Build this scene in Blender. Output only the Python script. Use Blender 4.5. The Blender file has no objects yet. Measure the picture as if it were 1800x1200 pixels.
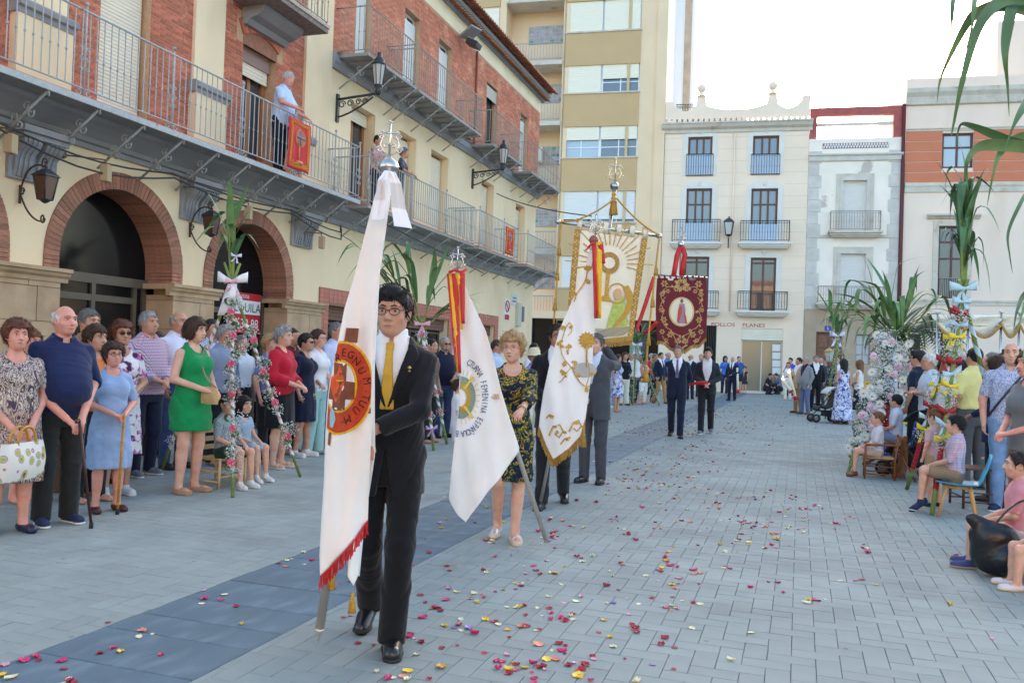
# Procession crossing a town square. Units: metres. X right, Y along the left-hand terrace, Z up.
import bpy,bmesh,math,random
import numpy as np
from mathutils import Matrix,Vector,geometry
random.seed(7);RNG = np.random.default_rng(7)
scn = bpy.context.scene
COL = scn.collection
R = math.radians

# ---------------------------------------------------------------- camera
CAM = np.array([0.0,0.0,1.45]);FPX = 1520.0
PITCH,ROLL,YAW = R(1.0),R(2.0),R(18.44)
_fw = np.array([-math.sin(YAW)*math.cos(PITCH),math.cos(YAW)*math.cos(PITCH),math.sin(PITCH)])
_rt = np.array([math.cos(YAW),math.sin(YAW),0.0]);_up = np.cross(_rt,_fw)
AX_R = math.cos(ROLL)*_rt + math.sin(ROLL)*_up
AX_U = -math.sin(ROLL)*_rt + math.cos(ROLL)*_up
AX_F = _fw
cd = bpy.data.cameras.new('camera');cam = bpy.data.objects.new('camera',cd);COL.objects.link(cam)
cd.sensor_width = 36.0;cd.lens = 36.0*FPX/1800.0;cd.clip_start = 0.05;cd.clip_end = 2000
cam.matrix_world = Matrix([[AX_R[0],AX_U[0],-AX_F[0],CAM[0]],[AX_R[1],AX_U[1],-AX_F[1],CAM[1]],
       [AX_R[2],AX_U[2],-AX_F[2],CAM[2]],[0,0,0,1]])
scn.camera = cam

# ---------------------------------------------------------------- sky, sun, exposure
SUN_AZ,SUN_EL = R(-6.0),R(13.0)          # behind the far houses: the square lies in their shade
w = bpy.data.worlds.new('World');scn.world = w;w.use_nodes = True
nt = w.node_tree;bg = nt.nodes['Background']
sky = nt.nodes.new('ShaderNodeTexSky');sky.sky_type = 'NISHITA';sky.sun_disc = False
sky.sun_elevation = SUN_EL;sky.sun_rotation = SUN_AZ
sky.air_density = 1.0;sky.dust_density = 3.0;sky.ozone_density = 1.2
nt.links.new(sky.outputs[0],bg.inputs[0]);bg.inputs[1].default_value = 0.15
sl = bpy.data.lights.new('sun','SUN');sl.energy = 2.0;sl.angle = R(0.53);sl.color = (1.0,.93,.82)
so = bpy.data.objects.new('sun',sl);COL.objects.link(so);so.location = (-5,60,40)
so.rotation_euler = Vector((math.sin(SUN_AZ)*math.cos(SUN_EL),math.cos(SUN_AZ)*math.cos(SUN_EL),math.sin(SUN_EL))).to_track_quat('Z','Y').to_euler()
scn.view_settings.view_transform = 'Standard';scn.view_settings.look = 'None'
scn.view_settings.exposure = 2.42;scn.view_settings.gamma = 1.0
scn.view_settings.use_curve_mapping = False

# ---------------------------------------------------------------- measuring the photograph
def ray(x,y): return AX_F + AX_R*(x-900)/FPX - AX_U*(y-600)/FPX
def gp(x,y,z=0.0):
 d = ray(x,y);return CAM + d*((z-CAM[2])/d[2])
def onX(x,y,X):
 d = ray(x,y);return CAM + d*(X/d[0])
def onplane(x,y,p0,n):
 d = ray(x,y);return CAM + d*(np.dot(np.array(p0)-CAM,n)/np.dot(d,n))

# ---------------------------------------------------------------- materials
MATS = {}
def srgb(r,g=None,b=None):
 if g is None: r,g,b = r
 f = lambda c: (c/12.92 if c <= .04045 else ((c+.055)/1.055)**2.4)
 return (f(r/255),f(g/255),f(b/255))
def M(name,c,rough=.7,var=0.0,scale=6.0,bump=0.0,bscale=60.0,metal=0.0,island=0.0,c2=None,c2scale=2.0,c2lo=.5,c2hi=.62,spec=.5,obj=0.0,sss=0.0,stretch=None,sheen=0.0,alpha=None,coat=0.0,trans=0.0):
 """A procedural surface: base colour, slow variation, optional second tone in patches, fine relief."""
 if name in MATS: return MATS[name]
 m = bpy.data.materials.new(name);m.use_nodes = True;MATS[name] = m
 N,L = m.node_tree.nodes,m.node_tree.links
 b = N['Principled BSDF'];b.inputs['Roughness'].default_value = rough;b.inputs['Metallic'].default_value = metal
 b.inputs['Specular IOR Level'].default_value = spec
 if coat: b.inputs['Coat Weight'].default_value = coat
 if sheen: b.inputs['Sheen Weight'].default_value = sheen
 if sss:
  b.inputs['Subsurface Weight'].default_value = sss;b.inputs['Subsurface Radius'].default_value = (.012,.005,.003);b.inputs['Subsurface Scale'].default_value = 1.0
 if trans: b.inputs['Transmission Weight'].default_value = trans
 tc = N.new('ShaderNodeTexCoord');co = tc.outputs['Object']
 if stretch:
  mp = N.new('ShaderNodeMapping');mp.inputs['Scale'].default_value = stretch;L.new(co,mp.inputs[0]);co = mp.outputs[0]
 rgb = N.new('ShaderNodeRGB');rgb.outputs[0].default_value = (*c,1);out = rgb.outputs[0]
 if c2 is not None:
  n = N.new('ShaderNodeTexNoise');n.inputs['Scale'].default_value = c2scale;n.inputs['Detail'].default_value = 5;L.new(co,n.inputs['Vector'])
  mr = N.new('ShaderNodeMapRange');mr.inputs[1].default_value = c2lo;mr.inputs[2].default_value = c2hi;L.new(n.outputs[0],mr.inputs[0])
  mx = N.new('ShaderNodeMix');mx.data_type = 'RGBA';L.new(mr.outputs[0],mx.inputs[0]);L.new(out,mx.inputs[6]);mx.inputs[7].default_value = (*c2,1);out = mx.outputs[2]
 def shade(fac_out,amt,out):
  mr = N.new('ShaderNodeMapRange');mr.inputs[1].default_value = 0;mr.inputs[2].default_value = 1
  mr.inputs[3].default_value = 1-amt;mr.inputs[4].default_value = 1+amt;L.new(fac_out,mr.inputs[0])
  mx = N.new('ShaderNodeVectorMath');mx.operation = 'SCALE';L.new(out,mx.inputs[0]);L.new(mr.outputs[0],mx.inputs['Scale']);return mx.outputs[0]
 if var:
  n = N.new('ShaderNodeTexNoise');n.inputs['Scale'].default_value = scale;n.inputs['Detail'].default_value = 4;L.new(co,n.inputs['Vector'])
  mr = N.new('ShaderNodeMapRange');mr.inputs[1].default_value = .3;mr.inputs[2].default_value = .7;L.new(n.outputs[0],mr.inputs[0])
  out = shade(mr.outputs[0],var,out)
 if island or obj:
  g = N.new('ShaderNodeNewGeometry');oi = N.new('ShaderNodeObjectInfo')
  ad = N.new('ShaderNodeMath');ad.operation = 'ADD';L.new(g.outputs['Random Per Island'],ad.inputs[0]);L.new(oi.outputs['Random'],ad.inputs[1])
  fr = N.new('ShaderNodeMath');fr.operation = 'FRACT';L.new(ad.outputs[0],fr.inputs[0])
  out = shade(fr.outputs[0],island or obj,out)
 L.new(out,b.inputs['Base Color'])
 if bump:
  n = N.new('ShaderNodeTexNoise');n.inputs['Scale'].default_value = bscale;n.inputs['Detail'].default_value = 6;L.new(co,n.inputs['Vector'])
  bp = N.new('ShaderNodeBump');bp.inputs['Strength'].default_value = bump;bp.inputs['Distance'].default_value = .01;L.new(n.outputs[0],bp.inputs['Height']);L.new(bp.outputs[0],b.inputs['Normal'])
 return m
def ramp_mat(name,stops,scale,rough=.75,kind='voronoi',stretch=(1,1,1),bump=.1,constant=True,distort=0.0):
 """Printed cloth: flat colours laid out by a cell or noise pattern."""
 if name in MATS: return MATS[name]
 m = bpy.data.materials.new(name);m.use_nodes = True;MATS[name] = m
 N,L = m.node_tree.nodes,m.node_tree.links;b = N['Principled BSDF'];b.inputs['Roughness'].default_value = rough
 b.inputs['Specular IOR Level'].default_value = .25
 tc = N.new('ShaderNodeTexCoord');mp = N.new('ShaderNodeMapping');mp.inputs['Scale'].default_value = stretch;L.new(tc.outputs['Object'],mp.inputs[0])
 if kind == 'voronoi':
  t = N.new('ShaderNodeTexVoronoi');t.inputs['Scale'].default_value = scale;L.new(mp.outputs[0],t.inputs['Vector'])
  s = N.new('ShaderNodeSeparateColor');L.new(t.outputs['Color'],s.inputs[0]);f = s.outputs[0]
 elif kind == 'dots':
  t = N.new('ShaderNodeTexVoronoi');t.inputs['Scale'].default_value = scale;L.new(mp.outputs[0],t.inputs['Vector']);f = t.outputs['Distance']
 elif kind == 'wave':
  t = N.new('ShaderNodeTexWave');t.inputs['Scale'].default_value = scale;t.inputs['Distortion'].default_value = distort;L.new(mp.outputs[0],t.inputs['Vector']);f = t.outputs['Fac']
 elif kind == 'noise':
  t = N.new('ShaderNodeTexNoise');t.inputs['Scale'].default_value = scale;t.inputs['Detail'].default_value = 2;t.inputs['Distortion'].default_value = distort;L.new(mp.outputs[0],t.inputs['Vector'])
  r_ = N.new('ShaderNodeMapRange');r_.inputs[1].default_value = .28;r_.inputs[2].default_value = .72;L.new(t.outputs[0],r_.inputs[0]);f = r_.outputs[0]
 cr = N.new('ShaderNodeValToRGB');cr.color_ramp.interpolation = 'CONSTANT' if constant else 'LINEAR'
 while len(cr.color_ramp.elements) < len(stops): cr.color_ramp.elements.new(.5)
 for e,(p,c) in zip(cr.color_ramp.elements,stops): e.position = p;e.color = (*c,1)
 L.new(f,cr.inputs[0]);L.new(cr.outputs[0],b.inputs['Base Color'])
 if bump:
  n = N.new('ShaderNodeTexNoise');n.inputs['Scale'].default_value = 25;L.new(tc.outputs['Object'],n.inputs['Vector'])
  bp = N.new('ShaderNodeBump');bp.inputs['Strength'].default_value = bump*3;bp.inputs['Distance'].default_value = .01;L.new(n.outputs[0],bp.inputs['Height']);L.new(bp.outputs[0],b.inputs['Normal'])
 return m
def plaid_mat(name,base,ca,cb,freq):
 """Checked shirting: two sets of crossing stripes."""
 if name in MATS: return MATS[name]
 m = bpy.data.materials.new(name);m.use_nodes = True;MATS[name] = m
 N,L = m.node_tree.nodes,m.node_tree.links;b = N['Principled BSDF'];b.inputs['Roughness'].default_value = .8
 tc = N.new('ShaderNodeTexCoord');sp = N.new('ShaderNodeSeparateXYZ');L.new(tc.outputs['Object'],sp.inputs[0])
 ad = N.new('ShaderNodeMath');ad.operation = 'ADD';L.new(sp.outputs[0],ad.inputs[0]);L.new(sp.outputs[1],ad.inputs[1])
 def stripe(o,ph,wd):
  a = N.new('ShaderNodeMath');a.operation = 'MULTIPLY_ADD';L.new(o,a.inputs[0]);a.inputs[1].default_value = freq;a.inputs[2].default_value = ph
  f = N.new('ShaderNodeMath');f.operation = 'FRACT';L.new(a.outputs[0],f.inputs[0])
  g = N.new('ShaderNodeMath');g.operation = 'LESS_THAN';L.new(f.outputs[0],g.inputs[0]);g.inputs[1].default_value = wd
  h = N.new('ShaderNodeMath');h.operation = 'MULTIPLY';L.new(g.outputs[0],h.inputs[0]);h.inputs[1].default_value = .7;return h.outputs[0]
 out = None
 cur = N.new('ShaderNodeRGB');cur.outputs[0].default_value = (*base,1);out = cur.outputs[0]
 for o,ph,cc in ((ad.outputs[0],.1,ca),(sp.outputs[2],.1,ca),(ad.outputs[0],.55,cb),(sp.outputs[2],.55,cb)):
  mx = N.new('ShaderNodeMix');mx.data_type = 'RGBA';L.new(stripe(o,ph,.26),mx.inputs[0]);L.new(out,mx.inputs[6]);mx.inputs[7].default_value = (*cc,1);out = mx.outputs[2]
 L.new(out,b.inputs['Base Color']);return m
def glass_mat(name,c,rough=.04):
 if name in MATS: return MATS[name]
 m = bpy.data.materials.new(name);m.use_nodes = True;MATS[name] = m
 b = m.node_tree.nodes['Principled BSDF'];b.inputs['Base Color'].default_value = (*c,1);b.inputs['Roughness'].default_value = rough;b.inputs['Specular IOR Level'].default_value = .8
 return m

# ---------------------------------------------------------------- objects
XF = {}
def _inv(parent): return XF[parent.name].inverted() if parent is not None and parent.name in XF else Matrix.Identity(4)
def tag(o,label=None,cat=None,group=None,kind=None):
 if label: o['label'] = label
 if cat: o['category'] = cat
 if group: o['group'] = group
 if kind: o['kind'] = kind
 return o
def thing(name,label,cat,loc=(0,0,0),rotz=0.0,group=None,scale=1.0):
 o = bpy.data.objects.new(name,None);COL.objects.link(o);o.empty_display_size = .1
 mw = Matrix.Translation(Vector([float(v) for v in loc])) @ Matrix.Rotation(rotz,4,'Z') @ Matrix.Scale(scale,4)
 o.matrix_world = mw;XF[o.name] = mw
 return tag(o,label,cat,group)
def link(name,me,parent=None,mats=None,local=False):
 o = bpy.data.objects.new(name,me);COL.objects.link(o)
 if parent is not None:
  o.parent = parent
  XF[o.name] = XF.get(parent.name,Matrix.Identity(4))
 return o
def inst(name,me,parent,loc,rot=(0,0,0),scale=(1,1,1)):
 """A copy sharing mesh data, placed at a world position."""
 o = bpy.data.objects.new(name,me);COL.objects.link(o)
 from mathutils import Euler
 mw = Matrix.LocRotScale(Vector([float(v) for v in loc]),Euler(rot),Vector(scale))
 if parent is not None:
  o.parent = parent;o.matrix_local = _inv(parent) @ mw
 else: o.matrix_world = mw
 XF[o.name] = mw
 return o
def mesh_np(name,v,f,mats=None,smooth=False,mi=None):
 me = bpy.data.meshes.new(name)
 v = np.asarray(v,dtype=np.float32)
 if isinstance(f,np.ndarray) and f.ndim == 2:
  n,k = f.shape
  me.vertices.add(len(v));me.vertices.foreach_set('co',v.ravel())
  me.loops.add(n*k);me.loops.foreach_set('vertex_index',f.astype(np.int32).ravel())
  me.polygons.add(n);me.polygons.foreach_set('loop_start',np.arange(0,n*k,k,dtype=np.int32))
  me.update(calc_edges=True)
 else:
  me.from_pydata([tuple(map(float,p)) for p in v],[],[tuple(map(int,q)) for q in f])
 for m in (mats or []): me.materials.append(m)
 if mi is not None: me.polygons.foreach_set('material_index',np.asarray(mi,dtype=np.int32))
 if smooth: me.polygons.foreach_set('use_smooth',np.ones(len(me.polygons),dtype=bool))
 me.update();return me

def frame(d,up=(0,0,1)):
 d = np.array(d,float);d /= np.linalg.norm(d)+1e-12
 u = np.array(up,float)
 if abs(np.dot(d,u)) > .98: u = np.array([1.0,0,0])
 s = np.cross(d,u);s /= np.linalg.norm(s);t = np.cross(s,d);return s,t,d
class MB:
 """Collects shapes for one mesh."""
 def __init__(s): s.v = [];s.f = [];s.m = [];s.sm = [];s.cur = 0;s.smooth = False
 def add(s,vs,fs,smooth=None):
  o = len(s.v);s.v += [tuple(map(float,p)) for p in vs]
  for q in fs: s.f.append(tuple(o+i for i in q));s.m.append(s.cur);s.sm.append(s.smooth if smooth is None else smooth)
  return s
 def box(s,c,size,rz=0.0,ax=None):
  hx,hy,hz = size[0]/2,size[1]/2,size[2]/2
  if ax is None: ex,ey,ez = np.array([math.cos(rz),math.sin(rz),0]),np.array([-math.sin(rz),math.cos(rz),0]),np.array([0,0,1.0])
  else: ex,ey,ez = [np.array(a,float) for a in ax]
  c = np.array(c,float)
  vs = [c+ex*hx*a+ey*hy*b+ez*hz*d for d in (-1,1) for b in (-1,1) for a in (-1,1)]
  return s.add(vs,[(0,2,3,1),(4,5,7,6),(0,1,5,4),(2,6,7,3),(0,4,6,2),(1,3,7,5)],False)
 def bx(s,x0,x1,y0,y1,z0,z1): return s.box(((x0+x1)/2,(y0+y1)/2,(z0+z1)/2),(abs(x1-x0),abs(y1-y0),abs(z1-z0)))
 def tube(s,pts,r,n=8,caps=True,smooth=True,flat=1.0):
  pts = [np.array(p,float) for p in pts];k = len(pts)
  rs = [r]*k if np.isscalar(r) else list(r)
  vs = [];prev = None
  for i,p in enumerate(pts):
   d = pts[min(i+1,k-1)]-pts[max(i-1,0)]
   if prev is None: a,b,_ = frame(d)
   else:
    d = d/(np.linalg.norm(d)+1e-12);a = prev-d*np.dot(prev,d);a /= np.linalg.norm(a)+1e-12;b = np.cross(a,d)
   prev = a
   for j in range(n):
    t = 2*math.pi*j/n;vs.append(p+rs[i]*(a*math.cos(t)+b*math.sin(t)*flat))
  fs = [(i*n+j,i*n+(j+1) % n,(i+1)*n+(j+1) % n,(i+1)*n+j) for i in range(k-1) for j in range(n)]
  s.add(vs,fs,smooth)
  if caps:
   o = len(s.v)-k*n
   s.f.append(tuple(o+j for j in range(n-1,-1,-1)));s.m.append(s.cur);s.sm.append(False)
   s.f.append(tuple(o+(k-1)*n+j for j in range(n)));s.m.append(s.cur);s.sm.append(False)
  return s
 def lathe(s,base,prof,n=14,axis=(0,0,1),smooth=True):
  """prof: (radius, height) pairs along axis from base."""
  a,b,d = frame(axis);base = np.array(base,float);k = len(prof)
  vs = [base+d*h+r*(a*math.cos(2*math.pi*j/n)+b*math.sin(2*math.pi*j/n)) for r,h in prof for j in range(n)]
  fs = [(i*n+j,i*n+(j+1) % n,(i+1)*n+(j+1) % n,(i+1)*n+j) for i in range(k-1) for j in range(n)]
  fs += [tuple(range(n-1,-1,-1)),tuple((k-1)*n+j for j in range(n))]
  return s.add(vs,fs,smooth)
 def prism(s,poly,o,ex,ey,ez,depth):
  """2-D outline (in ex, ey from o) extruded by depth along ez; caps triangulated."""
  o,ex,ey,ez = [np.array(q,float) for q in (o,ex,ey,ez)];n = len(poly)
  vs = [o+ex*p[0]+ey*p[1] for p in poly]+[o+ex*p[0]+ey*p[1]+ez*depth for p in poly]
  tr = geometry.tessellate_polygon([[Vector((p[0],p[1],0)) for p in poly]])
  fs = [tuple(t) for t in tr]+[tuple(n+i for i in reversed(t)) for t in tr]+[(i,(i+1) % n,n+(i+1) % n,n+i) for i in range(n)]
  return s.add(vs,fs,False)
 def sheet(s,rows,smooth=True):
  a = len(rows);b = len(rows[0])
  return s.add([p for r in rows for p in r],[(i*b+j,i*b+j+1,(i+1)*b+j+1,(i+1)*b+j) for i in range(a-1) for j in range(b-1)],smooth)
 def sphere(s,c,r,n=8,m=6,smooth=True):
  r = np.array([r,r,r],float) if np.isscalar(r) else np.array(r,float);c = np.array(c,float)
  vs = [c+r*np.array([math.sin(math.pi*i/m)*math.cos(2*math.pi*j/n),math.sin(math.pi*i/m)*math.sin(2*math.pi*j/n),math.cos(math.pi*i/m)]) for i in range(m+1) for j in range(n)]
  fs = [(i*n+j,(i+1)*n+j,(i+1)*n+(j+1) % n,i*n+(j+1) % n) for i in range(m) for j in range(n)]
  return s.add(vs,fs,smooth)
 def octa(s,c,r):
  c = np.array(c,float);d = np.eye(3)*r
  return s.add([c+d[0],c-d[0],c+d[1],c-d[1],c+d[2],c-d[2]],[(0,2,4),(2,1,4),(1,3,4),(3,0,4),(2,0,5),(1,2,5),(3,1,5),(0,3,5)],True)
 def mesh(s,name,mats,inv=None):
  v = np.array(s.v,float).reshape(-1,3)
  if inv is not None:
   m = np.array(inv);v = v@m[:3,:3].T+m[:3,3]
  me = bpy.data.meshes.new(name);me.from_pydata([tuple(p) for p in v],[],s.f)
  for m_ in (mats if isinstance(mats,(list,tuple)) else [mats]): me.materials.append(m_)
  me.polygons.foreach_set('material_index',np.array(s.m,dtype=np.int32));me.polygons.foreach_set('use_smooth',np.array(s.sm,dtype=bool))
  me.update();return me
 def build(s,name,mats,parent=None,bevel=0.0,solid=0.0,kind=None):
  o = link(name,s.mesh(name,mats,_inv(parent)),parent)
  if solid:
   md = o.modifiers.new('solid','SOLIDIFY');md.thickness = solid;md.offset = 0
  if bevel:
   md = o.modifiers.new('bevel','BEVEL');md.width = bevel;md.segments = 2;md.limit_method = 'ANGLE'
  if kind: o['kind'] = kind
  return o
def bez(p0,p1,p2,n=10):
 p0,p1,p2 = [np.array(p,float) for p in (p0,p1,p2)]
 return [p0*(1-t)**2+p1*2*t*(1-t)+p2*t*t for t in np.linspace(0,1,n)]
def lerp(a,b,t): return np.array(a,float)*(1-t)+np.array(b,float)*t
_txt = {}
def text_mesh(s):
 """Outline of a word as flat triangles, height about 1, centred in x."""
 if s in _txt: return _txt[s]
 cu = bpy.data.curves.new('t','FONT');cu.body = s;cu.align_x = 'CENTER';cu.resolution_u = 3
 o = bpy.data.objects.new('t',cu);COL.objects.link(o)
 dg = bpy.context.evaluated_depsgraph_get();me = o.evaluated_get(dg).to_mesh()
 v = np.array([tuple(p.co)[:2] for p in me.vertices]).reshape(-1,2);f = [tuple(p.vertices) for p in me.polygons]
 o.evaluated_get(dg).to_mesh_clear();bpy.data.objects.remove(o);bpy.data.curves.remove(cu)
 _txt[s] = (v,f);return _txt[s]
def put_text(mb,s,o,ex,ey,h,ez=None,wide=1.0):
 v,f = text_mesh(s);o,ex,ey = [np.array(q,float) for q in (o,ex,ey)]
 mb.add([o+ex*p[0]*h*1.35*wide+ey*p[1]*h*1.35 for p in v],f,False)

# ---------------------------------------------------------------- people: bodies and clothes grown as smooth surfaces
def surface(fn,lo,hi,r,fine=None):
 """Mesh of fn(points)=0 on a rectilinear grid; fine = (centre, halfsize) where the spacing is halved."""
 def axis(a,b,c=None,h=None):
  if c is None: return np.arange(a,b+r,r)
  x = [a]
  while x[-1] < b: x.append(x[-1]+(r*.5 if abs(x[-1]-c) < h else r))
  return np.array(x)
 ax = [axis(lo[i],hi[i],*( (fine[0][i],fine[1][i]) if fine else (None,None))) for i in range(3)]
 ax = [np.concatenate([a,a[-1]+r*np.arange(1,5)])[:((len(a)+3)//4)*4].astype(np.float32) for a in ax]
 n = [len(a) for a in ax]
 def pts_at(ii,cen): return np.asfortranarray(np.stack([cen[k][ii[:,k]] for k in range(3)],-1))
 c4 = [a.reshape(-1,4).mean(1) for a in ax];c2 = [a.reshape(-1,2).mean(1) for a in ax]
 n4 = [len(a) for a in c4]
 i4 = np.stack(np.meshgrid(*[np.arange(k) for k in n4],indexing='ij'),-1).reshape(-1,3)
 d4 = fn(pts_at(i4,c4)).reshape(n4).astype(np.float32)
 up = lambda q: np.repeat(np.repeat(np.repeat(q,2,0),2,1),2,2)
 d2 = up(d4);i2 = np.argwhere(up(np.abs(d4) < r*4.6))
 if len(i2): d2[tuple(i2.T)] = fn(pts_at(i2,c2))
 big = up(d2);i1 = np.argwhere(up(np.abs(d2) < r*2.4))
 if len(i1): big[tuple(i1.T)] = fn(pts_at(i1,ax))
 s = big < 0
 # surface nets
 c = np.zeros([k-1 for k in n],dtype=np.int8)
 for dx in (0,1):
  for dy in (0,1):
   for dz in (0,1):
    c += s[dx:n[0]-1+dx,dy:n[1]-1+dy,dz:n[2]-1+dz]
 cells = np.argwhere((c > 0) & (c < 8));idx = -np.ones(c.shape,dtype=np.int64);idx[tuple(cells.T)] = np.arange(len(cells))
 acc = np.zeros((len(cells),3));cnt = np.zeros(len(cells))
 for a in range(3):
  o1,o2 = [(1,2),(0,2),(0,1)][a]
  for p in (0,1):
   for q in (0,1):
    off = np.zeros(3,int);off[o1] = p;off[o2] = q
    i0 = cells+off;i1 = i0.copy();i1[:,a] += 1
    d0 = big[tuple(i0.T)];d1 = big[tuple(i1.T)];m = (d0 < 0) != (d1 < 0)
    t = np.where(m,d0/np.where(m,d0-d1,1),0)
    p0 = np.stack([ax[k][i0[:,k]] for k in range(3)],-1);p1 = np.stack([ax[k][i1[:,k]] for k in range(3)],-1)
    acc += np.where(m[:,None],p0+(p1-p0)*t[:,None],0);cnt += m
 v = acc/np.maximum(cnt,1)[:,None]
 faces = []
 for a in range(3):
  o1,o2 = [(1,2),(2,0),(0,1)][a]
  sl0 = [slice(1,-1)]*3;sl0[a] = slice(0,-1)
  sl1 = [slice(1,-1)]*3;sl1[a] = slice(1,None)
  A,Bq = s[tuple(sl0)],s[tuple(sl1)]
  e = np.argwhere(A != Bq)
  if not len(e): continue
  flip = A[tuple(e.T)]
  base = e.copy();base[:,o1] += 1;base[:,o2] += 1
  def cell(u,w):
   k = base.copy();k[:,o1] -= u;k[:,o2] -= w;return idx[tuple(k.T)]
  q = np.stack([cell(1,1),cell(0,1),cell(0,0),cell(1,0)],-1)
  q[~flip] = q[~flip][:,::-1]
  faces.append(q)
 f = np.concatenate(faces) if faces else np.zeros((0,4),int)
 f = f[(f >= 0).all(1)]
 return v,f

def smin(a,b,k):
 h = np.clip(.5+.5*(b-a)/k,0,1);return b*(1-h)+a*h-k*h*(1-h)
def cone(p,a,b,ra,rb):
 a = np.asarray(a,np.float32);ba = np.asarray(b,np.float32)-a
 x,y,z = p[:,0]-a[0],p[:,1]-a[1],p[:,2]-a[2]
 t = np.clip((x*ba[0]+y*ba[1]+z*ba[2])/(ba@ba+np.float32(1e-9)),0,1);x -= t*ba[0];y -= t*ba[1];z -= t*ba[2]
 return np.sqrt(x*x+y*y+z*z)-(np.float32(ra)+np.float32(rb-ra)*t)
def ell(p,c,r,rot=None):
 x,y,z = p[:,0]-np.float32(c[0]),p[:,1]-np.float32(c[1]),p[:,2]-np.float32(c[2])
 if rot is not None:
  m = np.asarray(rot,np.float32);x,y,z = x*m[0,0]+y*m[1,0]+z*m[2,0],x*m[0,1]+y*m[1,1]+z*m[2,1],x*m[0,2]+y*m[1,2]+z*m[2,2]
 x = x/np.float32(r[0]);y = y/np.float32(r[1]);z = z/np.float32(r[2]);k0 = np.sqrt(x*x+y*y+z*z)
 x = x/np.float32(r[0]);y = y/np.float32(r[1]);z = z/np.float32(r[2]);k1 = np.sqrt(x*x+y*y+z*z);return k0*(k0-1)/np.maximum(k1,np.float32(1e-6))
def near(p,c,rad): return ((p[:,0]-c[0])**2+(p[:,1]-c[1])**2+(p[:,2]-c[2])**2) < rad*rad
def loft(p,sec,grow=0.0,fold=None,ex=2.3):
 """sec rows: z, cx, cy, rx, ry"""
 sec = np.asarray(sec,float);z = p[:,2]
 zz = np.linspace(sec[0,0],sec[-1,0],60)
 def itp(k):
  y = np.interp(zz,sec[:,0],sec[:,k]);y = np.convolve(np.pad(y,3,'edge'),np.ones(7)/7,'valid');return np.interp(z,zz,y)
 x = p[:,0]-itp(1);y = p[:,1]-itp(2);rx = itp(3)+grow;ry = itp(4)+grow
 if fold is not None:
  amp,n,z0,z1,ph = fold
  th = np.arctan2(y/ry,x/rx);g = 1+amp*np.clip((z1-z)/(z1-z0),0,1)*(1.3+np.sin(n*th+ph)+.5*np.sin((n*1.7)*th+ph*2.3+z*5))*.7;rx = rx*g;ry = ry*g
 k = (np.abs(x/rx)**ex+np.abs(y/ry)**ex)**(1/ex)
 d = (k-1)*np.minimum(rx,ry)
 return np.maximum(d,np.maximum(sec[0,0]-z,z-sec[-1,0]))
def rotm(yaw=0,pitch=0,roll=0):
 return np.array(Matrix.Rotation(yaw,3,'Z') @ Matrix.Rotation(pitch,3,'X') @ Matrix.Rotation(roll,3,'Y'))
_wd = RNG.normal(size=(8,3))*np.array([1,1,.7])
def wrinkle(p,amp,f,seed):
 o = np.zeros(len(p))
 for i in range(5):
  d = np.roll(_wd,seed+i,0)[i]*f*(1+.35*i);t_ = np.sin(p@d+seed*1.7+i*2.1+1.6*np.sin(p@np.roll(d,1)*.6+i));o += (t_ if f > 60 else .45*t_+.95*(1-np.abs(t_))**2.2)/(1+.35*i)
 return (o*amp*.45).astype(np.float32)

SKIN = {'fair': srgb(222,172,148),'tan': srgb(202,152,126),'pink': srgb(222,158,138),'olive': srgb(186,138,110),'child': srgb(226,176,150)}
def skin_mat(t): return M('skin_'+t,SKIN[t],.55,var=.08,scale=14,bump=.06,bscale=180,c2=tuple(np.array(SKIN[t])*np.array([1.0,.8,.78])),c2scale=11,c2lo=.48,c2hi=.7,spec=.35)
def hair_mat(n,c): return M('hair_'+n,c,.55,var=.35,scale=45,bump=.9,bscale=140,stretch=(1,1,.25),spec=.35)
HAIRC = {'black': (.012,.010,.010),'brown': (.055,.028,.016),'auburn': (.13,.045,.022),'grey': (.34,.33,.32),'white': (.62,.60,.57),'blond': (.42,.26,.12),'dark': (.025,.017,.013),'ginger': (.20,.085,.035),'salt': (.16,.155,.15)}
def cloth(name,c,**k):
 a = dict(rough=.85,var=.07,scale=9,bump=.35,bscale=14,spec=.2,sheen=.15);a.update(k);return M('cloth_'+name,c,**a)

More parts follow.
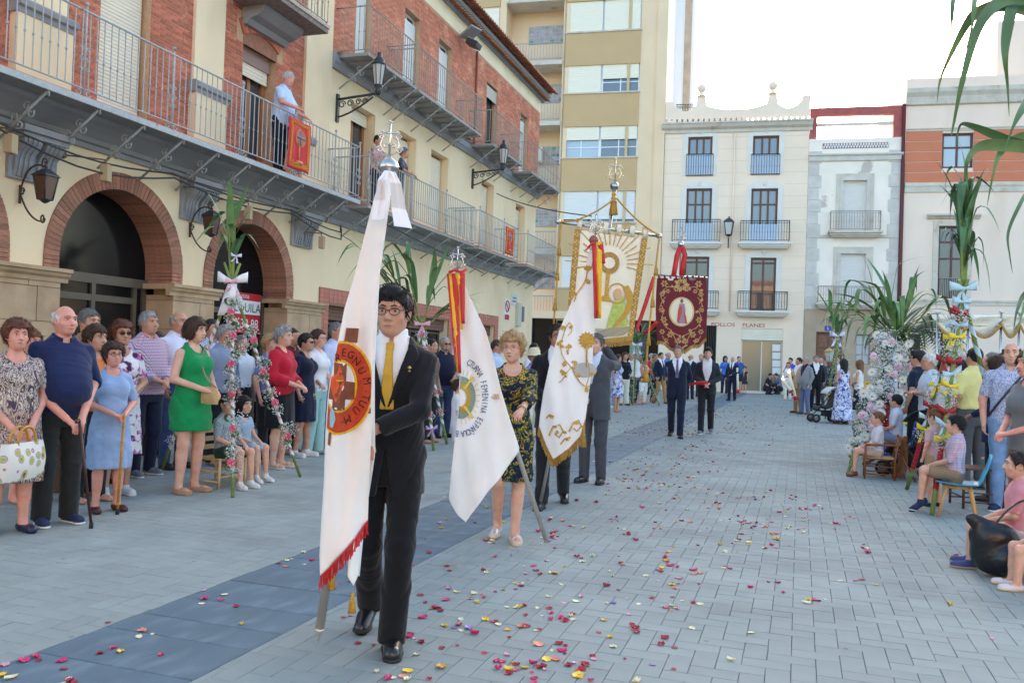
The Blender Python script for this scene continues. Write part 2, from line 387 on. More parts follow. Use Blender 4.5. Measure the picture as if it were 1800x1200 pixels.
def person(label,loc,face,h=1.72,sex='m',group=None,res=.012,wide=1.0,belly=0.0,bust=None,head=1.0,hyaw=0.0,hpitch=0.0,skin='fair',hair='short',hairc='dark',
   pose='stand',armL='down',armR='down',top=None,bottom=None,shoes=None,lean=0.0,legs=None,glasses=None,seat=.45,cat='person',name='person',beard=None,z=0.0,skirt_hem=None,seed=None,neck=None,detail=None,mouth=True):
 """top: dict(kind shirt|jacket|dress|tee|polo, mat, sleeve 0..1 of whole arm, hem z, inner mat, tie mat); bottom: dict(kind trousers|skirt|shorts, mat, hem)"""
 S = h/1.75;seed = seed if seed is not None else (int(abs(loc[0]*37+loc[1]*91)) % 97)
 rs = res/S
 T = thing(name,label,cat,(loc[0],loc[1],z),face,group,S)
 female = sex == 'f'
 # ---- skeleton (unit figure 1.75 m tall, facing +Y)
 sit = pose in ('sit','squat','floor')
 hz = {'sit': seat/S+.09,'squat': .30,'floor': .14}.get(pose,.92)
 dz = hz-.92                                                     # torso shift for seated figures
 sh = (.165 if female else .188)*wide**.6
 hipx = .095*wide**.5
 LR = (-1,1)                                                     # -1 left of the figure is -X when it faces +Y
 hips = [np.array([s*hipx,0,hz]) for s in LR]
 if legs is not None: knees = [np.array(k,float) for k in legs[0]];ankles = [np.array(k,float) for k in legs[1]]
 elif pose == 'sit': knees = [np.array([s*.11,.42,hz+.02]) for s in LR];ankles = [np.array([s*.11,.44,max(.09,hz-.42)]) for s in LR]
 elif pose == 'squat': knees = [np.array([s*.16,.36,.50]) for s in LR];ankles = [np.array([s*.13,.12,.09]) for s in LR]
 elif pose == 'floor': knees = [np.array([s*.14,.34,.42]) for s in LR];ankles = [np.array([s*.10,.62,.09]) for s in LR]
 elif pose == 'walk': knees = [np.array([-.09,.14,.50]),np.array([.09,.03,.49])];ankles = [np.array([-.09,.20,.09]),np.array([.09,-.26,.13])]
 elif pose == 'walk2': knees = [np.array([-.09,.03,.49]),np.array([.09,.14,.50])];ankles = [np.array([-.09,-.26,.13]),np.array([.09,.20,.09])]
 else: knees = [np.array([s*.10,.015,.49]) for s in LR];ankles = [np.array([s*.105,-.02+.03*s*(seed % 3-1),.085]) for s in LR]
 # torso leans about the hips
 Lm = rotm(0,-lean,0);piv = np.array([0,0,.92])
 def tp(q): return (np.asarray(q,float)-piv)@Lm.T+piv+np.array([0,0,dz])     # torso space -> figure space
 def inv(p): return (p-np.array([0,0,dz])-piv)@Lm+piv
 sho = [tp([s*(sh-.012),-.01,1.385]) for s in LR]
 ARM = {'down': ((.25,-.03,1.14),(.235,.06,.89)),'clasp': ((.255,.0,1.13),(.05,.24,1.02)),'low': ((.25,-.01,1.13),(.06,.21,.86)),
   'fold': ((.25,.07,1.17),(-.04,.24,1.17)),'fwd': ((.25,.10,1.17),(.13,.35,1.13)),'back': ((.25,-.12,1.15),(.08,-.22,.95)),
   'up': ((.22,.20,1.30),(.10,.30,1.52)),'rail': ((.27,.12,1.17),(.20,.36,1.10)),'lap': ((.22,.05,1.13),(.10,.30,1.03)),'pocket': ((.29,-.06,1.15),(.20,.04,.93))}
 elb,wri = [],[]
 for s,a in zip(LR,(armL,armR)):
  if not isinstance(a,str) and a[0] == 'w':            # reach for a world point
   w_ = np.array(XF[T.name].inverted() @ Vector([float(v) for v in a[1]]));s0_ = sho[LR.index(s)];dv = w_-s0_;L_ = np.linalg.norm(dv);L2 = min(L_,.545);w_ = s0_+dv/L_*L2
   off = math.sqrt(max(.0,.278**2-(L2/2)**2));hint = np.array([s*.7,-.35,-1.0]) if len(a) < 3 else np.array(a[2],float);u_ = dv/L_;hint = hint-u_*np.dot(hint,u_);hint /= np.linalg.norm(hint)+1e-9;e = (s0_+w_)/2+hint*off
  elif isinstance(a,str): e,w_ = ARM[a];e = tp((s*e[0]*(sh/.188)**.7,e[1],e[2]));w_ = tp((s*w_[0],w_[1]+belly*.6,w_[2]))
  else: e,w_ = a;e = np.array(e,float);w_ = np.array(w_,float)
  elb.append(e);wri.append(w_)
 hc = np.array([0,.004,1.515]);head = head*1.02;Hm = rotm(hyaw,hpitch,0)
 def hp(q): return tp(((np.asarray(q,float)-np.array([0,0,1.535]))*head)@Hm.T+hc)
 def hinv(p): return ((inv(p)-hc)@Hm)/head+np.array([0,0,1.535])
 b_ = belly;W = wide
 if female:
  sec = [[.78,0,-.01,.15*W,.10],[.90,0,-.015,.18*W,.125*W],[1.00,0,b_*.5,.165*W,.115*W+b_*.5],[1.10,0,b_*.6,.135*W,.095*W+b_*.6],[1.20,0,b_*.3,.138*W,.10*W+b_*.3],[1.30,0,.01,.15*W,.105*W],[1.39,0,-.01,.155*W**.5,.088],[1.435,0,-.015,.125,.07],[1.47,0,-.015,.075,.06],[1.50,0,-.012,.05,.052]]
 else:
  sec = [[.78,0,0,.145*W,.10],[.90,0,-.005,.168*W,.12],[1.00,0,b_*.6,.165*W,.11*W+b_*.6],[1.10,0,b_*.8,.16*W,.11*W+b_*.8],[1.20,0,b_*.5,.165*W,.113*W+b_*.5],[1.32,0,.005,.178*W,.12*W],[1.40,0,-.01,.176*W**.5,.10],[1.445,0,-.015,.145,.08],[1.48,0,-.015,.085,.068],[1.51,0,-.012,.058,.06]]
 bust = (.055 if female else 0) if bust is None else bust
 def torso(p,g=0.0,lo=None,fold=None):
  q = inv(p);s_ = sec
  d = loft(q,s_,g,fold)
  if bust:
   for s in LR: d = smin(d,ell(q,(s*.07,.085*W,1.27),(.065+g,bust+g,.065+g)),.05)
  return d
 def headf(p):
  q = hinv(p)
  d = ell(q,(0,.005,1.645),(.073,.097,.107))
  d = smin(d,ell(q,(0,.045,1.582),(.054,.058,.064)),.035)
  d = smin(d,ell(q,(0,.070,1.553),(.026,.022,.018)),.02)
  d = smin(d,ell(q,(0,.088,1.672),(.052,.016,.014)),.02)                  # brow
  for s in LR:
   d = smin(d,ell(q,(s*.046,.072,1.612),(.020,.016,.020)),.02)         # cheek
   d = -smin(-d,ell(q,(s*.031,.112,1.648),(.019,.017,.012)),.014)      # socket
   d = smin(d,ell(q,(s*.076,-.005,1.632),(.010,.022,.033),rotm(0,0,s*.2)),.008)
  d = smin(d,cone(q,(0,.096,1.652),(0,.122,1.614),.009,.0135),.010)
  for s in LR: d = smin(d,ell(q,(s*.012,.108,1.609),(.009,.011,.009)),.008)
  d = smin(d,ell(q,(0,.098,1.582),(.024,.010,.006)),.008)
  d = smin(d,ell(q,(0,.096,1.572),(.021,.010,.006)),.006)
  d = d*head
  d = smin(d,cone(p,tp([0,-.018,1.44]),hp([0,-.012,1.56]),.060 if not female else .050,.052 if not female else .045),.03)
  return d
 def hand(p,i,d):
  s = LR[i];w0 = wri[i];ax = (w0-elb[i])/np.linalg.norm(w0-elb[i])
  side = np.cross(ax,np.array([0,0,1.0]));side = side/(np.linalg.norm(side)+1e-9)
  kind = (armL,armR)[i]
  inw = np.array([-s,.2,0.0]) if kind == 'down' else np.array([0,0,-1.0])
  inw = inw-ax*np.dot(inw,ax);inw /= np.linalg.norm(inw)+1e-9
  sp = np.cross(ax,inw)                                                             # across the palm
  if np.dot(sp,np.array([0,1,0]) if kind == 'down' else np.array([-s,0,0])) < 0: sp = -sp
  k = .93 if female else 1.0
  pal = w0+ax*.05*k
  m = np.stack([ax,sp,inw],1)
  d = smin(d,ell(p,pal,(.052*k,.038*k,.018*k),m),.015)
  for j,(o,l) in enumerate(((-.029,.060),(-.010,.072),(.010,.078),(.028,.070))):
   a0 = w0+ax*.088*k+sp*o*k;a1 = a0+(ax*.8+inw*.45)*l*.5*k;a2 = a1+(ax*.45+inw*.8)*l*.5*k
   d = smin(d,np.minimum(cone(p,a0,a1,.0092*k,.0085*k),cone(p,a1,a2,.0085*k,.007*k)),.004)
  t0 = w0+ax*.03*k+sp*.028*k;t1 = t0+(ax*.6+sp*.5+inw*.35)*.045*k;t2 = t1+(ax*.85+inw*.4)*.034*k
  return smin(d,np.minimum(cone(p,t0,t1,.013*k,.0105*k),cone(p,t1,t2,.0105*k,.008*k)),.008)
 aw = W**.6*(.92 if female else 1.0)
 foot_dir = []
 for i in (0,1):
  v = knees[i]-ankles[i];f_ = np.array([LR[i]*.18,1.0,0]);f_ /= np.linalg.norm(f_);foot_dir.append(f_)
 heel = ankles
 def footf(p,i,g):
  a = ankles[i];f_ = foot_dir[i];lift = max(0,a[2]-.09)
  h0 = a+np.array([0,0,-.048])-f_*.035;t_ = np.array([a[0],a[1],.028+lift*.15])+f_*.155
  if lift > .02: t_ = np.array([a[0],a[1],.03])+f_*.13
  m_ = lerp(h0,t_,.55)
  d = smin(cone(p,h0,t_,.030+g,.026+g),cone(p,m_+np.array([LR[i]*.010,0,-.004]),t_-f_*.01,.034+g,.028+g),.02)
  d = smin(d,cone(p,a,h0+f_*.05,.034+g,.028+g),.03)
  return np.maximum(d,-(p[:,2]-(.004 if lift < .05 else -.1)))
 def leg(p,i,r0,r1,r2,t1=1.0,k=.03):
  a,b,c = hips[i],knees[i],ankles[i]
  d = cone(p,a,b,r0,r1)
  if t1 > 0: d = smin(d,cone(p,b,lerp(b,c,t1),r1,r1+(r2-r1)*t1),k)
  return d
 def arm(p,i,r0,r1,r2,t=1.0):
  a,b,c = sho[i],elb[i],wri[i];la = np.linalg.norm(b-a);lb = np.linalg.norm(c-b);L_ = t*(la+lb)
  if L_ <= la: return cone(p,a,lerp(a,b,L_/la),r0,r0+(r1-r0)*L_/la)
  u = (L_-la)/lb;return smin(cone(p,a,b,r0,r1),cone(p,b,lerp(b,c,u),r1,r1+(r2-r1)*u),.02)
 tsl = top.get('sleeve',0) if top else 0
 def bodyf(p):
  d = torso(p,-.010)
  for i in (0,1):
   d = smin(d,leg(p,i,.088*W**.7,.054*W**.5,.036),.02)
   q = lerp(knees[i],ankles[i],.25)+np.array([0,-.018,0])
   d = smin(d,cone(p,q,lerp(knees[i],ankles[i],.6),.050*W**.5,.038),.03)
   d = smin(d,arm(p,i,.047*aw,.039*aw,.026*aw),.025)
   m = near(p,ankles[i],.34)
   if m.any(): d[m] = smin(d[m],footf(p[m],i,0),.02)
   m = near(p,wri[i],.26)
   if m.any(): d[m] = hand(p[m],i,d[m])
  m = near(p,hp([0,0,1.60]),.32*head)
  if m.any(): d[m] = smin(d[m],headf(p[m]),.012)
  return d
 allp = np.array([*hips,*knees,*ankles,*elb,*wri,*sho,hp([0,0,1.77]),hp([0,.15,1.6]),hp([0,-.13,1.6]),hp([.1,0,1.6]),hp([-.1,0,1.6])])
 lo = allp.min(0)-.16;hi = allp.max(0)+.16;lo[2] = -.02
 lo[0] -= .06*W;hi[0] += .06*W;hi[1] += belly+.06
 hcen = hp([0,.01,1.63])
 fine = (hcen,(.14,.14,.17))
 def mk(nm,fn,mat,lo=lo,hi=hi,r=rs,fine=None,parent=T,smooth=True):
  v,f = surface(fn,lo,hi,r,fine)
  if not len(f): return None
  me = mesh_np(nm,v,f,[mat],smooth);return link(nm,me,parent)
 smat = skin_mat(skin)
 mk('body',bodyf,smat,fine=fine if res < .016 else None)
 # ---- lower clothes
 kind = bottom.get('kind') if bottom else None
 fold = wrinkle
 if kind in ('trousers','shorts'):
  tuck = not top or top['kind'] == 'jacket' or top.get('hem',.9) > .97;wz = 1.04 if tuck else top.get('hem',.9)+.05
  fl = bottom.get('flare',.062)
  def bf(p):
   q = inv(p);d = np.maximum(loft(q,sec[:4],.012 if tuck else .004),q[:,2]-wz)
   for i in (0,1):
    if kind == 'trousers':
     c_ = ankles[i]+np.array([0,0,-.035])
     l = smin(cone(p,hips[i],knees[i],.102*W**.7,.074*W**.5),cone(p,knees[i],c_,.074*W**.5,fl),.03)
     l = np.maximum(l,-(((p-c_)@((knees[i]-c_)/np.linalg.norm(knees[i]-c_)))+.012))
    else:
     e = lerp(hips[i],knees[i],bottom.get('cut',.8));l = cone(p,hips[i],e,.108*W**.7,.098*W**.5)
     ax_ = (e-hips[i])/np.linalg.norm(e-hips[i]);l = np.maximum(l,(p-e)@ax_)
    d = smin(d,l,.03)
   return d+fold(p,.0065,30,seed)
  mk('trousers' if kind == 'trousers' else 'shorts',bf,bottom['mat'])
 elif kind == 'skirt':
  hem = bottom.get('hem',.5)
  fl = bottom.get('flare',1.15)
  def bf(p):
   q = inv(p)
   if sit:
    d = loft(q,sec[:4],.015)
    for i in (0,1): d = smin(d,cone(p,hips[i],lerp(hips[i],knees[i],bottom.get('cut',.85)),.105,.085),.10)
    return d+fold(p,.006,22,seed)
   s_ = [[hem,0,0,.185*W*fl,.135*W*fl],[.75,0,0,.19*W*(1+(fl-1)*.5),.135*W],[.90,0,-.01,.188*W,.135*W],[1.03,0,b_*.5,.17*W,.12*W+b_*.6]]
   return loft(p,s_,.0,(bottom.get('fold',.05),9,hem,1.0,seed))+fold(p,.004,20,seed)
  mk('skirt',bf,bottom['mat'])
 # ---- upper clothes
 if top:
  tk = top['kind'];hem = top.get('hem',.90);g = top.get('grow',{'jacket': .024,'dress': .014,'shirt': .018}.get(tk,.014));slv = tsl
  nk = top.get('neck',{'jacket': 0,'dress': .06,'shirt': .006,'polo': .008}.get(tk,.03))
  sl_r = top.get('sr',.012 if tk != 'jacket' else .014)
  vz = top.get('vz',1.14)
  def tf(p):
   q = inv(p)
   s_ = [list(r) for r in sec]
   if tk == 'jacket':
    s_ = [[.66,0,-.01,.185*W,.135*W+b_*.3]]+s_[1:]
    if female: s_[2][3] *= 1.02
   elif tk == 'dress' and not sit:
    fl = top.get('flare',1.15);s_ = [[top.get('hem',.5),0,0,.18*W*fl,.135*W*fl],[.75,0,0,.182*W*(1+(fl-1)*.4),.13*W]]+s_[1:]
   elif tk in ('shirt','tee','blouse') and hem < .98: s_[1][3] *= 1.03;s_[2][3] = max(s_[2][3],.165*W);s_[0] = [.70,0,0,.172*W,.12*W]
   d = loft(q,s_,g,(top.get('fold',.05),9,hem,1.05,seed) if tk == 'dress' and not sit else None)
   if bust:
    for s in LR: d = smin(d,ell(q,(s*.07,.085*W,1.27),(.067+g,bust+g,.067+g)),.06)
   d = np.maximum(d,hem-q[:,2]) if not (tk == 'dress' and sit) else d
   if tk == 'dress' and sit:
    d = np.maximum(d,.80-q[:,2])
    for i in (0,1): d = smin(d,cone(p,hips[i],lerp(hips[i],knees[i],top.get('cut',.85)),.108*W**.5,.088),.08)
   nc = tp([0,.0,1.50]);
   if slv > 0:
    for i in (0,1):
     l = arm(p,i,.050*aw+sl_r*.9,.043*aw+sl_r,.033*aw+sl_r,slv)
     if slv < .97:      # flat cuff
      la = np.linalg.norm(elb[i]-sho[i]);lb = np.linalg.norm(wri[i]-elb[i]);L_ = slv*(la+lb)
      e,ax_ = (lerp(sho[i],elb[i],L_/la),(elb[i]-sho[i])/la) if L_ <= la else (lerp(elb[i],wri[i],(L_-la)/lb),(wri[i]-elb[i])/lb)
      l = np.maximum(l,np.where(np.linalg.norm(p-e,axis=1) < .12,(p-e)@ax_,l))
     d = smin(d,l,.03)
     if slv >= .97:
      ax_ = (wri[i]-elb[i])/np.linalg.norm(wri[i]-elb[i]);cl = (p-(wri[i]-ax_*.005))@ax_
      d = np.where(np.linalg.norm(p-wri[i],axis=1) < .11,np.maximum(d,cl),d)
   d = d+fold(p,top.get('wr',.009 if tk in ('jacket','dress') else .0065),24,seed+3)
   # neckline
   if nk: d = np.maximum(d,-ell(q,(0,.055,1.50),(.075+nk*.3,.10,.05+nk)))
   if tk == 'jacket':
    vv = np.abs(q[:,0])-np.clip((q[:,2]-vz)*.30,0,.085)
    fr = np.where((q[:,1] > .0) & (q[:,2] > vz),-vv,1.0*-1)
    lowv = np.abs(q[:,0])-np.clip((.98-q[:,2])*.18,0,.05);fr = np.where((q[:,1] > 0) & (q[:,2] < .98),-lowv,fr)
    d = np.maximum(d,fr)
    d = np.maximum(d,-ell(q,(0,.03,1.53),(.066,.075,.075)))
   return d
  nm = {'jacket': 'jacket','dress': 'dress','tee': 'tee_shirt','polo': 'polo_shirt','blouse': 'blouse'}.get(tk,'shirt')
  mk(nm,tf,top['mat'])
  if tk == 'jacket':
   im = top.get('inner',cloth('white_shirt',(.75,.75,.76)))
   def inf(p):
    q = inv(p);d = loft(q,sec,.011);d = np.maximum(d,1.0-q[:,2])
    d = np.minimum(d,np.maximum(np.abs(ell(q,(0,-.008,1.515),(.066,.068,.075)))-.007,np.maximum(q[:,2]-1.545+.25*np.maximum(q[:,1],0),1.44-q[:,2])))
    return np.maximum(d,np.where((q[:,1] > 0) & (q[:,2] > 1.47),.010-np.abs(q[:,0]),-1.0))
   mk('shirt',inf,im,r=min(rs,.009))
   if top.get('tie') is not None:
    def tief(p):
     q = inv(p);zt = np.clip((1.47-q[:,2])/.40,0,1);wd = np.where(q[:,2] > 1.435,.020,.014+.026*zt)
     yb = np.interp(q[:,2],[1.0,1.1,1.2,1.32,1.41,1.46],[.125*W+b_*1.2,.125*W+b_*1.6,.128*W+b_,.135*W,.100,.078])
     d = np.maximum(np.abs(q[:,0])-wd,np.abs(q[:,1]-yb-.010)-.010)
     return np.maximum(d,np.maximum(q[:,2]-1.475,vz-.01-q[:,2]))
    tl = tp([-.08,.0,1.0]);th_ = tp([.08,.3+b_*2,1.5]);a_ = np.minimum(tl,th_)-.06;c_ = np.maximum(tl,th_)+.06
    mk('tie',tief,top['tie'],lo=a_,hi=c_,r=min(rs,.007))
   def lapf(p):
    q = inv(p);zz = np.clip((q[:,2]-vz)/(1.47-vz),0,1);ed = np.clip((q[:,2]-vz)*.30,0,.085)
    wd = .012+.052*np.clip(zz*1.25,0,1)*np.where(zz > .80,np.clip((1.02-zz)*4,0,1)+.2,1)
    dsurf = np.abs(loft(q,[list(r) for r in sec],g+.004))-.006
    return np.maximum(np.maximum(dsurf,np.maximum(ed-np.abs(q[:,0]),np.abs(q[:,0])-ed-wd)),np.maximum(np.maximum(vz-q[:,2],q[:,2]-1.47),-q[:,1]+.0))
   if res < .013: mk('lapel',lapf,top['mat'],r=rs*.8)
  if tk in ('shirt','polo') and nk:
   def colf(p):
    q = inv(p);d = np.abs(ell(q,(0,-.006,1.490),(.076,.080,.095)))-.009
    d = np.maximum(d,np.maximum(q[:,2]-1.520+.55*np.maximum(q[:,1],0),1.40-q[:,2]+.3*np.minimum(q[:,1],0)))
    return np.maximum(d,np.where(q[:,1] > .02,.028-np.abs(q[:,0]),-1))
   cl = tp([0,0,1.5]);mk('collar',colf,top['mat'],lo=cl-.16,hi=cl+.14,r=min(rs,.010))
 # ---- shoes
 if shoes:
  for i in (0,1):
   cut = shoes.get('cut',.10);openf = shoes.get('open',False)
   def sf(p):
    d = footf(p,i,.009)
    if openf:
     yy = (p-ankles[i])@foot_dir[i];st = np.minimum(np.abs(yy-.10)-.022,np.abs(yy+.02)-.010)
     d = np.maximum(d,np.where(p[:,2] > .022+max(0,ankles[i][2]-.09),st,-1))
    elif shoes.get('court'): d = np.maximum(d,np.where(((p-ankles[i])@foot_dir[i]) > .085,-1,p[:,2]-.06-max(0,ankles[i][2]-.09)))
    return np.maximum(d,p[:,2]-cut-max(0,ankles[i][2]-.09))
   c_ = ankles[i];sh_ = mk('shoe',sf,shoes['mat'],lo=c_-np.array([.2,.2,.12+max(0,c_[2]-.09)]),hi=c_+np.array([.2,.28,.12]),r=min(rs,.010))
   if shoes.get('sole') is not None and sh_ is not None:
    th = shoes.get('sole_h',.022);lf = max(0,ankles[i][2]-.09)
    def so_(p):
     q = p.copy();q[:,2] = .03;d = footf(q,i,.013);return np.maximum(d,np.abs(p[:,2]-th/2-lf*.2)-th/2)
    mk('sole',so_,shoes['sole'],lo=c_-np.array([.2,.2,.12+max(0,c_[2]-.09)]),hi=c_+np.array([.2,.28,.12]),r=min(rs,.010),parent=sh_)
 # ---- hair
 if hair != 'bald':
  hm = hair_mat(hairc,HAIRC[hairc])
  th = {'short': .011,'quiff': .016,'rim': .007,'perm': .026,'bob': .020,'long': .016,'bun': .012,'pony': .010,'crop': .006,'wavy': .022}[hair]
  def hf(p):
   q = hinv(p);n_ = wrinkle(q,.009 if hair in ('perm','wavy') else .005,75,seed)
   d = ell(q,(0,-.008,1.652),(.079+th,.098+th,.108+th*.8))
   if hair == 'quiff': d = smin(d,ell(q,(0,.055,1.735),(.06,.055,.035)),.03)
   if hair in ('bob','long'):
    bot = 1.55 if hair == 'bob' else 1.36
    c = loft(q,[[bot,0,-.045,.085,.065],[1.58,0,-.03,.103,.085],[1.66,0,-.01,.100,.10],[1.70,0,-.01,.09,.09]]);d = smin(d,c,.03)
   if hair == 'perm': d = smin(d,ell(q,(0,-.018,1.672),(.098,.108,.104)),.03)
   if hair == 'bun': d = smin(d,ell(q,(0,-.115,1.70),(.045,.045,.045)),.01)
   if hair == 'pony': d = smin(smin(d,ell(q,(0,-.11,1.68),(.03,.03,.03)),.01),cone(q,(0,-.125,1.67),(0,-.13,1.50),.028,.014),.02)
   d = d+n_
   yy = q[:,1];xx = np.abs(q[:,0])
   if hair in ('bob','long'):
    face_ = ell(q,(0,.125,1.60),(.080,.105,.100));d = -smin(-d,face_,.012)
   else:
    lowz = {'perm': -.035,'wavy': -.015}.get(hair,0.0);rec = {'rim': .02,'crop': .008,'short': .004,'perm': -.006,'quiff': -.014,'wavy': .0}.get(hair,0)
    zl = np.interp(yy,[-.12,-.085,-.045,-.015,.020,.040,.048,.062,.085,.12],[1.560+lowz,1.565+lowz,1.595+lowz,1.648+lowz*.5,1.648+lowz*.5,1.625+lowz*.7,1.660,1.690+rec,1.704+rec,1.704+rec])
    zl = zl+.010*np.sin(q[:,0]*95+seed)*(yy > .05)*(1 if hair in ('quiff','short','wavy') else .3)+.014*np.clip((xx-.03)/.04,0,1)*(yy > .05)
    tap = np.clip((1.685-q[:,2])/.09,0,1)*(th*(.75 if hair not in ('perm','wavy') else .30))
    d = np.maximum(d+tap,(zl-q[:,2])*.8)
   if hair == 'rim': d = np.maximum(d,q[:,2]-1.680-.25*np.clip(-q[:,1],0,.1))
   return d*head
  c_ = hp([0,-.02,1.62]);ex_ = np.array([.20,.22,.20])*head
  if hair == 'long': ex_[2] = .34
  ho = mk('hair',hf,hm,lo=c_-ex_,hi=c_+ex_,r=min(rs*.6,.009))
  if ho is not None and res < .0165:          # loose locks over the mass of hair
   k = len(ho.data.vertices);co = np.zeros(k*3,np.float32);ho.data.vertices.foreach_get('co',co);co = co.reshape(-1,3);no = np.zeros(k*3,np.float32);ho.data.vertex_normals.foreach_get('vector',no);no = no.reshape(-1,3)
   rg_ = np.random.default_rng(seed+5);ii = rg_.integers(0,k,620);P_,N_ = co[ii],no[ii];cr = np.asarray(hp([0.01,-.045,1.765]))
   D = P_-cr+rg_.normal(size=P_.shape)*(.030 if hair not in ('perm','wavy') else .10);D -= N_*(D*N_).sum(1)[:,None];D /= np.linalg.norm(D,axis=1)[:,None]+1e-6
   L_ = (rg_.uniform(.02,.05,len(ii))*(.45 if hair in ('crop','rim') else 1.0))[:,None];S_ = np.cross(D,N_)*(.0016+.0010*rg_.random(len(ii)))[:,None]*max(1,res/.009)
   lift = rg_.uniform(.002,.007,len(ii))[:,None]*(.5 if hair in ('crop','rim') else 1);A = P_-N_*.003;B_ = P_+D*L_*.5+N_*lift;C_ = P_+D*L_+N_*(lift*.7)-np.array([0,0,.004])
   vv_ = np.stack([A-S_,A+S_,B_-S_,B_+S_,C_-S_*.2,C_+S_*.2],1).reshape(-1,3);b0 = np.arange(len(ii))[:,None]*6;ff_ = np.concatenate([b0+np.array([0,1,3,2]),b0+np.array([2,3,5,4])])
   so_ = link('hair_locks',mesh_np('hair_locks',vv_,ff_,[hm],True),ho);so_['kind'] = 'stuff'
 if beard:
  def bfn(p):
   q = hinv(p);d = ell(q,(0,.044,1.572),(.064,.066,.052));d = np.maximum(d,q[:,2]-1.605+.0);d = np.maximum(d,-ell(q,(0,.115,1.577),(.022,.03,.010)));return d*head+wrinkle(q,.003,90,seed)
  c_ = hp([0,.04,1.57]);mk('beard',bfn,hair_mat(beard,HAIRC[beard]),lo=c_-.12,hi=c_+.12,r=.008)
 # ---- face
 def hpts(a): return [hp(q) for q in a]
 if detail is None: detail = res < .016
 def raw(nm,mb,mat,solid=0):
  me = mb.mesh(nm,mat);return link(nm,me,T)
 if detail:
  ew = M('eye_white',(.62,.60,.57),.3);ei = M('eye_iris',(.03,.02,.015),.2)
  for s in LR:
   m = MB();e = .0104
   m.smooth = True;
   vs = [];fs = []
   for i in range(7):
    for j in range(10):
     a_,b2 = math.pi*i/6,2*math.pi*j/10;vs.append(hp([s*.031+e*1.35*math.sin(a_)*math.cos(b2),.0895+e*math.sin(a_)*math.sin(b2),1.647+e*.62*math.cos(a_)]))
   fs = [(i*10+j,(i+1)*10+j,(i+1)*10+(j+1) % 10,i*10+(j+1) % 10) for i in range(6) for j in range(10)]
   m.add(vs,fs,True);eo = raw('eye',m,ew)
   m = MB();m.add([hp([s*.031+.0058*math.cos(t)*rr,.0998-.0*rr,1.647+.0054*math.sin(t)*rr]) for rr in (1.0,) for t in np.linspace(0,2*math.pi,9)[:-1]],[tuple(range(8))]);io = link('iris',m.mesh('iris',ei),eo)
   m = MB();m.tube(hpts([(s*.012,.106,1.668),(s*.030,.1045,1.6745),(s*.050,.088,1.668)]),[.0030*head,.0040*head,.0020*head],6)
   raw('eyebrow',m,hair_mat(hairc if hair != 'bald' and hairc not in ('white',) else 'salt',HAIRC[hairc if hairc not in ('white',) else 'salt']))
   m = MB();m.tube(hpts([(s*.016,.1005,1.6545),(s*.031,.1035,1.6575),(s*.047,.091,1.653)]),.0015*head,5);raw('eyelid',m,M('lash',(.03,.018,.014),.8))
  m = MB();m.tube(hpts([(-.024,.0965,1.577),(-.010,.1085,1.5785),(0,.1105,1.5772),(.010,.1085,1.5785),(.024,.0965,1.577)]),[.0018,.0042,.0048,.0042,.0018],6)
  raw('lips',m,M('lips_red',srgb(178,86,80),.5) if female and cat != 'child' else M('lips',srgb(184,122,106),.6))
 if glasses:
  gm = M('glasses_'+glasses,{'dark': (.01,.01,.012),'brown': (.05,.025,.02),'metal': (.35,.33,.3),'sun': (.01,.01,.01)}[glasses],.3)
  go = None
  m = MB()
  for s in LR:
   ring = [(s*.032+.0235*math.cos(t),.1175-.012*abs(math.cos(t)) * (1 if math.cos(t)*s > 0 else .15),1.644+.0175*math.sin(t)) for t in np.linspace(0,2*math.pi,15)]
   m.tube(hpts(ring),.0020*head if glasses != 'metal' else .0012*head,5,caps=False)
   m.tube(hpts([(s*.055,.105,1.650),(s*.078,.07,1.652),(s*.083,.0,1.648)]),.0022*head,5)
  m.tube(hpts([(-.009,.1175,1.648),(0,.120,1.650),(.009,.1175,1.648)]),.0022*head,5)
  go = raw('glasses',m,gm)
  if glasses == 'sun':
   for s in LR:
    m = MB();m.add(hpts([(s*.032+.0235*math.cos(t),.1165-.010*abs(math.cos(t))*(1 if math.cos(t)*s > 0 else .1),1.644+.0175*math.sin(t)) for t in np.linspace(0,2*math.pi,13)[:-1]]),[tuple(range(12))]);lo_ = link('lens',m.mesh('lens',glass_mat('sun_lens',(.008,.008,.01),.08)),go)
 T['_p'] = 1;del T['_p']
 return T,dict(tp=tp,hp=hp,wri=wri,elb=elb,sho=sho,S=S,knees=knees,ankles=ankles)
def toworld(T,q):
 return np.array(XF[T.name] @ Vector([float(v) for v in q]))
def part(T,nm,mb,mat,**k):
 """A part given in world coordinates."""
 return mb.build(nm,mat,T,**k)

# ---------------------------------------------------------------- ground
def project(p):
 v = np.asarray(p,float)-CAM;c = v@AX_F;return 900+FPX*(v@AX_R)/c,600-FPX*(v@AX_U)/c,c
def in_view(p,mx=120,my=90):
 x,y,c = project(p);return c > .3 and -mx < x < 1800+mx and -my < y < 1200+my
JOINT = M('joint',srgb(104,106,108),.95,var=.2,scale=30)
PAVE_C = srgb(151,158,153)
PAVER = M('paver',PAVE_C,.82,var=.10,scale=2.2,bump=.25,bscale=150,island=.05,c2=tuple(np.array(PAVE_C)*.84),c2scale=.9,c2lo=.5,c2hi=.75,spec=.35)
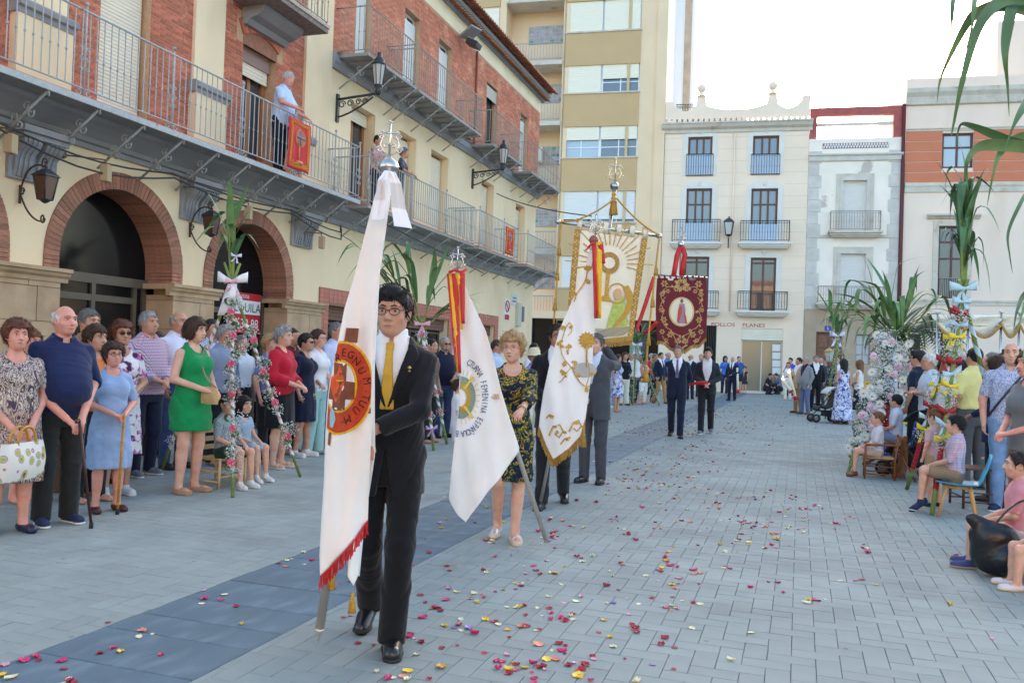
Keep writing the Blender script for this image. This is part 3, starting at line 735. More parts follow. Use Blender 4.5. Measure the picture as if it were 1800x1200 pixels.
# gum and oil spots trodden into the paving
N_,L_ = PAVER.node_tree.nodes,PAVER.node_tree.links;b_ = N_['Principled BSDF'];src = b_.inputs['Base Color'].links[0].from_socket
g_ = N_.new('ShaderNodeNewGeometry');vo = N_.new('ShaderNodeTexVoronoi');vo.inputs['Scale'].default_value = 3.2;L_.new(g_.outputs['Position'],vo.inputs['Vector']);nz = N_.new('ShaderNodeTexNoise');nz.inputs['Scale'].default_value = .7;nz.inputs['Detail'].default_value = 6;L_.new(g_.outputs['Position'],nz.inputs['Vector'])
m1 = N_.new('ShaderNodeMapRange');m1.inputs[1].default_value = .030;m1.inputs[2].default_value = .055;m1.inputs[3].default_value = .62;m1.inputs[4].default_value = 1.0;L_.new(vo.outputs['Distance'],m1.inputs[0])
m2 = N_.new('ShaderNodeMapRange');m2.inputs[1].default_value = .35;m2.inputs[2].default_value = .68;m2.inputs[3].default_value = 1.07;m2.inputs[4].default_value = .88;L_.new(nz.outputs[0],m2.inputs[0])
mm = N_.new('ShaderNodeMath');mm.operation = 'MULTIPLY';L_.new(m1.outputs[0],mm.inputs[0]);L_.new(m2.outputs[0],mm.inputs[1])
vs = N_.new('ShaderNodeVectorMath');vs.operation = 'SCALE';L_.new(src,vs.inputs[0]);L_.new(mm.outputs[0],vs.inputs['Scale']);L_.new(vs.outputs[0],b_.inputs['Base Color'])
SLATE = M('slate',srgb(96,114,124),.65,var=.14,scale=5,bump=.35,bscale=30,obj=.07,c2=srgb(116,130,138),c2scale=9,c2lo=.52,c2hi=.75,stretch=(1,.35,1))
g = MB();g.add([(-700,-300,-.014),(700,-300,-.014),(700,900,-.014),(-700,900,-.014)],[(0,1,2,3)])
ground = g.build('ground',M('ground_base',srgb(122,126,126),.95,var=.15,scale=3));tag(ground,kind='structure')
BAND0,BAND1,U,YFAR = -3.33,-2.46,.115,20.0
FAR = bpy.data.materials.new('paving_far');FAR.use_nodes = True
N_,L_ = FAR.node_tree.nodes,FAR.node_tree.links;b_ = N_['Principled BSDF'];b_.inputs['Roughness'].default_value = .82;b_.inputs['Specular IOR Level'].default_value = .35
tc_ = N_.new('ShaderNodeTexCoord');br = N_.new('ShaderNodeTexBrick');br.inputs['Scale'].default_value = 1;br.inputs['Brick Width'].default_value = .23;br.inputs['Row Height'].default_value = .115
br.inputs['Mortar Size'].default_value = .004;br.inputs['Color1'].default_value = (*[c*.93 for c in PAVE_C],1);br.inputs['Color2'].default_value = (*[c*1.04 for c in PAVE_C],1);br.inputs['Mortar'].default_value = (*srgb(104,106,108),1)
no_ = N_.new('ShaderNodeTexNoise');no_.inputs['Scale'].default_value = .9;no_.inputs['Detail'].default_value = 5;mx_ = N_.new('ShaderNodeMix');mx_.data_type = 'RGBA';mx_.blend_type = 'MULTIPLY'
mr_ = N_.new('ShaderNodeMapRange');mr_.inputs[1].default_value = .45;mr_.inputs[2].default_value = .75;mr_.inputs[3].default_value = 0;mr_.inputs[4].default_value = .7
L_.new(tc_.outputs['Object'],br.inputs['Vector']);L_.new(tc_.outputs['Object'],no_.inputs['Vector']);L_.new(no_.outputs[0],mr_.inputs[0]);L_.new(mr_.outputs[0],mx_.inputs[0]);L_.new(br.outputs[0],mx_.inputs[6]);mx_.inputs[7].default_value = (.8,.8,.8,1);L_.new(mx_.outputs[2],b_.inputs['Base Color'])
g = MB()
for x0,x1 in ((-9.4,BAND0),(BAND1,40)): g.add([(x0,YFAR,0),(x1,YFAR,0),(x1,70,0),(x0,70,0)],[(0,1,2,3)])
g.add([(-40,28.6,0),(-9.4,28.6,0),(-9.4,70,0),(-40,70,0)],[(0,1,2,3)])
pavement = g.build('pavement',FAR);tag(pavement,kind='structure')
def paver_shape(w,l,gap=.0028,ch=.0022,dep=.012):
 a,b = w/2-gap/2,l/2-gap/2
 vs = [(-a+ch,-b+ch,0),(a-ch,-b+ch,0),(a-ch,b-ch,0),(-a+ch,b-ch,0),(-a,-b,-ch),(a,-b,-ch),(a,b,-ch),(-a,b,-ch),(-a,-b,-dep),(a,-b,-dep),(a,b,-dep),(-a,b,-dep)]
 fs = [(0,1,2,3)]+[(i,4+i,4+(i+1) % 4,(i+1) % 4) for i in range(4)]+[(4+i,8+i,8+(i+1) % 4,4+(i+1) % 4) for i in range(4)]
 return vs,fs
blocks = []
for i in range(int(-9.4/U),int(12/U)):
 for j in range(int(1.0/U),int(YFAR/U)+2):
  k = (i-j) % 4
  if k == 0: x0,x1,y0,y1 = i*U,(i+2)*U,j*U,(j+1)*U
  elif k == 2: x0,x1,y0,y1 = i*U,(i+1)*U,(j-1)*U,(j+1)*U
  else: continue
  for a,b in ((-9.4,BAND0),(BAND1,12)):
   p,q = max(x0,a),min(x1,b)
   if q-p < .02: continue
   yb = min(y1,YFAR)
   if yb-y0 < .02: continue
   c = ((p+q)/2,(y0+yb)/2,0)
   if in_view(c): blocks.append((project(c)[2],c,round(q-p,4),round(yb-y0,4)))
blocks.sort(key=lambda t: t[0])
def visible_rank(b):   # the photograph's near clear paving counts first
 return b[0]
PM = {}
for d,c,w_,l_ in blocks[:300]:
 if (w_,l_) not in PM:
  v_,f_ = paver_shape(w_,l_);PM[(w_,l_)] = mesh_np('paver',v_,f_,[PAVER])
 inst('paver',PM[(w_,l_)],pavement,(c[0],c[1],random.uniform(-.0012,.0008)),(random.gauss(0,.004),random.gauss(0,.004),random.gauss(0,.006)))
vv,ff = [],[]
for d,c,w_,l_ in blocks[300:]:
 v_,f_ = paver_shape(w_,l_);o = len(vv);t1,t2,dz_ = random.gauss(0,.004),random.gauss(0,.004),random.uniform(-.0012,.0008)
 if d > 11: v_,f_ = v_[:8],f_[:5]
 vv += [(x+c[0],y+c[1],z+dz_+t1*x+t2*y) for x,y,z in v_];ff += [tuple(o+k for k in q) for q in f_]
me = mesh_np('paver_field',vv,ff,[PAVER]);o = link('paver_field',me,pavement);o['kind'] = 'stuff'
# slate strip
g = MB();g.add([(BAND0,45,-.001),(BAND1,45,-.001),(BAND1,70,-.001),(BAND0,70,-.001)],[(0,1,2,3)])
band = g.build('slate_path',SLATE);tag(band,kind='structure')
y = 1.6;SM = {}
while y < 45:
 l_ = random.choice((.26,.30,.34,.42,.46)) if y < 24 else 1.2
 if l_ not in SM:
  v_,f_ = paver_shape(BAND1-BAND0,l_,.006,.004,.013);SM[l_] = mesh_np('slate_slab',v_,f_,[SLATE])
 inst('slate_slab',SM[l_],band,((BAND0+BAND1)/2,y+l_/2,random.uniform(-.002,.001)),(random.gauss(0,.002),random.gauss(0,.002),0));y += l_
# dark drain strip across the square
a = gp(1205,712);b = gp(1440,716)
g = MB();dn = np.array([.03,1,0])*.22
g.add([a+(0,0,.004),b+(0,0,.004),b+dn+(0,0,.004),a+dn+(0,0,.004)],[(0,1,2,3)])
tag(g.build('drain_channel',SLATE),kind='structure')

# ---------------------------------------------------------------- helpers for facades
EX,EY,EZ = np.array([1.0,0,0]),np.array([0,1.0,0]),np.array([0,0,1.0])
def facade(mb,o,ex,n,w0,w1,z0,z1,holes,depth):
 """Wall front with rectangular openings (s0,s1,z0,z1) and their reveals; n points out of the wall."""
 o,ex,n = [np.array(q,float) for q in (o,ex,n)]
 S = sorted({w0,w1,*[min(max(h[k],w0),w1) for h in holes for k in (0,1)]});Z = sorted({z0,z1,*[min(max(h[k],z0),z1) for h in holes for k in (2,3)]})
 P = lambda s,z,d=0: o+ex*s+EZ*z-n*d
 for a,b in zip(S,S[1:]):
  for c,d in zip(Z,Z[1:]):
   m = ((a+b)/2,(c+d)/2)
   if any(h[0] < m[0] < h[1] and h[2] < m[1] < h[3] for h in holes): continue
   mb.add([P(a,c),P(b,c),P(b,d),P(a,d)],[(0,1,2,3)],False)
 for h in holes:
  a,b,c,d = h[:4]
  for p,q in (((a,c),(a,d)),((a,d),(b,d)),((b,d),(b,c)),((b,c),(a,c))):
   mb.add([P(*p),P(*q),P(*q,depth),P(*p,depth)],[(0,1,2,3)],False)
def obox(mb,o,ex,n,s0,s1,z0,z1,d0,d1):
 """Box in facade coordinates; d measured outward."""
 c = np.array(o,float)+np.array(ex)*(s0+s1)/2+EZ*(z0+z1)/2+np.array(n)*(d0+d1)/2
 mb.box(c,(abs(s1-s0),abs(d1-d0),abs(z1-z0)),ax=(ex,n,EZ))
CREAM = M('cream_plaster',srgb(240,218,180),.9,var=.05,scale=1.3,bump=.12,bscale=40,c2=srgb(226,200,162),c2scale=.9,c2lo=.5,c2hi=.75,stretch=(1,1,.45))
CREAM2 = M('pale_plaster',srgb(240,226,192),.9,var=.06,scale=1.1,bump=.12,bscale=40,c2=srgb(228,212,178),c2scale=.8,c2lo=.52,c2hi=.72)
GREYM = M('grey_moulding',srgb(146,148,150),.75,var=.09,scale=3,bump=.1,bscale=30)
IRON = M('grey_iron',srgb(166,172,174),.55,var=.12,scale=20,c2=srgb(140,120,100),c2scale=14,c2lo=.62,c2hi=.7)
IRON_D = M('dark_iron',(.03,.035,.04),.5,var=.2,scale=20)
IRON_R = M('worn_iron',srgb(160,150,138),.6,var=.18,scale=18,c2=srgb(120,78,52),c2scale=16,c2lo=.6,c2hi=.7)
BRICK = M('brick',srgb(190,112,88),.88,var=.12,scale=20,bump=.3,bscale=60,island=.24,c2=srgb(204,142,112),c2scale=5,c2lo=.55,c2hi=.75)
BRICK2 = M('brick_pale',srgb(196,120,94),.88,var=.12,scale=20,bump=.3,bscale=60,island=.20,c2=srgb(222,160,128),c2scale=2.0,c2lo=.5,c2hi=.75)
VOUS = M('brick_arch',srgb(162,114,92),.9,var=.16,scale=14,bump=.3,bscale=50,island=.2,obj=.2,c2=srgb(176,124,100),c2scale=6,c2lo=.52,c2hi=.72)
MORTAR = M('mortar',srgb(196,160,128),.95,var=.1,scale=20)
STONE = M('sandstone',srgb(190,162,130),.9,var=.14,scale=3.5,bump=.3,bscale=45,obj=.08,c2=srgb(176,146,110),c2scale=2.4,c2lo=.5,c2hi=.7)
ALU = M('brown_aluminium',srgb(104,94,82),.45,metal=.3,var=.06)
DGLASS = glass_mat('dark_glass',(.010,.010,.011),.10);DGLASS.node_tree.nodes['Principled BSDF'].inputs['Specular IOR Level'].default_value = .2
WGLASS = glass_mat('window_glass',(.05,.06,.07),.03)
SHUT = M('roller_shutter',srgb(232,222,200),.6,var=.04,scale=3)
WOOD = M('stained_wood',srgb(160,104,52),.55,var=.15,scale=6,stretch=(1,1,.15))
WOODD = M('dark_wood',srgb(96,66,50),.55,var=.15,scale=6,stretch=(1,1,.15))
TERRA = M('terracotta',srgb(170,104,74),.9,var=.2,scale=8,obj=.2,island=.2,c2=srgb(206,178,150),c2scale=6,c2lo=.5,c2hi=.75)
def shutter(parent,o,ex,n,s0,s1,z0,z1,d,mat=SHUT,pitch=.05,name='shutter'):
 """Roller shutter: one child of the window whose slats are ridges."""
 mb = MB();k = max(2,int((z1-z0)/pitch));rows = []
 P = lambda s,z,dd: np.array(o,float)+np.array(ex)*s+EZ*z+np.array(n)*dd
 for i in range(k):
  za = z0+(z1-z0)*i/k;zb = z0+(z1-z0)*(i+1)/k;h = zb-za
  for f,dd in ((0,0),(.12,.008),(.5,.012),(.88,.008)): rows.append([P(s0,za+h*f,d+dd),P(s1,za+h*f,d+dd)])
 rows.append([P(s0,z1,d),P(s1,z1,d)]);mb.sheet(rows,False)
 return mb.build(name,mat,parent)
def framed(parent,o,ex,n,s0,s1,z0,z1,d,mat,name='window',cols=2,bars=(),fw=.06,glass=WGLASS,panel=0.0):
 """A window: frame as the part, each pane a sub-part."""
 mb = MB();th = .05
 obox(mb,o,ex,n,s0,s0+fw,z0,z1,d-th,d);obox(mb,o,ex,n,s1-fw,s1,z0,z1,d-th,d)
 obox(mb,o,ex,n,s0+fw,s1-fw,z1-fw,z1,d-th,d-.002);obox(mb,o,ex,n,s0+fw,s1-fw,z0,z0+fw,d-th,d-.002)
 iw = (s1-s0-2*fw)/cols
 for c in range(1,cols): obox(mb,o,ex,n,s0+fw+iw*c-fw*.45,s0+fw+iw*c+fw*.45,z0+fw,z1-fw,d-th,d-.004)
 zs = sorted([z0+fw,*[z0+(z1-z0)*b for b in bars],z1-fw])
 for zb in zs[1:-1]: obox(mb,o,ex,n,s0+fw,s1-fw,zb-fw*.4,zb+fw*.4,d-th,d-.006)
 if panel: obox(mb,o,ex,n,s0+fw,s1-fw,z0+fw,z0+panel,d-th,d-.012)
 w_ = mb.build(name,mat,parent)
 for c in range(cols):
  for za,zb in zip(zs,zs[1:]):
   if panel and zb <= z0+panel: continue
   g_ = MB();e = random.gauss(0,.006)
   P = lambda s,z,q: np.array(o,float)+np.array(ex)*s+EZ*z+np.array(n)*(d-.035+q)
   a,b = s0+fw+iw*c,s0+fw+iw*(c+1)
   g_.add([P(a,za,e),P(b,za,-e),P(b,zb,-e),P(a,zb,e)],[(0,1,2,3)]);g_.build('pane',glass,w_)
 return w_
def bricks(parent,o,ex,n,rects,course=.05,ln=.24,mat=BRICK,keep=300,proud=.006,holes=()):
 """Courses of bricks; the nearest ones single objects, the rest one part."""
 lst = [];J = .009
 for (s0,s1,z0,z1) in rects:
  k = int((z1-z0)/course)
  for r_ in range(k):
   za = z0+r_*course;s = s0-(ln/2 if r_ % 2 else 0)
   while s < s1:
    a,b = max(s,s0),min(s+ln,s1)
    segs = [(a,b)]
    for h in holes:
     if h[2] < za+course*.5 < h[3]:
      ns = []
      for (p,q) in segs:
       if q <= h[0] or p >= h[1]: ns.append((p,q));continue
       if p < h[0]: ns.append((p,h[0]))
       if q > h[1]: ns.append((h[1],q))
      segs = ns
    for p,q in segs:
     if q-p > .03: lst.append((p,q,za))
    s += ln
 vis = []
 for t in lst:
  c = np.array(o,float)+np.array(ex)*(t[0]+t[1])/2+EZ*t[2]
  x,y,d = project(c);vis.append((d if (-30 < x < 1830 and -30 < y < 1230) else 1e6+d,t))
 vis.sort(key=lambda q: q[0]);BMs = {}
 yaw = math.atan2(ex[1],ex[0])
 for i,(dd,(p,q,za)) in enumerate(vis):
  if dd > 1e6 and i > keep: break
  if i < keep:
   w_ = round(q-p-J,3)
   if w_ not in BMs:
    m_ = MB();m_.box((0,0,0),(w_,.03,course-J));BMs[w_] = m_.mesh('brick',mat)
   c = np.array(o,float)+np.array(ex)*(p+q)/2+EZ*(za+course/2)+np.array(n)*(proud-.015+random.uniform(-.002,.002))
   inst('brick',BMs[w_],parent,c,(0,0,yaw))
 mb = MB();far = [t for dd,t in vis[keep:] if dd < 1e6]
 for p,q,za in far:
  P = lambda s,z,d_: np.array(o,float)+np.array(ex)*s+EZ*z+np.array(n)*d_
  a,b,c,d = p+J/2,q-J/2,za+J/2,za+course-J/2;pr = proud+random.uniform(-.002,.002)
  mb.add([P(a,c,pr),P(b,c,pr),P(b,d,pr),P(a,d,pr),P(a,c,-.006),P(b,c,-.006),P(b,d,-.006),P(a,d,-.006)],[(0,1,2,3),(4,5,1,0),(5,6,2,1),(6,7,3,2),(7,4,0,3)],False)
 if far: mb.build('brickwork',mat,parent,kind='stuff')
def bar_mesh(h,mat,r=.007,knob=True,key=[0]):
 k = (round(h,3),mat.name,r,knob)
 if k not in bar_mesh.c:
  m = MB();m.tube([(0,0,0),(0,0,h)],r,6,caps=False)
  if knob:
   for z_ in (.42,): m.lathe((0,0,h*z_-.018),[(r,0),(r*1.9,.009),(r*1.9,.026),(r,.036)],6)
  bar_mesh.c[k] = m.mesh('baluster',mat)
 return bar_mesh.c[k]
bar_mesh.c = {}
def scroll(mb,c,ex,ey,r,turns=1.2,t=.006,flip=1,start=0.0):
 pts = []
 for i in range(14):
  a = start+flip*2*math.pi*turns*i/13;q = r*(1-.65*i/13);pts.append(np.array(c,float)+np.array(ex)*q*math.cos(a)+np.array(ey)*q*math.sin(a))
 mb.tube(pts,t,5)
def railing(parent,path,z,h=.98,mat=IRON,sp=.112,newels=(),r=.0075,ornament=False):
 """Bars along a plan path at floor height z; every bar is a part."""
 mb = MB()
 for k,(zz,rr) in enumerate(((z+h,.014),(z+.07,.010))):
  mb = MB();
  for a,b in zip(path,path[1:]): mb.tube([(a[0],a[1],zz),(b[0],b[1],zz)],rr,6)
  mb.build('handrail' if k == 0 else 'bottom_rail',mat,parent)
 me = bar_mesh(h-.07,mat,r)
 for a,b in zip(path,path[1:]):
  L = math.hypot(b[0]-a[0],b[1]-a[1]);k = max(1,int(round(L/sp)))
  for i in range(k+1):
   if i == 0 and a is not path[0]: continue
   t = i/k;inst('baluster',me,parent,(a[0]+(b[0]-a[0])*t,a[1]+(b[1]-a[1])*t,z+.07))
 for (x,y) in newels:
  mb = MB();mb.tube([(x,y,z),(x,y,z+h+.06)],.013,6);mb.sphere((x,y,z+h+.085),.026)
  if ornament:
   for zz in (.30,.42,.54):
    for s in (-1,1): scroll(mb,(x,y+s*.045,z+zz),(0,s,0),(0,0,1),.030,1.1,.006)
   for s in (-1,1): scroll(mb,(x,y+s*.07,z+.03),(0,s,0),(0,0,-1),.045,.9,.007)
  mb.build('newel',mat,parent)
def strut(parent,y,X,zt,XW,zw,mat=IRON):
 mb = MB();mb.tube([(X,y,zt),(XW,y,zw)],.016,6)
 m = lerp((X,y,zt),(XW,y,zw),.5);dx = X-XW;dz = zt-zw;l = math.hypot(dx,dz);ex = np.array([dx/l,0,dz/l]);ey = np.array([-ex[2],0,ex[0]])
 for s in (-1,1):
  for q in (-1,1): scroll(mb,m+ex*.10*s+ey*.055*q,ex*s,ey*q,.055,1.0,.009)
 mb.tube([(X,y,zt+.06),(X,y,zt-.07)],.012,6);mb.build('bracket',mat,parent)
def spiral_lamp(parent,base,out,mat):
 """Wrought wall bracket curling under and over a lantern."""
 mb = MB();b = np.array(base,float);o = np.array(out,float)
 mb.tube(bez(b+EZ*.02,b+o*.15+EZ*.42,b+o*.60+EZ*.30,12),.011,6);scroll(mb,b+o*.56+EZ*.34,o,EZ,.07,1.2,.010)
 mb.tube(bez(b+EZ*.0,b+o*.25-EZ*.35,b+o*.62-EZ*.34,12),.011,6);scroll(mb,b+o*.58-EZ*.30,o,-EZ,.06,1.2,.010)
 mb.tube([b+EZ*.10,b-EZ*.12],.016,6);scroll(mb,b+o*.06+EZ*.02,o,EZ,.05,1.2,.009);mb.build('bracket',mat,parent)
def lantern(parent,c,s,mat,glass,taper=.62,n=4,rot=.0):
 """Tapered glazed lantern hanging below c."""
 c = np.array(c,float)
 def ring(r,z): return [c+np.array([r*math.cos(rot+2*math.pi*(i+.5)/n),r*math.sin(rot+2*math.pi*(i+.5)/n),z]) for i in range(n)]
 mb = MB();A,B = ring(s*.5,0),ring(s*.5*taper,-s*1.05)
 for i in range(n):
  mb.tube([A[i],B[i]],s*.035,5);mb.tube([A[i],A[(i+1) % n]],s*.035,5);mb.tube([B[i],B[(i+1) % n]],s*.035,5)
 mb.lathe(c-EZ*s*1.22,[(s*.04,0),(s*.12,s*.04),(s*.30*taper*1.4,s*.15),(s*.34*taper*1.4,s*.17)],10);mb.build('lantern_frame',mat,parent)
 mb = MB();mb.add(ring(s*.60,-.005)+ring(s*.56,s*.05)+ring(s*.20,s*.30)+ring(s*.06,s*.36),[(k*n+i,k*n+(i+1) % n,(k+1)*n+(i+1) % n,(k+1)*n+i) for k in range(3) for i in range(n)]+[tuple(range(n-1,-1,-1)),tuple(3*n+i for i in range(n))],False);mb.sphere(c+EZ*s*.42,s*.07);mb.build('lantern_roof',mat,parent)
 for i in range(n):
  mb = MB();a,b,d,e = A[i],A[(i+1) % n],B[(i+1) % n],B[i];q = lambda p: p+(c-EZ*s*.5-p)*.02
  mb.add([q(a),q(b),q(d),q(e)],[(0,1,2,3)]);mb.build('pane',glass,parent)

# ---------------------------------------------------------------- left terrace, first building: arches, brick upper floor, long balcony
XW,XB = -8.8,-8.05
ARCH = [6.45,9.43,12.41];RO_,RI_,ZC,ZI = 1.25,1.02,2.50,2.34
B1 = thing('arcaded_house','cream house with brick arches and red brick upper floor behind a long grey balcony','building',(XW,9.4,0))
poly = [(3.0,0)]
for c in ARCH:
 poly += [(c-RO_,0),(c-RO_,ZC)]+[(c-RO_*math.cos(t),ZC+RO_*math.sin(t)) for t in np.linspace(0,math.pi,33)[1:-1]]+[(c+RO_,ZC),(c+RO_,0)]
poly += [(14.63,0),(14.63,4.20),(3.0,4.20)]
mb = MB();mb.prism(poly,(XW,0,0),EY,EZ,-EX,.5);mb.build('arcade_wall',CREAM,B1)
wm = None
for c in ARCH:
 if wm is None:
  k = 52;da = math.pi/k;mb = MB();g_ = .004
  pr = [(RI_*math.sin(-da/2)+g_,RI_*math.cos(da/2)),(RI_*math.sin(da/2)-g_,RI_*math.cos(da/2)),(RO_*math.sin(da/2)-g_,RO_*math.cos(da/2)),(RO_*math.sin(-da/2)+g_,RO_*math.cos(da/2))]
  mb.prism(pr,(0,0,0),EY,EZ,-EX,.50);wm = mb.mesh('arch_brick',VOUS)
  mb = MB();mb.box((-.25,0,0),(.5,RO_-RI_,.046));wj = mb.mesh('arch_brick',VOUS)
 for i in range(k): inst('arch_brick',wm,B1,(XW+.018+random.uniform(-.003,.003),c,ZC),(math.pi/2-(i+.5)*da,0,0))
 for s in (-1,1):
  for j in range(3): inst('arch_brick',wj,B1,(XW+.018,c+s*(RO_+RI_)/2,ZI+.03+j*.052))
 mb = MB();mb.prism([((RO_-.004)*math.cos(t),(RO_-.004)*math.sin(t)) for t in np.linspace(0,math.pi,40)]+[((RI_+.004)*math.cos(t),(RI_+.004)*math.sin(t)) for t in np.linspace(math.pi,0,40)],(XW+.008,c,ZC),EY,EZ,-EX,.49);mb.build('arch_mortar',M('arch_joint',srgb(170,140,118),.95),B1)
 # glazing
 d_ = XW-.46;z1 = ZI-.02
 mb = MB();mb.box((d_,c,z1),(.09,2*RI_,.13));mb.box((d_,c,.05),(.08,2*RI_,.1))
 for yy in (-RI_+.05,-.78,.0,.78,RI_-.05): mb.box((d_,c+yy,z1/2),(.08,.07,z1))
 for yy in (-.39,.39): mb.box((d_,c+yy,2.06),(.075,.74,.09));mb.box((d_,c+yy,.30),(.075,.74,.35))
 dr = mb.build('door_frame',ALU,B1)
 for a,b in ((-RI_,-.78),(-.78,0),(0,.78),(.78,RI_)):
  mb = MB();mb.add([(d_,c+a,0),(d_,c+b,0),(d_,c+b,z1),(d_,c+a,z1)],[(0,1,2,3)]);mb.build('pane',DGLASS,dr)
 mb = MB();pts = [(d_-.01,c+RI_*math.cos(t),ZC+RI_*math.sin(t)) for t in np.linspace(0,math.pi,24)]+[(d_-.01,c-RI_,z1),(d_-.01,c+RI_,z1)];mb.add(pts,[tuple(range(len(pts)))]);mb.build('fanlight_pane',DGLASS,dr)
# piers of sandstone
for y0,y1 in ((3.0,5.43),(7.47,8.41),(10.45,11.39),(13.43,14.60)):
 pr = MB();pr.bx(XW-.5,XW+.02,y0+.02,y1-.02,0,ZI-.16);P_ = pr.build('pier',M('pier_joint',srgb(150,126,96),.95),B1)
 n_ = 2 if y1-y0 < 1.5 else 4;zc = 0;row = 0
 while zc < ZI-.2:
  h_ = min(.42,ZI-.16-zc);cuts = [y0]+[y0+(y1-y0)*(i+(.0 if row % 2 else .28))/n_ for i in range(1,n_)]+[y1]
  for a,b in zip(cuts,cuts[1:]):
   mb = MB();mb.bx(XW-.5,XW+.055+random.uniform(-.004,.004),a+.004,b-.004,zc+.004,zc+h_-.004);mb.build('stone_block',STONE,P_)
  zc += h_;row += 1
 mb = MB();prf = [(.0,-.17),(.07,-.17),(.075,-.12),(.11,-.09),(.12,-.05),(.15,-.045),(.15,0),(.0,0)]
 mb.prism([(p[0],p[1]) for p in prf],(XW,y0-.10,ZI),EX,EZ,EY,y1-y0+.20)
 for s,yy in ((-1,y0),(1,y1)): mb.bx(XW-.5,XW-.002,yy-.10 if s < 0 else yy,yy if s < 0 else yy+.10,ZI-.08,ZI-.002)
 mb.build('impost',STONE,P_)
# cornice, consoles, balcony
mb = MB();prf = [(0,3.93),(.05,3.93),(.06,3.99),(.11,4.0),(.14,4.05),(.24,4.11),(.36,4.17),(.44,4.20),(.46,4.25),(0,4.25)]
mb.prism(prf,(XW,3.0,0),EX,EZ,EY,11.62);mb.build('cornice',GREYM,B1)
for yc in (4.95,7.94,10.90,13.85):
 mb = MB();mb.bx(XW,XW+.05,yc-.34,yc+.34,3.33,3.90);mb.bx(XW,XW+.30,yc-.36,yc+.36,3.86,3.935)
 mb.bx(XW,XW+.25,yc-.33,yc+.33,3.80,3.862)
 pf = [(0,3.36),(.055,3.36),(.07,3.42),(.09,3.50),(.09,3.56),(.12,3.63),(.19,3.70),(.22,3.76),(.215,3.805),(0,3.805)]
 for s in (-.16,.16):
  mb.prism(pf,(XW,yc+s-.125,0),EX,EZ,EY,.25)
  for q in (-.065,.0,.065): mb.prism([(p[0]+(.018 if p[0] > 0 else 0),p[1]) for p in pf],(XW,yc+s+q-.014,0),EX,EZ,EY,.028)
 mb.build('console',GREYM,B1)
BAL = 'balcony'
mb = MB();mb.bx(XW,XB+.02,3.0,14.63,4.252,4.30);bl = mb.build('balcony_slab',M('slab_grey',srgb(150,150,146),.85,var=.1),B1)
mb = MB();mb.bx(XW,XB-.01,3.0,14.62,4.302,4.335);mb.build('balcony_tiles',M('balcony_tile',srgb(186,108,84),.85,var=.12),B1)
mb = MB();mb.bx(XB+.0,XB+.03,3.0,14.64,4.24,4.315);mb.build('edge_angle',IRON,B1)
ys = [3.74+.745*i for i in range(15)]
for y in ys: strut(B1,y,XB,4.25,XW+.02,3.72)
railing(B1,[(XB,3.1),(XB,14.60),(XW,14.60)],4.335,.985,IRON,.112,[(XB,y) for y in (6.45,7.95,9.44,10.96,12.4,13.7,14.6)],ornament=True)
# upper floor
ZU0,ZU1 = 4.335,7.75
mb = MB();hol = [(8.91,9.82,ZU0,7.9),(11.93,12.86,ZU0,6.42),(5.9,6.85,ZU0,7.9)]
facade(mb,(XW,0,0),EY,EX,3.0,14.63,4.25,ZU1+1.2,hol,.30);mb.build('upper_wall',MORTAR,B1)
bricks(B1,(XW,0,0),EY,EX,[(8.33,10.69,ZU0,ZU1+1.1),(11.38,13.72,ZU0,ZU1+1.1),(5.2,7.6,ZU0,ZU1)],holes=hol+[(11.75,13.05,6.42,6.95)])
for y0,y1 in ((7.60,8.34),(10.69,11.38),(13.72,14.63),(4.5,5.2)):
 mb = MB();mb.bx(XW-.1,XW+.06,y0,y1,ZU0,9.0);mb.build('pilaster',CREAM,B1)
 if y1 < 14.6:
  mb = MB();mb.bx(XW,XW+.13,y0-.03,y1+.03,ZU0,5.24);pd = mb.build('pedestal',CREAM,B1)
  mb = MB();mb.prism([(0,5.24),(.14,5.24),(.15,5.30),(.19,5.32),(.20,5.38),(.15,5.42),(0,5.42)],(XW,y0-.06,0),EX,EZ,EY,y1-y0+.12);mb.build('pedestal_cap',GREYM,B1)
 else:
  mb = MB();mb.prism([(.06,5.24),(.11,5.26),(.14,5.34),(.10,5.40),(.06,5.40)],(XW,y0-.03,0),EX,EZ,EY,.4);mb.build('pedestal_cap',GREYM,B1)
# windows of the upper floor
for (a,b) in ((8.91,9.82),(5.9,6.85)):
 w_ = framed(B1,(XW,0,0),EY,EX,a,b,ZU0,7.6,-.16,M('tan_frame',srgb(206,160,96),.6),cols=1,fw=.05);shutter(w_,(XW,0,0),EY,EX,a+.05,b-.05,ZU0+.04,7.6,-.135)
w_ = framed(B1,(XW,0,0),EY,EX,11.95,12.84,ZU0,6.40,-.20,WOOD,cols=2,fw=.09);shutter(w_,(XW,0,0),EY,EX,12.0,12.80,5.98,6.22,-.14)
mb = MB();mb.bx(XW-.2,XW-.10,11.95,12.84,6.2,6.42);mb.build('shutter_box',M('box_mauve',srgb(150,122,112),.7),w_)
# curtains inside
mb = MB();mb.sheet([[(XW-.34+.02*math.sin(j*1.7),12.1+.6*j/24,z) for j in range(25)] for z in (ZU0,5.9)]);mb.build('curtain',M('net_curtain',(.6,.6,.58),.9),w_)
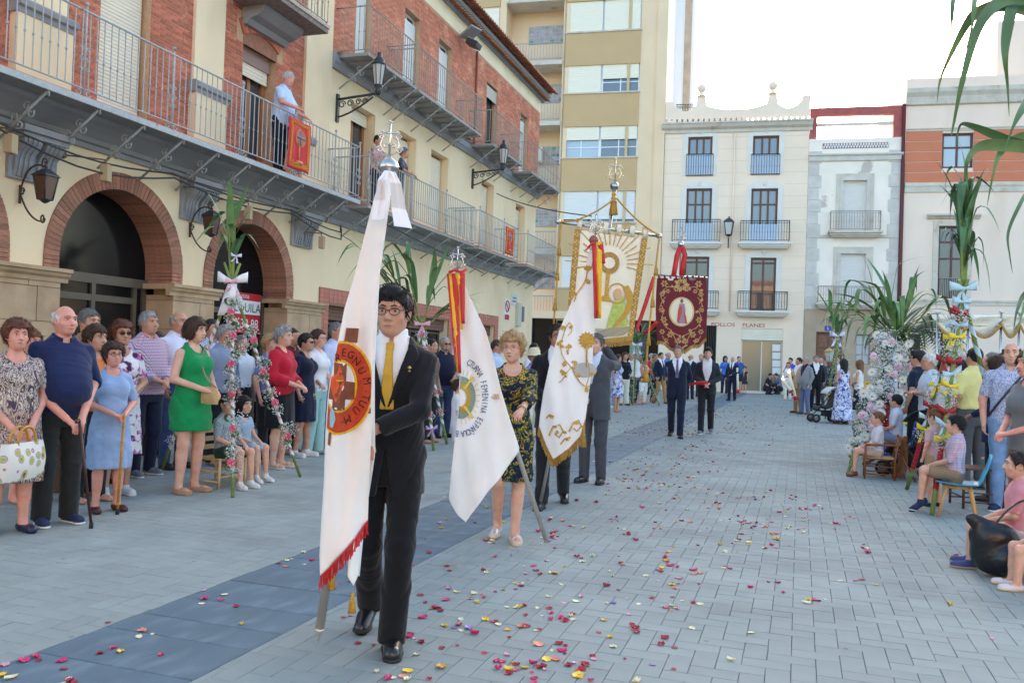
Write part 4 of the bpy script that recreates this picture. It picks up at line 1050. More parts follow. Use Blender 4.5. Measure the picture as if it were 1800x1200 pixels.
# segmental brick arch over the door
cy,rr = 12.40,1.00;zc_ = 6.70-rr
mb = MB();a0 = math.asin(.50/rr);da2 = 2*a0/15
pr = [(rr*math.sin(-da2/2)+.004,rr),(rr*math.sin(da2/2)-.004,rr),((rr+.25)*math.sin(da2/2)-.004,rr+.25),((rr+.25)*math.sin(-da2/2)+.004,rr+.25)]
mb.prism(pr,(0,0,0),EY,EZ,-EX,.12);am = mb.mesh('arch_brick',BRICK)
for i in range(15): inst('arch_brick',am,B1,(XW+.035,cy,zc_),(-(-a0+(i+.5)*da2),0,0))
mb = MB();mb.prism([(-.48,6.42)]+[(rr*math.sin(t),zc_+rr*math.cos(t)) for t in np.linspace(-.5,.5,13)]+[(.48,6.42)],(XW+.008,cy,0),EY,EZ,-EX,.06);mb.build('tympanum',VOUS,B1)
# upper little balcony with console
mb = MB();mb.bx(XW,-8.02,11.6,13.25,7.0,7.10);mb.build('upper_balcony_slab',M('patterned_tile',srgb(132,120,112),.85,var=.3,scale=14),B1)
mb = MB();mb.bx(-8.05,-8.0,11.58,13.27,7.08,7.14);mb.build('edge_angle',IRON_R,B1)
mb = MB();mb.prism([(0,6.72),(.10,6.72),(.16,6.80),(.30,6.84),(.42,6.92),(.44,6.998),(0,6.998)],(XW+.01,11.85,0),EX,EZ,EY,1.15);mb.build('console',GREYM,B1)
railing(B1,[(XW,11.62),(-8.03,11.62),(-8.03,13.23),(XW,13.23)],7.12,.95,IRON_R,.11)
# a mass behind so that openings read as rooms
mb = MB();mb.bx(XW-5,XW-.75,3.0,14.6,0,9.0);mb.build('dark_infill',M('infill_black',(.02,.02,.02),.95),B1)
# "to let" board behind the second arch
sg = MB();yb,zb = onX(428,550,XW-.42)[1:]
sign = thing('rental_sign','red and white to let board behind the glass of the second arch','sign',(XW-.38,yb,zb))
EXS = EY
mb = MB();mb.box((XW-.405,yb,zb),(.012,.92,.70));mb.build('board',M('sign_red',srgb(190,24,36),.5),sign)
mb = MB();mb.box((XW-.397,yb,zb+.10),(.004,.90,.24));mb.build('white_band',M('sign_white',(.8,.8,.8),.5),sign)
mb = MB();put_text(mb,'ALQUILA',(XW-.392,yb,zb+.02),EY,EZ,.165);mb.build('lettering',M('sign_black',(.015,.015,.015),.5),sign)
mb = MB();put_text(mb,'98 38 88',(XW-.396,yb,zb-.26),EY,EZ,.17);put_text(mb,'zona',(XW-.396,yb,zb+.26),EY,EZ,.09);mb.build('numerals',MATS['sign_white'],sign)
# wall lanterns
WL = [(7.80,3.22,'black wrought wall lantern beside the largest brick arch'),(10.80,3.25,'black wrought wall lantern half hidden by reed leaves between two arches')]
for y,z,lb in WL:
 t = thing('wall_lantern',lb,'lantern',(XW,y,z),group='wrought lanterns on the arcade')
 spiral_lamp(t,(XW+.02,y,z-.05),(.62,.0,0),M('rusty_iron',srgb(70,56,46),.6,var=.3,scale=20));lantern(t,(XW+.40,y,z+.14),.26,IRON_D,glass_mat('amber_glass',(.10,.05,.03),.1))
# slack cables under the balcony
for k,(dz_,sag) in enumerate(((3.86,.14),(3.80,.22))):
 t = MB();pts = []
 for i in range(5):
  for u in np.linspace(0,1,8)[:-1]: yy = 4+i*3+u*3;pts.append((XW+.34+.02*k,yy,dz_-sag*math.sin(math.pi*u)*(1 if i % 2 else .5)))
 t.tube([(p[0],min(p[1],14.7),p[2]) for p in pts],.013,5);tag(t.build('cable',IRON_D),('black cable slung under the grey arcade cornice','lower slack cable drooping between the grey consoles')[k],'cable')
for y,z in ((8.75,3.72),(11.75,3.72),(14.0,3.55),(7.35,3.75)):
 t = thing('floodlight',{8.75: 'small beige spot lamp on a rod above the largest arch',11.75: 'beige box lamp on a rod above the second arch',14.0: 'small beige lamp on a rod by the last console',7.35: 'beige lamp on a rod by the first console'}[y],'lamp',(XW,y,z),group='spot lamps under the arcade balcony')
 mb = MB();mb.tube([(XW,y-.35,z+.05),(XW+.35,y,z+.05),(XW+.35,y,z)],.011,6);mb.lathe((XW,y-.35,z+.05),[(.05,0),(.05,.03),(.02,.05)],10,EX);mb.build('arm',M('rust_rod',srgb(120,100,84),.7),t)
 mb = MB();mb.box((XW+.36,y,z-.12),(.10,.12,.22),rz=.3);mb.build('lamp_housing',M('beige_box',srgb(184,160,126),.7),t,bevel=.01)

# ---------------------------------------------------------------- left terrace, second building
Y0,Y1 = 14.632,28.5
B2 = thing('brick_top_house','cream house with brick top storey, tiled eaves and five iron balconies','building',(XW,21,0))
W1 = [(15.54,16.58),(17.75,18.68),(19.56,20.66),(23.13,24.18)]
gfw = [(14.9,17.3),(18.25,21.0),(23.6,24.6)]
hol = [(a,b,4.33,6.52) for a,b in W1]+[(a,b,0.0,2.34) for a,b in gfw]+[(26.3,27.3,4.33,6.4)]
mb = MB();facade(mb,(XW,0,0),EY,EX,Y0,Y1,0,6.96,hol,.32)
mb.add([(XW,Y1,0),(XW-8,Y1,0),(XW-8,Y1,6.96),(XW,Y1,6.96)],[(0,1,2,3)]);mb.build('wall',CREAM,B2)
PINKT = M('pink_tile',srgb(188,118,98),.6,var=.08,obj=.1)
for a,b in gfw:
 mb = MB()
 for (s0,s1,z0,z1) in ((a-.34,a,0,2.34),(b,b+.34,0,2.34),(a-.34,b+.34,2.34,2.66)): obox(mb,(XW,0,0),EY,EX,s0,s1,z0,z1,0,.025)
 tr = mb.build('tile_surround',MATS.get('tile_joint') or M('tile_joint',srgb(160,110,92),.9),B2)
 tm = MB();tm.box((0,0,0),(.02,.155,.075));tm = tm.mesh('tile',PINKT)
 for r_ in range(31):
  for s0,s1 in ((a-.34,a),(b,b+.34)):
   for q in range(2):
    if .9 < r_*.085 and in_view((XW,s0+.08+q*.165,r_*.085)): inst('tile',tm,tr,(XW+.022,s0+.087+q*.165,.045+r_*.085))
 k = int((b-a)/.165)
 for q in range(k):
  for r_ in range(3): inst('tile',tm,tr,(XW+.022,a+(q+.5)*(b-a)/k,2.42+r_*.085))
 w_ = framed(B2,(XW,0,0),EY,EX,a,b,.0,2.34,-.22,ALU,cols=3,bars=(.85,),fw=.06,glass=DGLASS)
 shutter(w_,(XW,0,0),EY,EX,a,b,2.05,2.34,-.12,M('brown_shutter',srgb(120,84,70),.7),.06,'shutter_box')
for i,(a,b) in enumerate(W1+[(26.3,27.3)]):
 w_ = framed(B2,(XW,0,0),EY,EX,a,b,4.33,6.52 if i < 4 else 6.4,-.26,WOOD,cols=2,fw=.08)
 if i: shutter(w_,(XW,0,0),EY,EX,a+.03,b-.03,4.4,6.45 if i < 4 else 6.3,-.22)
 else: shutter(w_,(XW,0,0),EY,EX,a+.03,b-.03,6.24,6.50,-.20)
# lower cornice at balcony level
mb = MB();mb.prism([(0,3.93),(.06,3.93),(.09,4.02),(.22,4.10),(.34,4.16),(.36,4.23),(0,4.23)],(XW,Y0+.05,0),EX,EZ,EY,Y1-Y0-.1);mb.build('cornice',GREYM,B2)
LOW = [(14.95,20.80),(21.1,24.42),(25.3,28.7)]
for a,b in LOW:
 mb = MB();mb.bx(XW,XB+.02,a,b,4.235,4.29);mb.build('balcony_slab',MATS['slab_grey'],B2)
 mb = MB();mb.bx(XW,XB-.01,a+.02,b-.02,4.292,4.32);mb.build('balcony_tiles',MATS['balcony_tile'],B2)
 railing(B2,[(XW,a+.03),(XB,a+.03),(XB,b-.03),(XW,b-.03)],4.32,.93,IRON,.112,[(XB,y) for y in np.arange(a+.03,b,1.95)],ornament=a < 16)
 for y in np.arange(a+.35,b,.95): strut(B2,y,XB,4.23,XW+.02,3.74)
# upper grey cornice with a course of tiles
mb = MB();mb.prism([(0,6.94),(.06,6.94),(.10,7.02),(.13,7.05),(.13,7.19),(.19,7.22),(0,7.26)],(XW,Y0,0),EX,EZ,EY,Y1-Y0+.12);mb.build('cornice',GREYM,B2)
tm = MB();rows = [[(-.02+.26*u,(.075-.012*u)*math.cos(t),(.05-.008*u)*math.sin(t)+.10*(1-u)) for t in np.linspace(0,math.pi,6)] for u in (0,1)];tm.sheet(rows);tm.sheet([[(p[0],p[1]*.8,p[2]-.012) for p in r] for r in rows]);tm.add([rows[1][i] for i in range(6)]+[(p[0],p[1]*.8,p[2]-.012) for p in rows[1]],[(i,i+1,7+i,6+i) for i in range(5)],False);tile = tm.mesh('roof_tile',TERRA)
UPB = [(14.75,16.95),(17.10,21.0),(21.9,24.5),(25.4,28.72)]
for i in range(int((Y1-Y0)/.17)):
 y = Y0+.1+i*.17
 if any(a-.05 < y < b+.05 for a,b in UPB): continue
 inst('roof_tile',tile,B2,(XW,y,7.25),(0,0,random.gauss(0,.04)))
# brick storey
UW = [(15.55,16.2),(17.78,18.62),(19.75,20.60),(23.22,24.18),(26.4,27.2)]
hol = [(a,b,7.3,9.36) for a,b in UW]
XW2 = XW+.02
mb = MB();facade(mb,(XW2,0,0),EY,EX,Y0,Y1,7.2,9.90,hol,.22);mb.add([(XW2,Y1,7.2),(XW2-8,Y1,7.2),(XW2-8,Y1,9.9),(XW2,Y1,9.9)],[(0,1,2,3)]);mb.build('brick_backing',MORTAR,B2)
bricks(B2,(XW2,0,0),EY,EX,[(Y0,Y1,7.28,9.88)],.06,.25,BRICK2,300,.006,hol)
for i,(a,b) in enumerate(UW):
 w_ = framed(B2,(XW2,0,0),EY,EX,a,b,7.3,9.36,-.16,M('white_frame',(.7,.7,.68),.5) if i != 3 else WOODD,cols=2,fw=.05)
 if i != 3: shutter(w_,(XW2,0,0),EY,EX,a+.03,b-.03,7.34,9.2,-.13,M('white_shutter',srgb(222,224,220),.6))
 else: shutter(w_,(XW2,0,0),EY,EX,a,b,8.95,9.3,-.05,M('grey_shutter',srgb(186,184,170),.6))
for a,b in UPB:
 mb = MB();mb.bx(XW,XB+.02,a,b,7.14,7.20);mb.build('balcony_slab',MATS['slab_grey'],B2)
 for y in np.arange(a+.3,b,.42): mb = MB();mb.bx(XW+.2,XB,y-.02,y+.02,7.10,7.138);mb.build('slab_beam',GREYM,B2)
 railing(B2,[(XW,a+.03),(XB,a+.03),(XB,b-.03),(XW,b-.03)],7.20,.92,IRON_R,.112)
 for y in np.arange(a+.25,b,.95): strut(B2,y,XB,7.13,XW+.02,6.62)
mb = MB();mb.bx(XW-8,XW-.45,Y0+.02,Y1-.02,0,10.3);mb.build('dark_infill',MATS['infill_black'],B2)  # solid box added inside to stop sun leaking through the hollow house
# eaves
mb = MB();mb.bx(XW-.1,XW+.035,Y0,Y1+.05,9.90,10.32);mb.build('eaves_band',CREAM2,B2)
mb = MB();mb.prism([(0,10.32),(.10,10.32),(.14,10.40),(.30,10.44),(.34,10.52),(0,10.55)],(XW,Y0,0),EX,EZ,EY,Y1-Y0+.25);mb.build('cornice',GREYM,B2)
for i in range(int((Y1-Y0+.5)/.17)):
 y = Y0-.1+i*.17
 inst('roof_tile',tile,B2,(XW+.10,y,10.33),(0,0,random.gauss(0,.05)),(1,1,.8))
 inst('roof_tile',tile,B2,(XW+.34,y,10.56),(0,-.05,random.gauss(0,.04)),(1.1,1.05,1.2))
mb = MB();rows = []
for k in range(8):
 x = XW+.36-k*.5;z = 10.60+k*.16
 rows.append([(x,Y0-.3+j*.0425,z+.05*abs(math.sin(math.pi*j/4))) for j in range(int((Y1-Y0+.7)/.0425))])
mb.sheet(rows);mb.build('roof',TERRA,B2)
mb = MB();mb.tube([(XW+.06,22.3,9.9),(XW+.06,22.3,7.3)],.03,8);mb.build('drain_pipe',M('copper_pipe',srgb(150,84,60),.6),B2)
# small furniture of the facade: floodlight, plates, meter boxes
t = thing('floodlight','black floodlight with square reflector under the tiled eaves','floodlight',(XW,21.2,9.9));p = onX(833,70,XW+.4)
mb = MB();mb.box(p+EZ*.18+EX*(-.1),(.5,.45,.05),ax=((.8,-.3,.4),(.3,.9,0),(-.4,0,.9)));mb.tube([(XW,p[1],p[2]+.2),p],.02,6);mb.build('bracket',M('grey_plate',srgb(150,150,146),.6),t)
mb = MB();mb.box(p-EZ*.12,(.34,.36,.16),ax=((.9,0,-.4),(0,1,0),(.4,0,.9)));mb.build('housing',IRON_D,t,bevel=.02)
t = thing('street_sign','small white enamel street name plate high on the cream wall end','sign',onX(904,527,XW));p = onX(904,527,XW+.01)
mb = MB();mb.box(p,(.015,.62,.36));mb.build('plate',M('enamel',srgb(206,212,214),.4),t);GL_ = M('grey_letter',srgb(110,120,130),.6)
for z_,w_ in ((.06,.34),(-.05,.42)): mb = MB();mb.box(p+(.010,0,z_),(.006,w_,.045));mb.build('worn_lettering',GL_,t)
p = onX(892,544,XW+.01);t = thing('no_parking_sign','white no parking board with red ring on the cream wall','sign',p)
p = onX(891,545,XW+.012);mb = MB();mb.box(p,(.015,.5,.70));mb.build('board',MATS['sign_white'],t)
mb = MB();mb.tube([p+(.012,.17*math.cos(a),.12+.17*math.sin(a)) for a in np.linspace(0,2*math.pi,19)],.022,5,caps=False);mb.tube([p+(.012,-.12,.24),p+(.012,.12,0)],.018,5);mb.box(p+(.012,0,-.22),(.006,.42,.16));mb.build('red_ring',MATS['sign_red'],t)
for k,(px,py) in enumerate(((911,553),(917,552))):
 p = onX(px,py,XW+.05);t = MB();t.box(p,(.14,.34 if k == 0 else .2,.75 if k == 0 else .5));tag(t.build('meter_box',M('meter%d' % k,srgb(196,196,180) if k == 0 else srgb(120,120,116),.6),bevel=.015),('pale grey meter box beside the no parking board','dark grey junction box at the corner of the cream wall')[k],'box')
for k,pts in enumerate(([(873,340),(905,350),(950,365),(985,372),(1040,380)],[(800,430),(850,455),(900,478),(930,470)],[(680,395),(760,425),(800,445),(850,480)])):
 m_ = MB();q = [onX(x,y,XW+.1+.25*k) if k else onX(x,y,XW+.5+.9*i) for i,(x,y) in enumerate(pts)]
 m_.tube(bez(q[0],(q[1]+q[2])/2-EZ*.15,q[-1],14),.014,5);tag(m_.build('cable',IRON_D),('black overhead cable running from the brick house corner towards the banner','black cable looping along the end of the cream wall','black cable sagging under the second long balcony')[k],'cable')
# bracket street lamps
for px,py,lb in ((612,185,'ornate black street lamp on a scroll bracket near the arcade end'),(850,312,'ornate black street lamp on a scroll bracket further along the terrace')):
 p = onX(px-20 if px < 700 else px-20,py-5,XW)
 t = thing('street_lamp',lb,'street lamp',p,group='bracket street lamps');y = p[1];z = p[2];Lr = .90;q_ = .64
 IRL = M('lamp_black',(.03,.035,.04),.45)
 mb = MB();mb.box((XW+.02,y,z-.12),(.05,.08,.55));mb.tube([(XW,y,z+.05),(XW+Lr,y,z+.12)],.025,6)
 mb.tube(bez((XW+.02,y,z-.30),(XW+.35,y,z-.25),(XW+.8,y,z+.06),10),.018,6)
 for f in (.12,.30,.48,.62): scroll(mb,(XW+f,y,z-.06+f*.08),EX,EZ,.085*(1-f*.5),1.3,.012)
 mb.build('bracket',IRL,t)
 c = np.array([XW+Lr,y,z+.18]);mb = MB();mb.lathe(c-EZ*.1,[(.03,0),(.05,.04),(.07,.08),(.05,.12),(.085,.17),(.09,.20)],12);mb.lathe(c+EZ*.48,[(r_*q_,h_*q_) for r_,h_ in ((.22,0),(.23,.04),(.17,.08),(.16,.16),(.08,.26),(.05,.30),(.07,.34),(.05,.40),(.015,.42))],12);mb.build('lamp_cap',IRL,t)
 mb = MB();mb.lathe(c+EZ*.10,[(.083,0),(.131,.38)],8,smooth=False);mb.build('lamp_glass',M('frosted',(.55,.52,.47),.5),t)
 mb = MB()
 for i in range(8):
  a = 2*math.pi*i/8;mb.tube([c+(.087*math.cos(a),.087*math.sin(a),.10),c+(.136*math.cos(a),.136*math.sin(a),.48)],.008,5)
 mb.build('lamp_ribs',IRL,t)

# ---------------------------------------------------------------- far side of the square
BXA = R(4.94);P0 = np.array([-2.63,46.2,0]);UB = np.array([math.cos(BXA),math.sin(BXA),0]);NB = np.array([math.sin(BXA),-math.cos(BXA),0])
def bq(px,py):
 q = onplane(px,py,P0,NB);return float(np.dot(q-P0,UB)),float(q[2])
def brect(x0,y0,x1,y1):
 a,b = bq(x0,y1),bq(x1,y0);return a[0],b[0],a[1],b[1]
def bpt(s,z,d=0.0): return P0+UB*s+EZ*z+NB*d
def bbox(mb,s0,s1,z0,z1,d0,d1): obox(mb,P0,UB,NB,s0,s1,z0,z1,d0,d1)
H1C = M('ivory_plaster',srgb(242,219,194),.9,var=.04,scale=.8,bump=.08,bscale=25)
WHITE = M('white_surround',srgb(224,218,208),.85,var=.04,scale=2)
H2C = M('flaking_plaster',srgb(244,230,214),.92,var=.05,scale=1.2,bump=.25,bscale=18,c2=srgb(196,184,172),c2scale=.75,c2lo=.62,c2hi=.66)
H2S = M('quoin_stone',srgb(206,198,188),.9,var=.12,scale=2,bump=.2,bscale=20,obj=.06)
REDP = M('red_plaster',srgb(206,124,92),.9,var=.05,scale=1)
MAROON = M('maroon_beam',srgb(172,88,82),.8,var=.12,scale=3)
LSTONE = M('light_stone',srgb(206,196,180),.88,var=.1,scale=2,c2=srgb(176,150,120),c2scale=1.4,c2lo=.6,c2hi=.75)
NETC = M('pale_blind',srgb(170,172,178),.8)
def balcony(parent,s0,s1,zt,zf,out=.55,mat=IRON_D,slabm=None,sp=.13,belly=False):
 """Projecting balcony: moulded slab, rails and single bars."""
 mb = MB();bbox(mb,s0-.10,s1+.10,zf-.10,zf,0,out+.08);bbox(mb,s0-.03,s1+.03,zf-.20,zf-.102,0,out-.03);bbox(mb,s0+.05,s1-.05,zf-.28,zf-.202,0,out-.14)
 mb.build('balcony_slab',slabm or WHITE,parent)
 for zz,nm,rr in ((zt,'handrail',.022),(zf+.09,'bottom_rail',.016),(zf+.09+(zt-zf)*.82,'upper_rail',.012)):
  mb = MB();mb.tube([bpt(s0,zz,0),bpt(s0,zz,out),bpt(s1,zz,out),bpt(s1,zz,0)],rr,5,smooth=False);mb.build(nm,mat,parent)
 me = bar_mesh(zt-zf-.09,mat,.013,True);k = int((s1-s0)/sp)
 for i in range(k+1): inst('baluster',me,parent,bpt(s0+(s1-s0)*i/k,zf+.09,out))
 for d_ in (out*.35,out*.7):
  for s in (s0,s1): inst('baluster',me,parent,bpt(s,zf+.09,d_))
def surround(parent,s0,s1,z0,z1,arched=True,wd=.26,mat=WHITE,d=.03):
 mb = MB();bbox(mb,s0-wd,s0,z0,z1,0,d);bbox(mb,s1,s1+wd,z0,z1,0,d)
 if arched:
  c = (s0+s1)/2;w_ = (s1-s0)/2+wd
  mb.prism([(-w_,z1),(w_,z1),(w_,z1+.12),(w_*.55,z1+.34),(0,z1+.42),(-w_*.55,z1+.34),(-w_,z1+.12)],bpt(c,0,0),UB,EZ,NB,d)
  mb.lathe(bpt(c,z1+.22,d),[(.10,0),(.07,.02),(.02,.03)],8,NB)
 else: bbox(mb,s0-wd,s1+wd,z1,z1+wd,0,d+.002)
 return mb.build('surround',mat,parent)
def hshell(parent,s0,s1,z1,mat,depth=8.0,name='wall'):
 """Side and back walls so the house has depth."""
 mb = MB();a,b = bpt(s0,0),bpt(s1,0);c,d = bpt(s1,0,-depth),bpt(s0,0,-depth);h = EZ*z1
 mb.add([a,b,c,d,a+h,b+h,c+h,d+h],[(1,2,6,5),(2,3,7,6),(3,0,4,7),(4,5,6,7)],False);mb.build(name,mat,parent)
# ---- ivory house with the chicken shop
s0,s1 = bq(1164,400)[0],bq(1419,360)[0];ZC1 = bq(1300,224)[1]
T1 = thing('ivory_house','ivory four storey house with scalloped parapet and black balconies over a shop','building',bpt((s0+s1)/2,0))
WIN = [brect(1208,240,1253,309),brect(1322,238,1370,306),brect(1204,331,1252,430),brect(1318,331,1368,430),brect(1200,451,1247,546),brect(1317,453,1365,546)]
shop = brect(1300,578,1377,690);shop = (shop[0],shop[1],.05,shop[3]);barw = brect(1236,572,1260,640)
mb = MB();facade(mb,P0,UB,NB,s0,s1,0,ZC1,WIN+[shop,barw],.25);mb.build('wall',H1C,T1);hshell(T1,s0,s1,ZC1,H1C,name='side_wall')
for z in np.arange(4.6,ZC1-.2,.62):       # incised courses
 mb = MB();sg_ = [s0]
 for w_ in sorted(WIN):
  if w_[2]-.1 < z < w_[3]+.5: sg_ += [w_[0]-.27,w_[1]+.27]
 for a,b in zip((sg_+[s1])[::2],(sg_+[s1])[1::2]): bbox(mb,a,b,z-.012,z+.012,.0,.006)
 mb.build('course_line',M('course',srgb(226,203,178),.9),T1)
for i,(a,b,c,d) in enumerate(WIN):
 surround(T1,a,b,c,d)
 w_ = framed(T1,P0,UB,NB,a,b,c,d,-.12,WOODD,cols=3 if i < 4 else 2,bars=() if i < 2 else (.72,) if i < 4 else (.9,),fw=.11,glass=glass_mat('sky_glass',(.16,.19,.23),.03) if i in (0,1,2,3) else WGLASS)
 if i in (2,3): pass
for (x0,x1,yt,yb) in ((1207,1253,272,309),(1321,1370,272,307)):
 a,zt = bq(x0,yt);b,zf = bq(x1,yb)
 mb = MB();bbox(mb,a-.02,b+.02,zf-.02,zt+.02,-.06,-.03);mb.build('panel',M('balconet_panel',srgb(196,210,226),.8),T1)
 for zz,nm in ((zt,'handrail'),(zf+.02,'bottom_rail')):
  mb = MB();mb.tube([bpt(a,zz,.06),bpt(b,zz,.06)],.025,5);mb.build(nm,IRON_D,T1)
 me = bar_mesh(zt-zf,IRON_D,.013,True)
 for k in range(12): inst('baluster',me,T1,bpt(a+(b-a)*k/11,zf,.06))
for (x0,x1,yt,yb) in ((1183,1265,389,428),(1302,1386,391,428)):
 a,zt = bq(x0,yt);b,zf = bq(x1,yb);balcony(T1,a,b,zt,zf,.55)
 mb = MB();bbox(mb,a+.3,b-.3,zf,zt-.1,-.06,.02);mb.build('panel',MATS['balconet_panel'],T1)
for (x0,x1,yt,yb) in ((1178,1262,512,546),(1297,1382,513,548)):
 a,zt = bq(x0,yt);b,zf = bq(x1,yb);balcony(T1,a,b,zt,zf,.55)
# cornice and parapet
mb = MB();mb.prism([(0,ZC1-.25),(.08,ZC1-.25),(.10,ZC1-.1),(.26,ZC1+.0),(.34,ZC1+.16),(.40,ZC1+.18),(.40,ZC1+.26),(0,ZC1+.28)],bpt(s0-.15,0),NB,EZ,UB,s1-s0+.3);mb.build('cornice',LSTONE,T1)
k = 26
for i in range(k):
 c = s0+.2+(s1-s0-.4)*i/(k-1)
 mb = MB();bbox(mb,c-.09,c+.09,ZC1+.28,ZC1+.46,.05,.25);mb.build('merlon_block',H1C,T1)
zb = ZC1+.46;fin = [bq(1176,180)[0],bq(1233,180)[0],bq(1358,180)[0],bq(1419,180)[0]];zp = bq(1300,188)[1]
pts = [(s0,zb)]
top = zb+.25
def dip(a,b,ha,hb): return [(a+(b-a)*t,(ha*(1-t)**3+hb*t**3+top*(3*t*(1-t)*1.0))/((1-t)**3+t**3+3*t*(1-t))) for t in np.linspace(0,1,15)]
h_e,h_m = bq(1419,170)[1],bq(1300,186)[1];top = bq(1300,198)[1]
poly = [(s0,zb),(s1,zb),(s1,h_e),(s1-.40,h_e)]+[(p[0],p[1]) for p in dip(s1-.42,fin[2]+.28,h_m+.15,h_m)]+[(fin[2]+.2,h_m+.5),(fin[2]-.2,h_m+.5)]+dip(fin[2]-.28,fin[1]+.28,h_m,h_m)+[(fin[1]+.2,h_m+.5),(fin[1]-.2,h_m+.5)]+dip(fin[1]-.28,s0+.42,h_m,h_m+.1)+[(s0+.40,h_e-.1),(s0,h_e-.1)]
mb = MB();mb.prism(poly,bpt(0,0,.18),UB,EZ,-NB,.22);mb.build('parapet',H1C,T1)
for f in fin[1:3]:
 mb = MB();mb.lathe(bpt(f,h_m+.5,.07),[(.24,0),(.24,.06),(.14,.10),(.10,.18),(.12,.24)],12);mb.sphere(bpt(f,h_m+.95,.07),.24,14,10);mb.build('finial',H1C,T1)
mb = MB()
for i in range(34):
 s = s0+.6+(s1-s0-2.9)*i/33;z = zb+.7
 mb.tube([bpt(s,zb,-.1),bpt(s,zb+.85,-.1)],.012,4);scroll(mb,bpt(s,z,-.1),UB,EZ,.10,1.0,.012)
mb.tube([bpt(s0+.5,zb+.86,-.1),bpt(s1-2,zb+.86,-.1)],.02,4);mb.build('roof_railing',IRON_D,T1,kind='stuff')
mb = MB();bbox(mb,s0+.4,fin[2]-1.2,zb+.2,zb+.95,-5,-1.6);mb.build('roof_room',M('grey_roof',srgb(136,134,134),.9,var=.15),T1)
# shop front
a,b,c,d = shop;zr = bq(1340,598)[1]
sh = framed(T1,P0,UB,NB,a,b,c,zr,-.18,M('shop_frame',srgb(212,208,198),.5),'shop_window',cols=2,fw=.07,glass=glass_mat('shop_glass',srgb(150,136,112),.1))
shutter(T1,P0,UB,NB,a,b,zr,d,-.06,SHUT,.09,'shop_shutter')
mb = MB()
for i,py in enumerate((611,625,639,652)):
 q = bq(1365,py);bbox(mb,q[0]-.2,q[0]+.2,q[1]-.17,q[1]+.17,-.17,-.155)
 mb.build('shop_notice',(M('notice_white',(.75,.75,.72),.6)),sh);mb = MB()
lt = MB();zz = bq(1300,570)[1]-.12;sA,sB = bq(1271,566)[0],bq(1325,568)[0]
put_text(lt,'POLLOS',bpt(sA,zz,.012),UB,EZ,.20,wide=1.25);put_text(lt,'PLANES',bpt(sB,zz,.012),UB,EZ,.20,wide=1.25);lt.build('shop_lettering',M('shop_red',srgb(170,70,72),.7),T1)
bw = framed(T1,P0,UB,NB,*barw,-.12,IRON_D,cols=1,fw=.05,glass=DGLASS)
me = bar_mesh(barw[3]-barw[2],IRON_D,.014,False)
for k in range(7): inst('bar',me,T1,bpt(barw[0]+.05+(barw[1]-barw[0]-.1)*k/6,barw[2],-.03))
mb = MB();q = bq(1290,300)[0];mb.tube([bpt(q,4.2,.05),bpt(q,ZC1-.3,.05)],.05,6);mb.build('drain_pipe',H1C,T1)
# ---- wall lamps on the ivory house
for px,py,lb in ((1278,410,'small black street lamp on the ivory house between its balconies'),):
 s,z = bq(px+2,py+25);t = thing('street_lamp',lb,'street lamp',bpt(s,z))
 mb = MB();mb.tube(bez(bpt(s,z,0),bpt(s,z+.1,.45),bpt(s,z+.45,.45),8),.03,6);mb.build('bracket',IRON_D,t);lantern(t,bpt(s,z+1.25,.45),.62,IRON_D,M('lamp_milk',(.5,.5,.48),.4))
# ---- narrow flaking house with a red roof frame
a0,a1 = s1+.01,bq(1585,360)[0];ZC2 = bq(1500,275)[1];ZP2 = bq(1500,243)[1]
T2 = thing('flaking_house','narrow house of flaking white plaster with grey quoins and maroon roof frame','building',bpt((a0+a1)/2,0))
WIN = [brect(1480,317,1524,411),brect(1475,446,1522,537)];door = brect(1432,584,1481,680);door = (door[0],door[1],0,door[3]);gw = brect(1503,588,1530,640)
mb = MB();facade(mb,P0,UB,NB,a0,a1,bq(1500,545)[1],ZP2,WIN,.3);mb.build('wall',H2C,T2);hshell(T2,a0,a1,ZP2,H2C,name='side_wall')
zg = bq(1500,545)[1]
mb = MB();facade(mb,P0+NB*.04,UB,NB,a0,a1,0,zg,[door,gw],.3);mb.build('ground_floor_wall',M('brown_stone',srgb(178,156,132),.9,var=.1,scale=1.5),T2)
for side in (0,1):
 z = zg;i = 0
 while z < ZC2-.3:
  h_ = .62;w_ = .50 if i % 2 else .62
  mb = MB();x0 = a0+.02 if side == 0 else a1-.02-w_;bbox(mb,x0,x0+w_,z+.01,z+h_-.01,0,.035);mb.build('quoin',H2S,T2);z += h_;i += 1
for (a,b,c,d) in WIN:
 surround(T2,a,b,c,d,False,.34,LSTONE,.05);surround(T2,a,b,c,d,False,.14,H2S,.08)
 w_ = framed(T2,P0,UB,NB,a,b,c,d,-.2,M('grey_frame',srgb(190,190,186),.6),cols=1,fw=.06);shutter(w_,P0,UB,NB,a,b,c,d,-.16,M('pale_shutter',srgb(222,216,208),.6),.09)
for (x0,x1,yt,yb) in ((1459,1545,374,408),(1437,1552,504,535)):
 a,zt = bq(x0,yt);b,zf = bq(x1,yb);balcony(T2,a,b,zt,zf,.5,IRON_R,LSTONE,.12)
mb = MB();bbox(mb,a0,a1,bq(1450,415)[1]-.08,bq(1450,415)[1]+.05,0,.06);mb.build('string_course',LSTONE,T2)
mb = MB();mb.prism([(0,ZC2-.25),(.10,ZC2-.22),(.14,ZC2-.02),(.24,ZC2+.05),(.24,ZC2+.12),(0,ZC2+.12)],bpt(a0,0),NB,EZ,UB,a1-a0);mb.build('cornice',H2S,T2)
pa = brect(1446,250,1562,262);mb = MB();bbox(mb,pa[0],pa[1],pa[2],pa[3],0,.012);mb.build('pierced_strip',M('strip_brown',srgb(150,96,76),.9),T2)
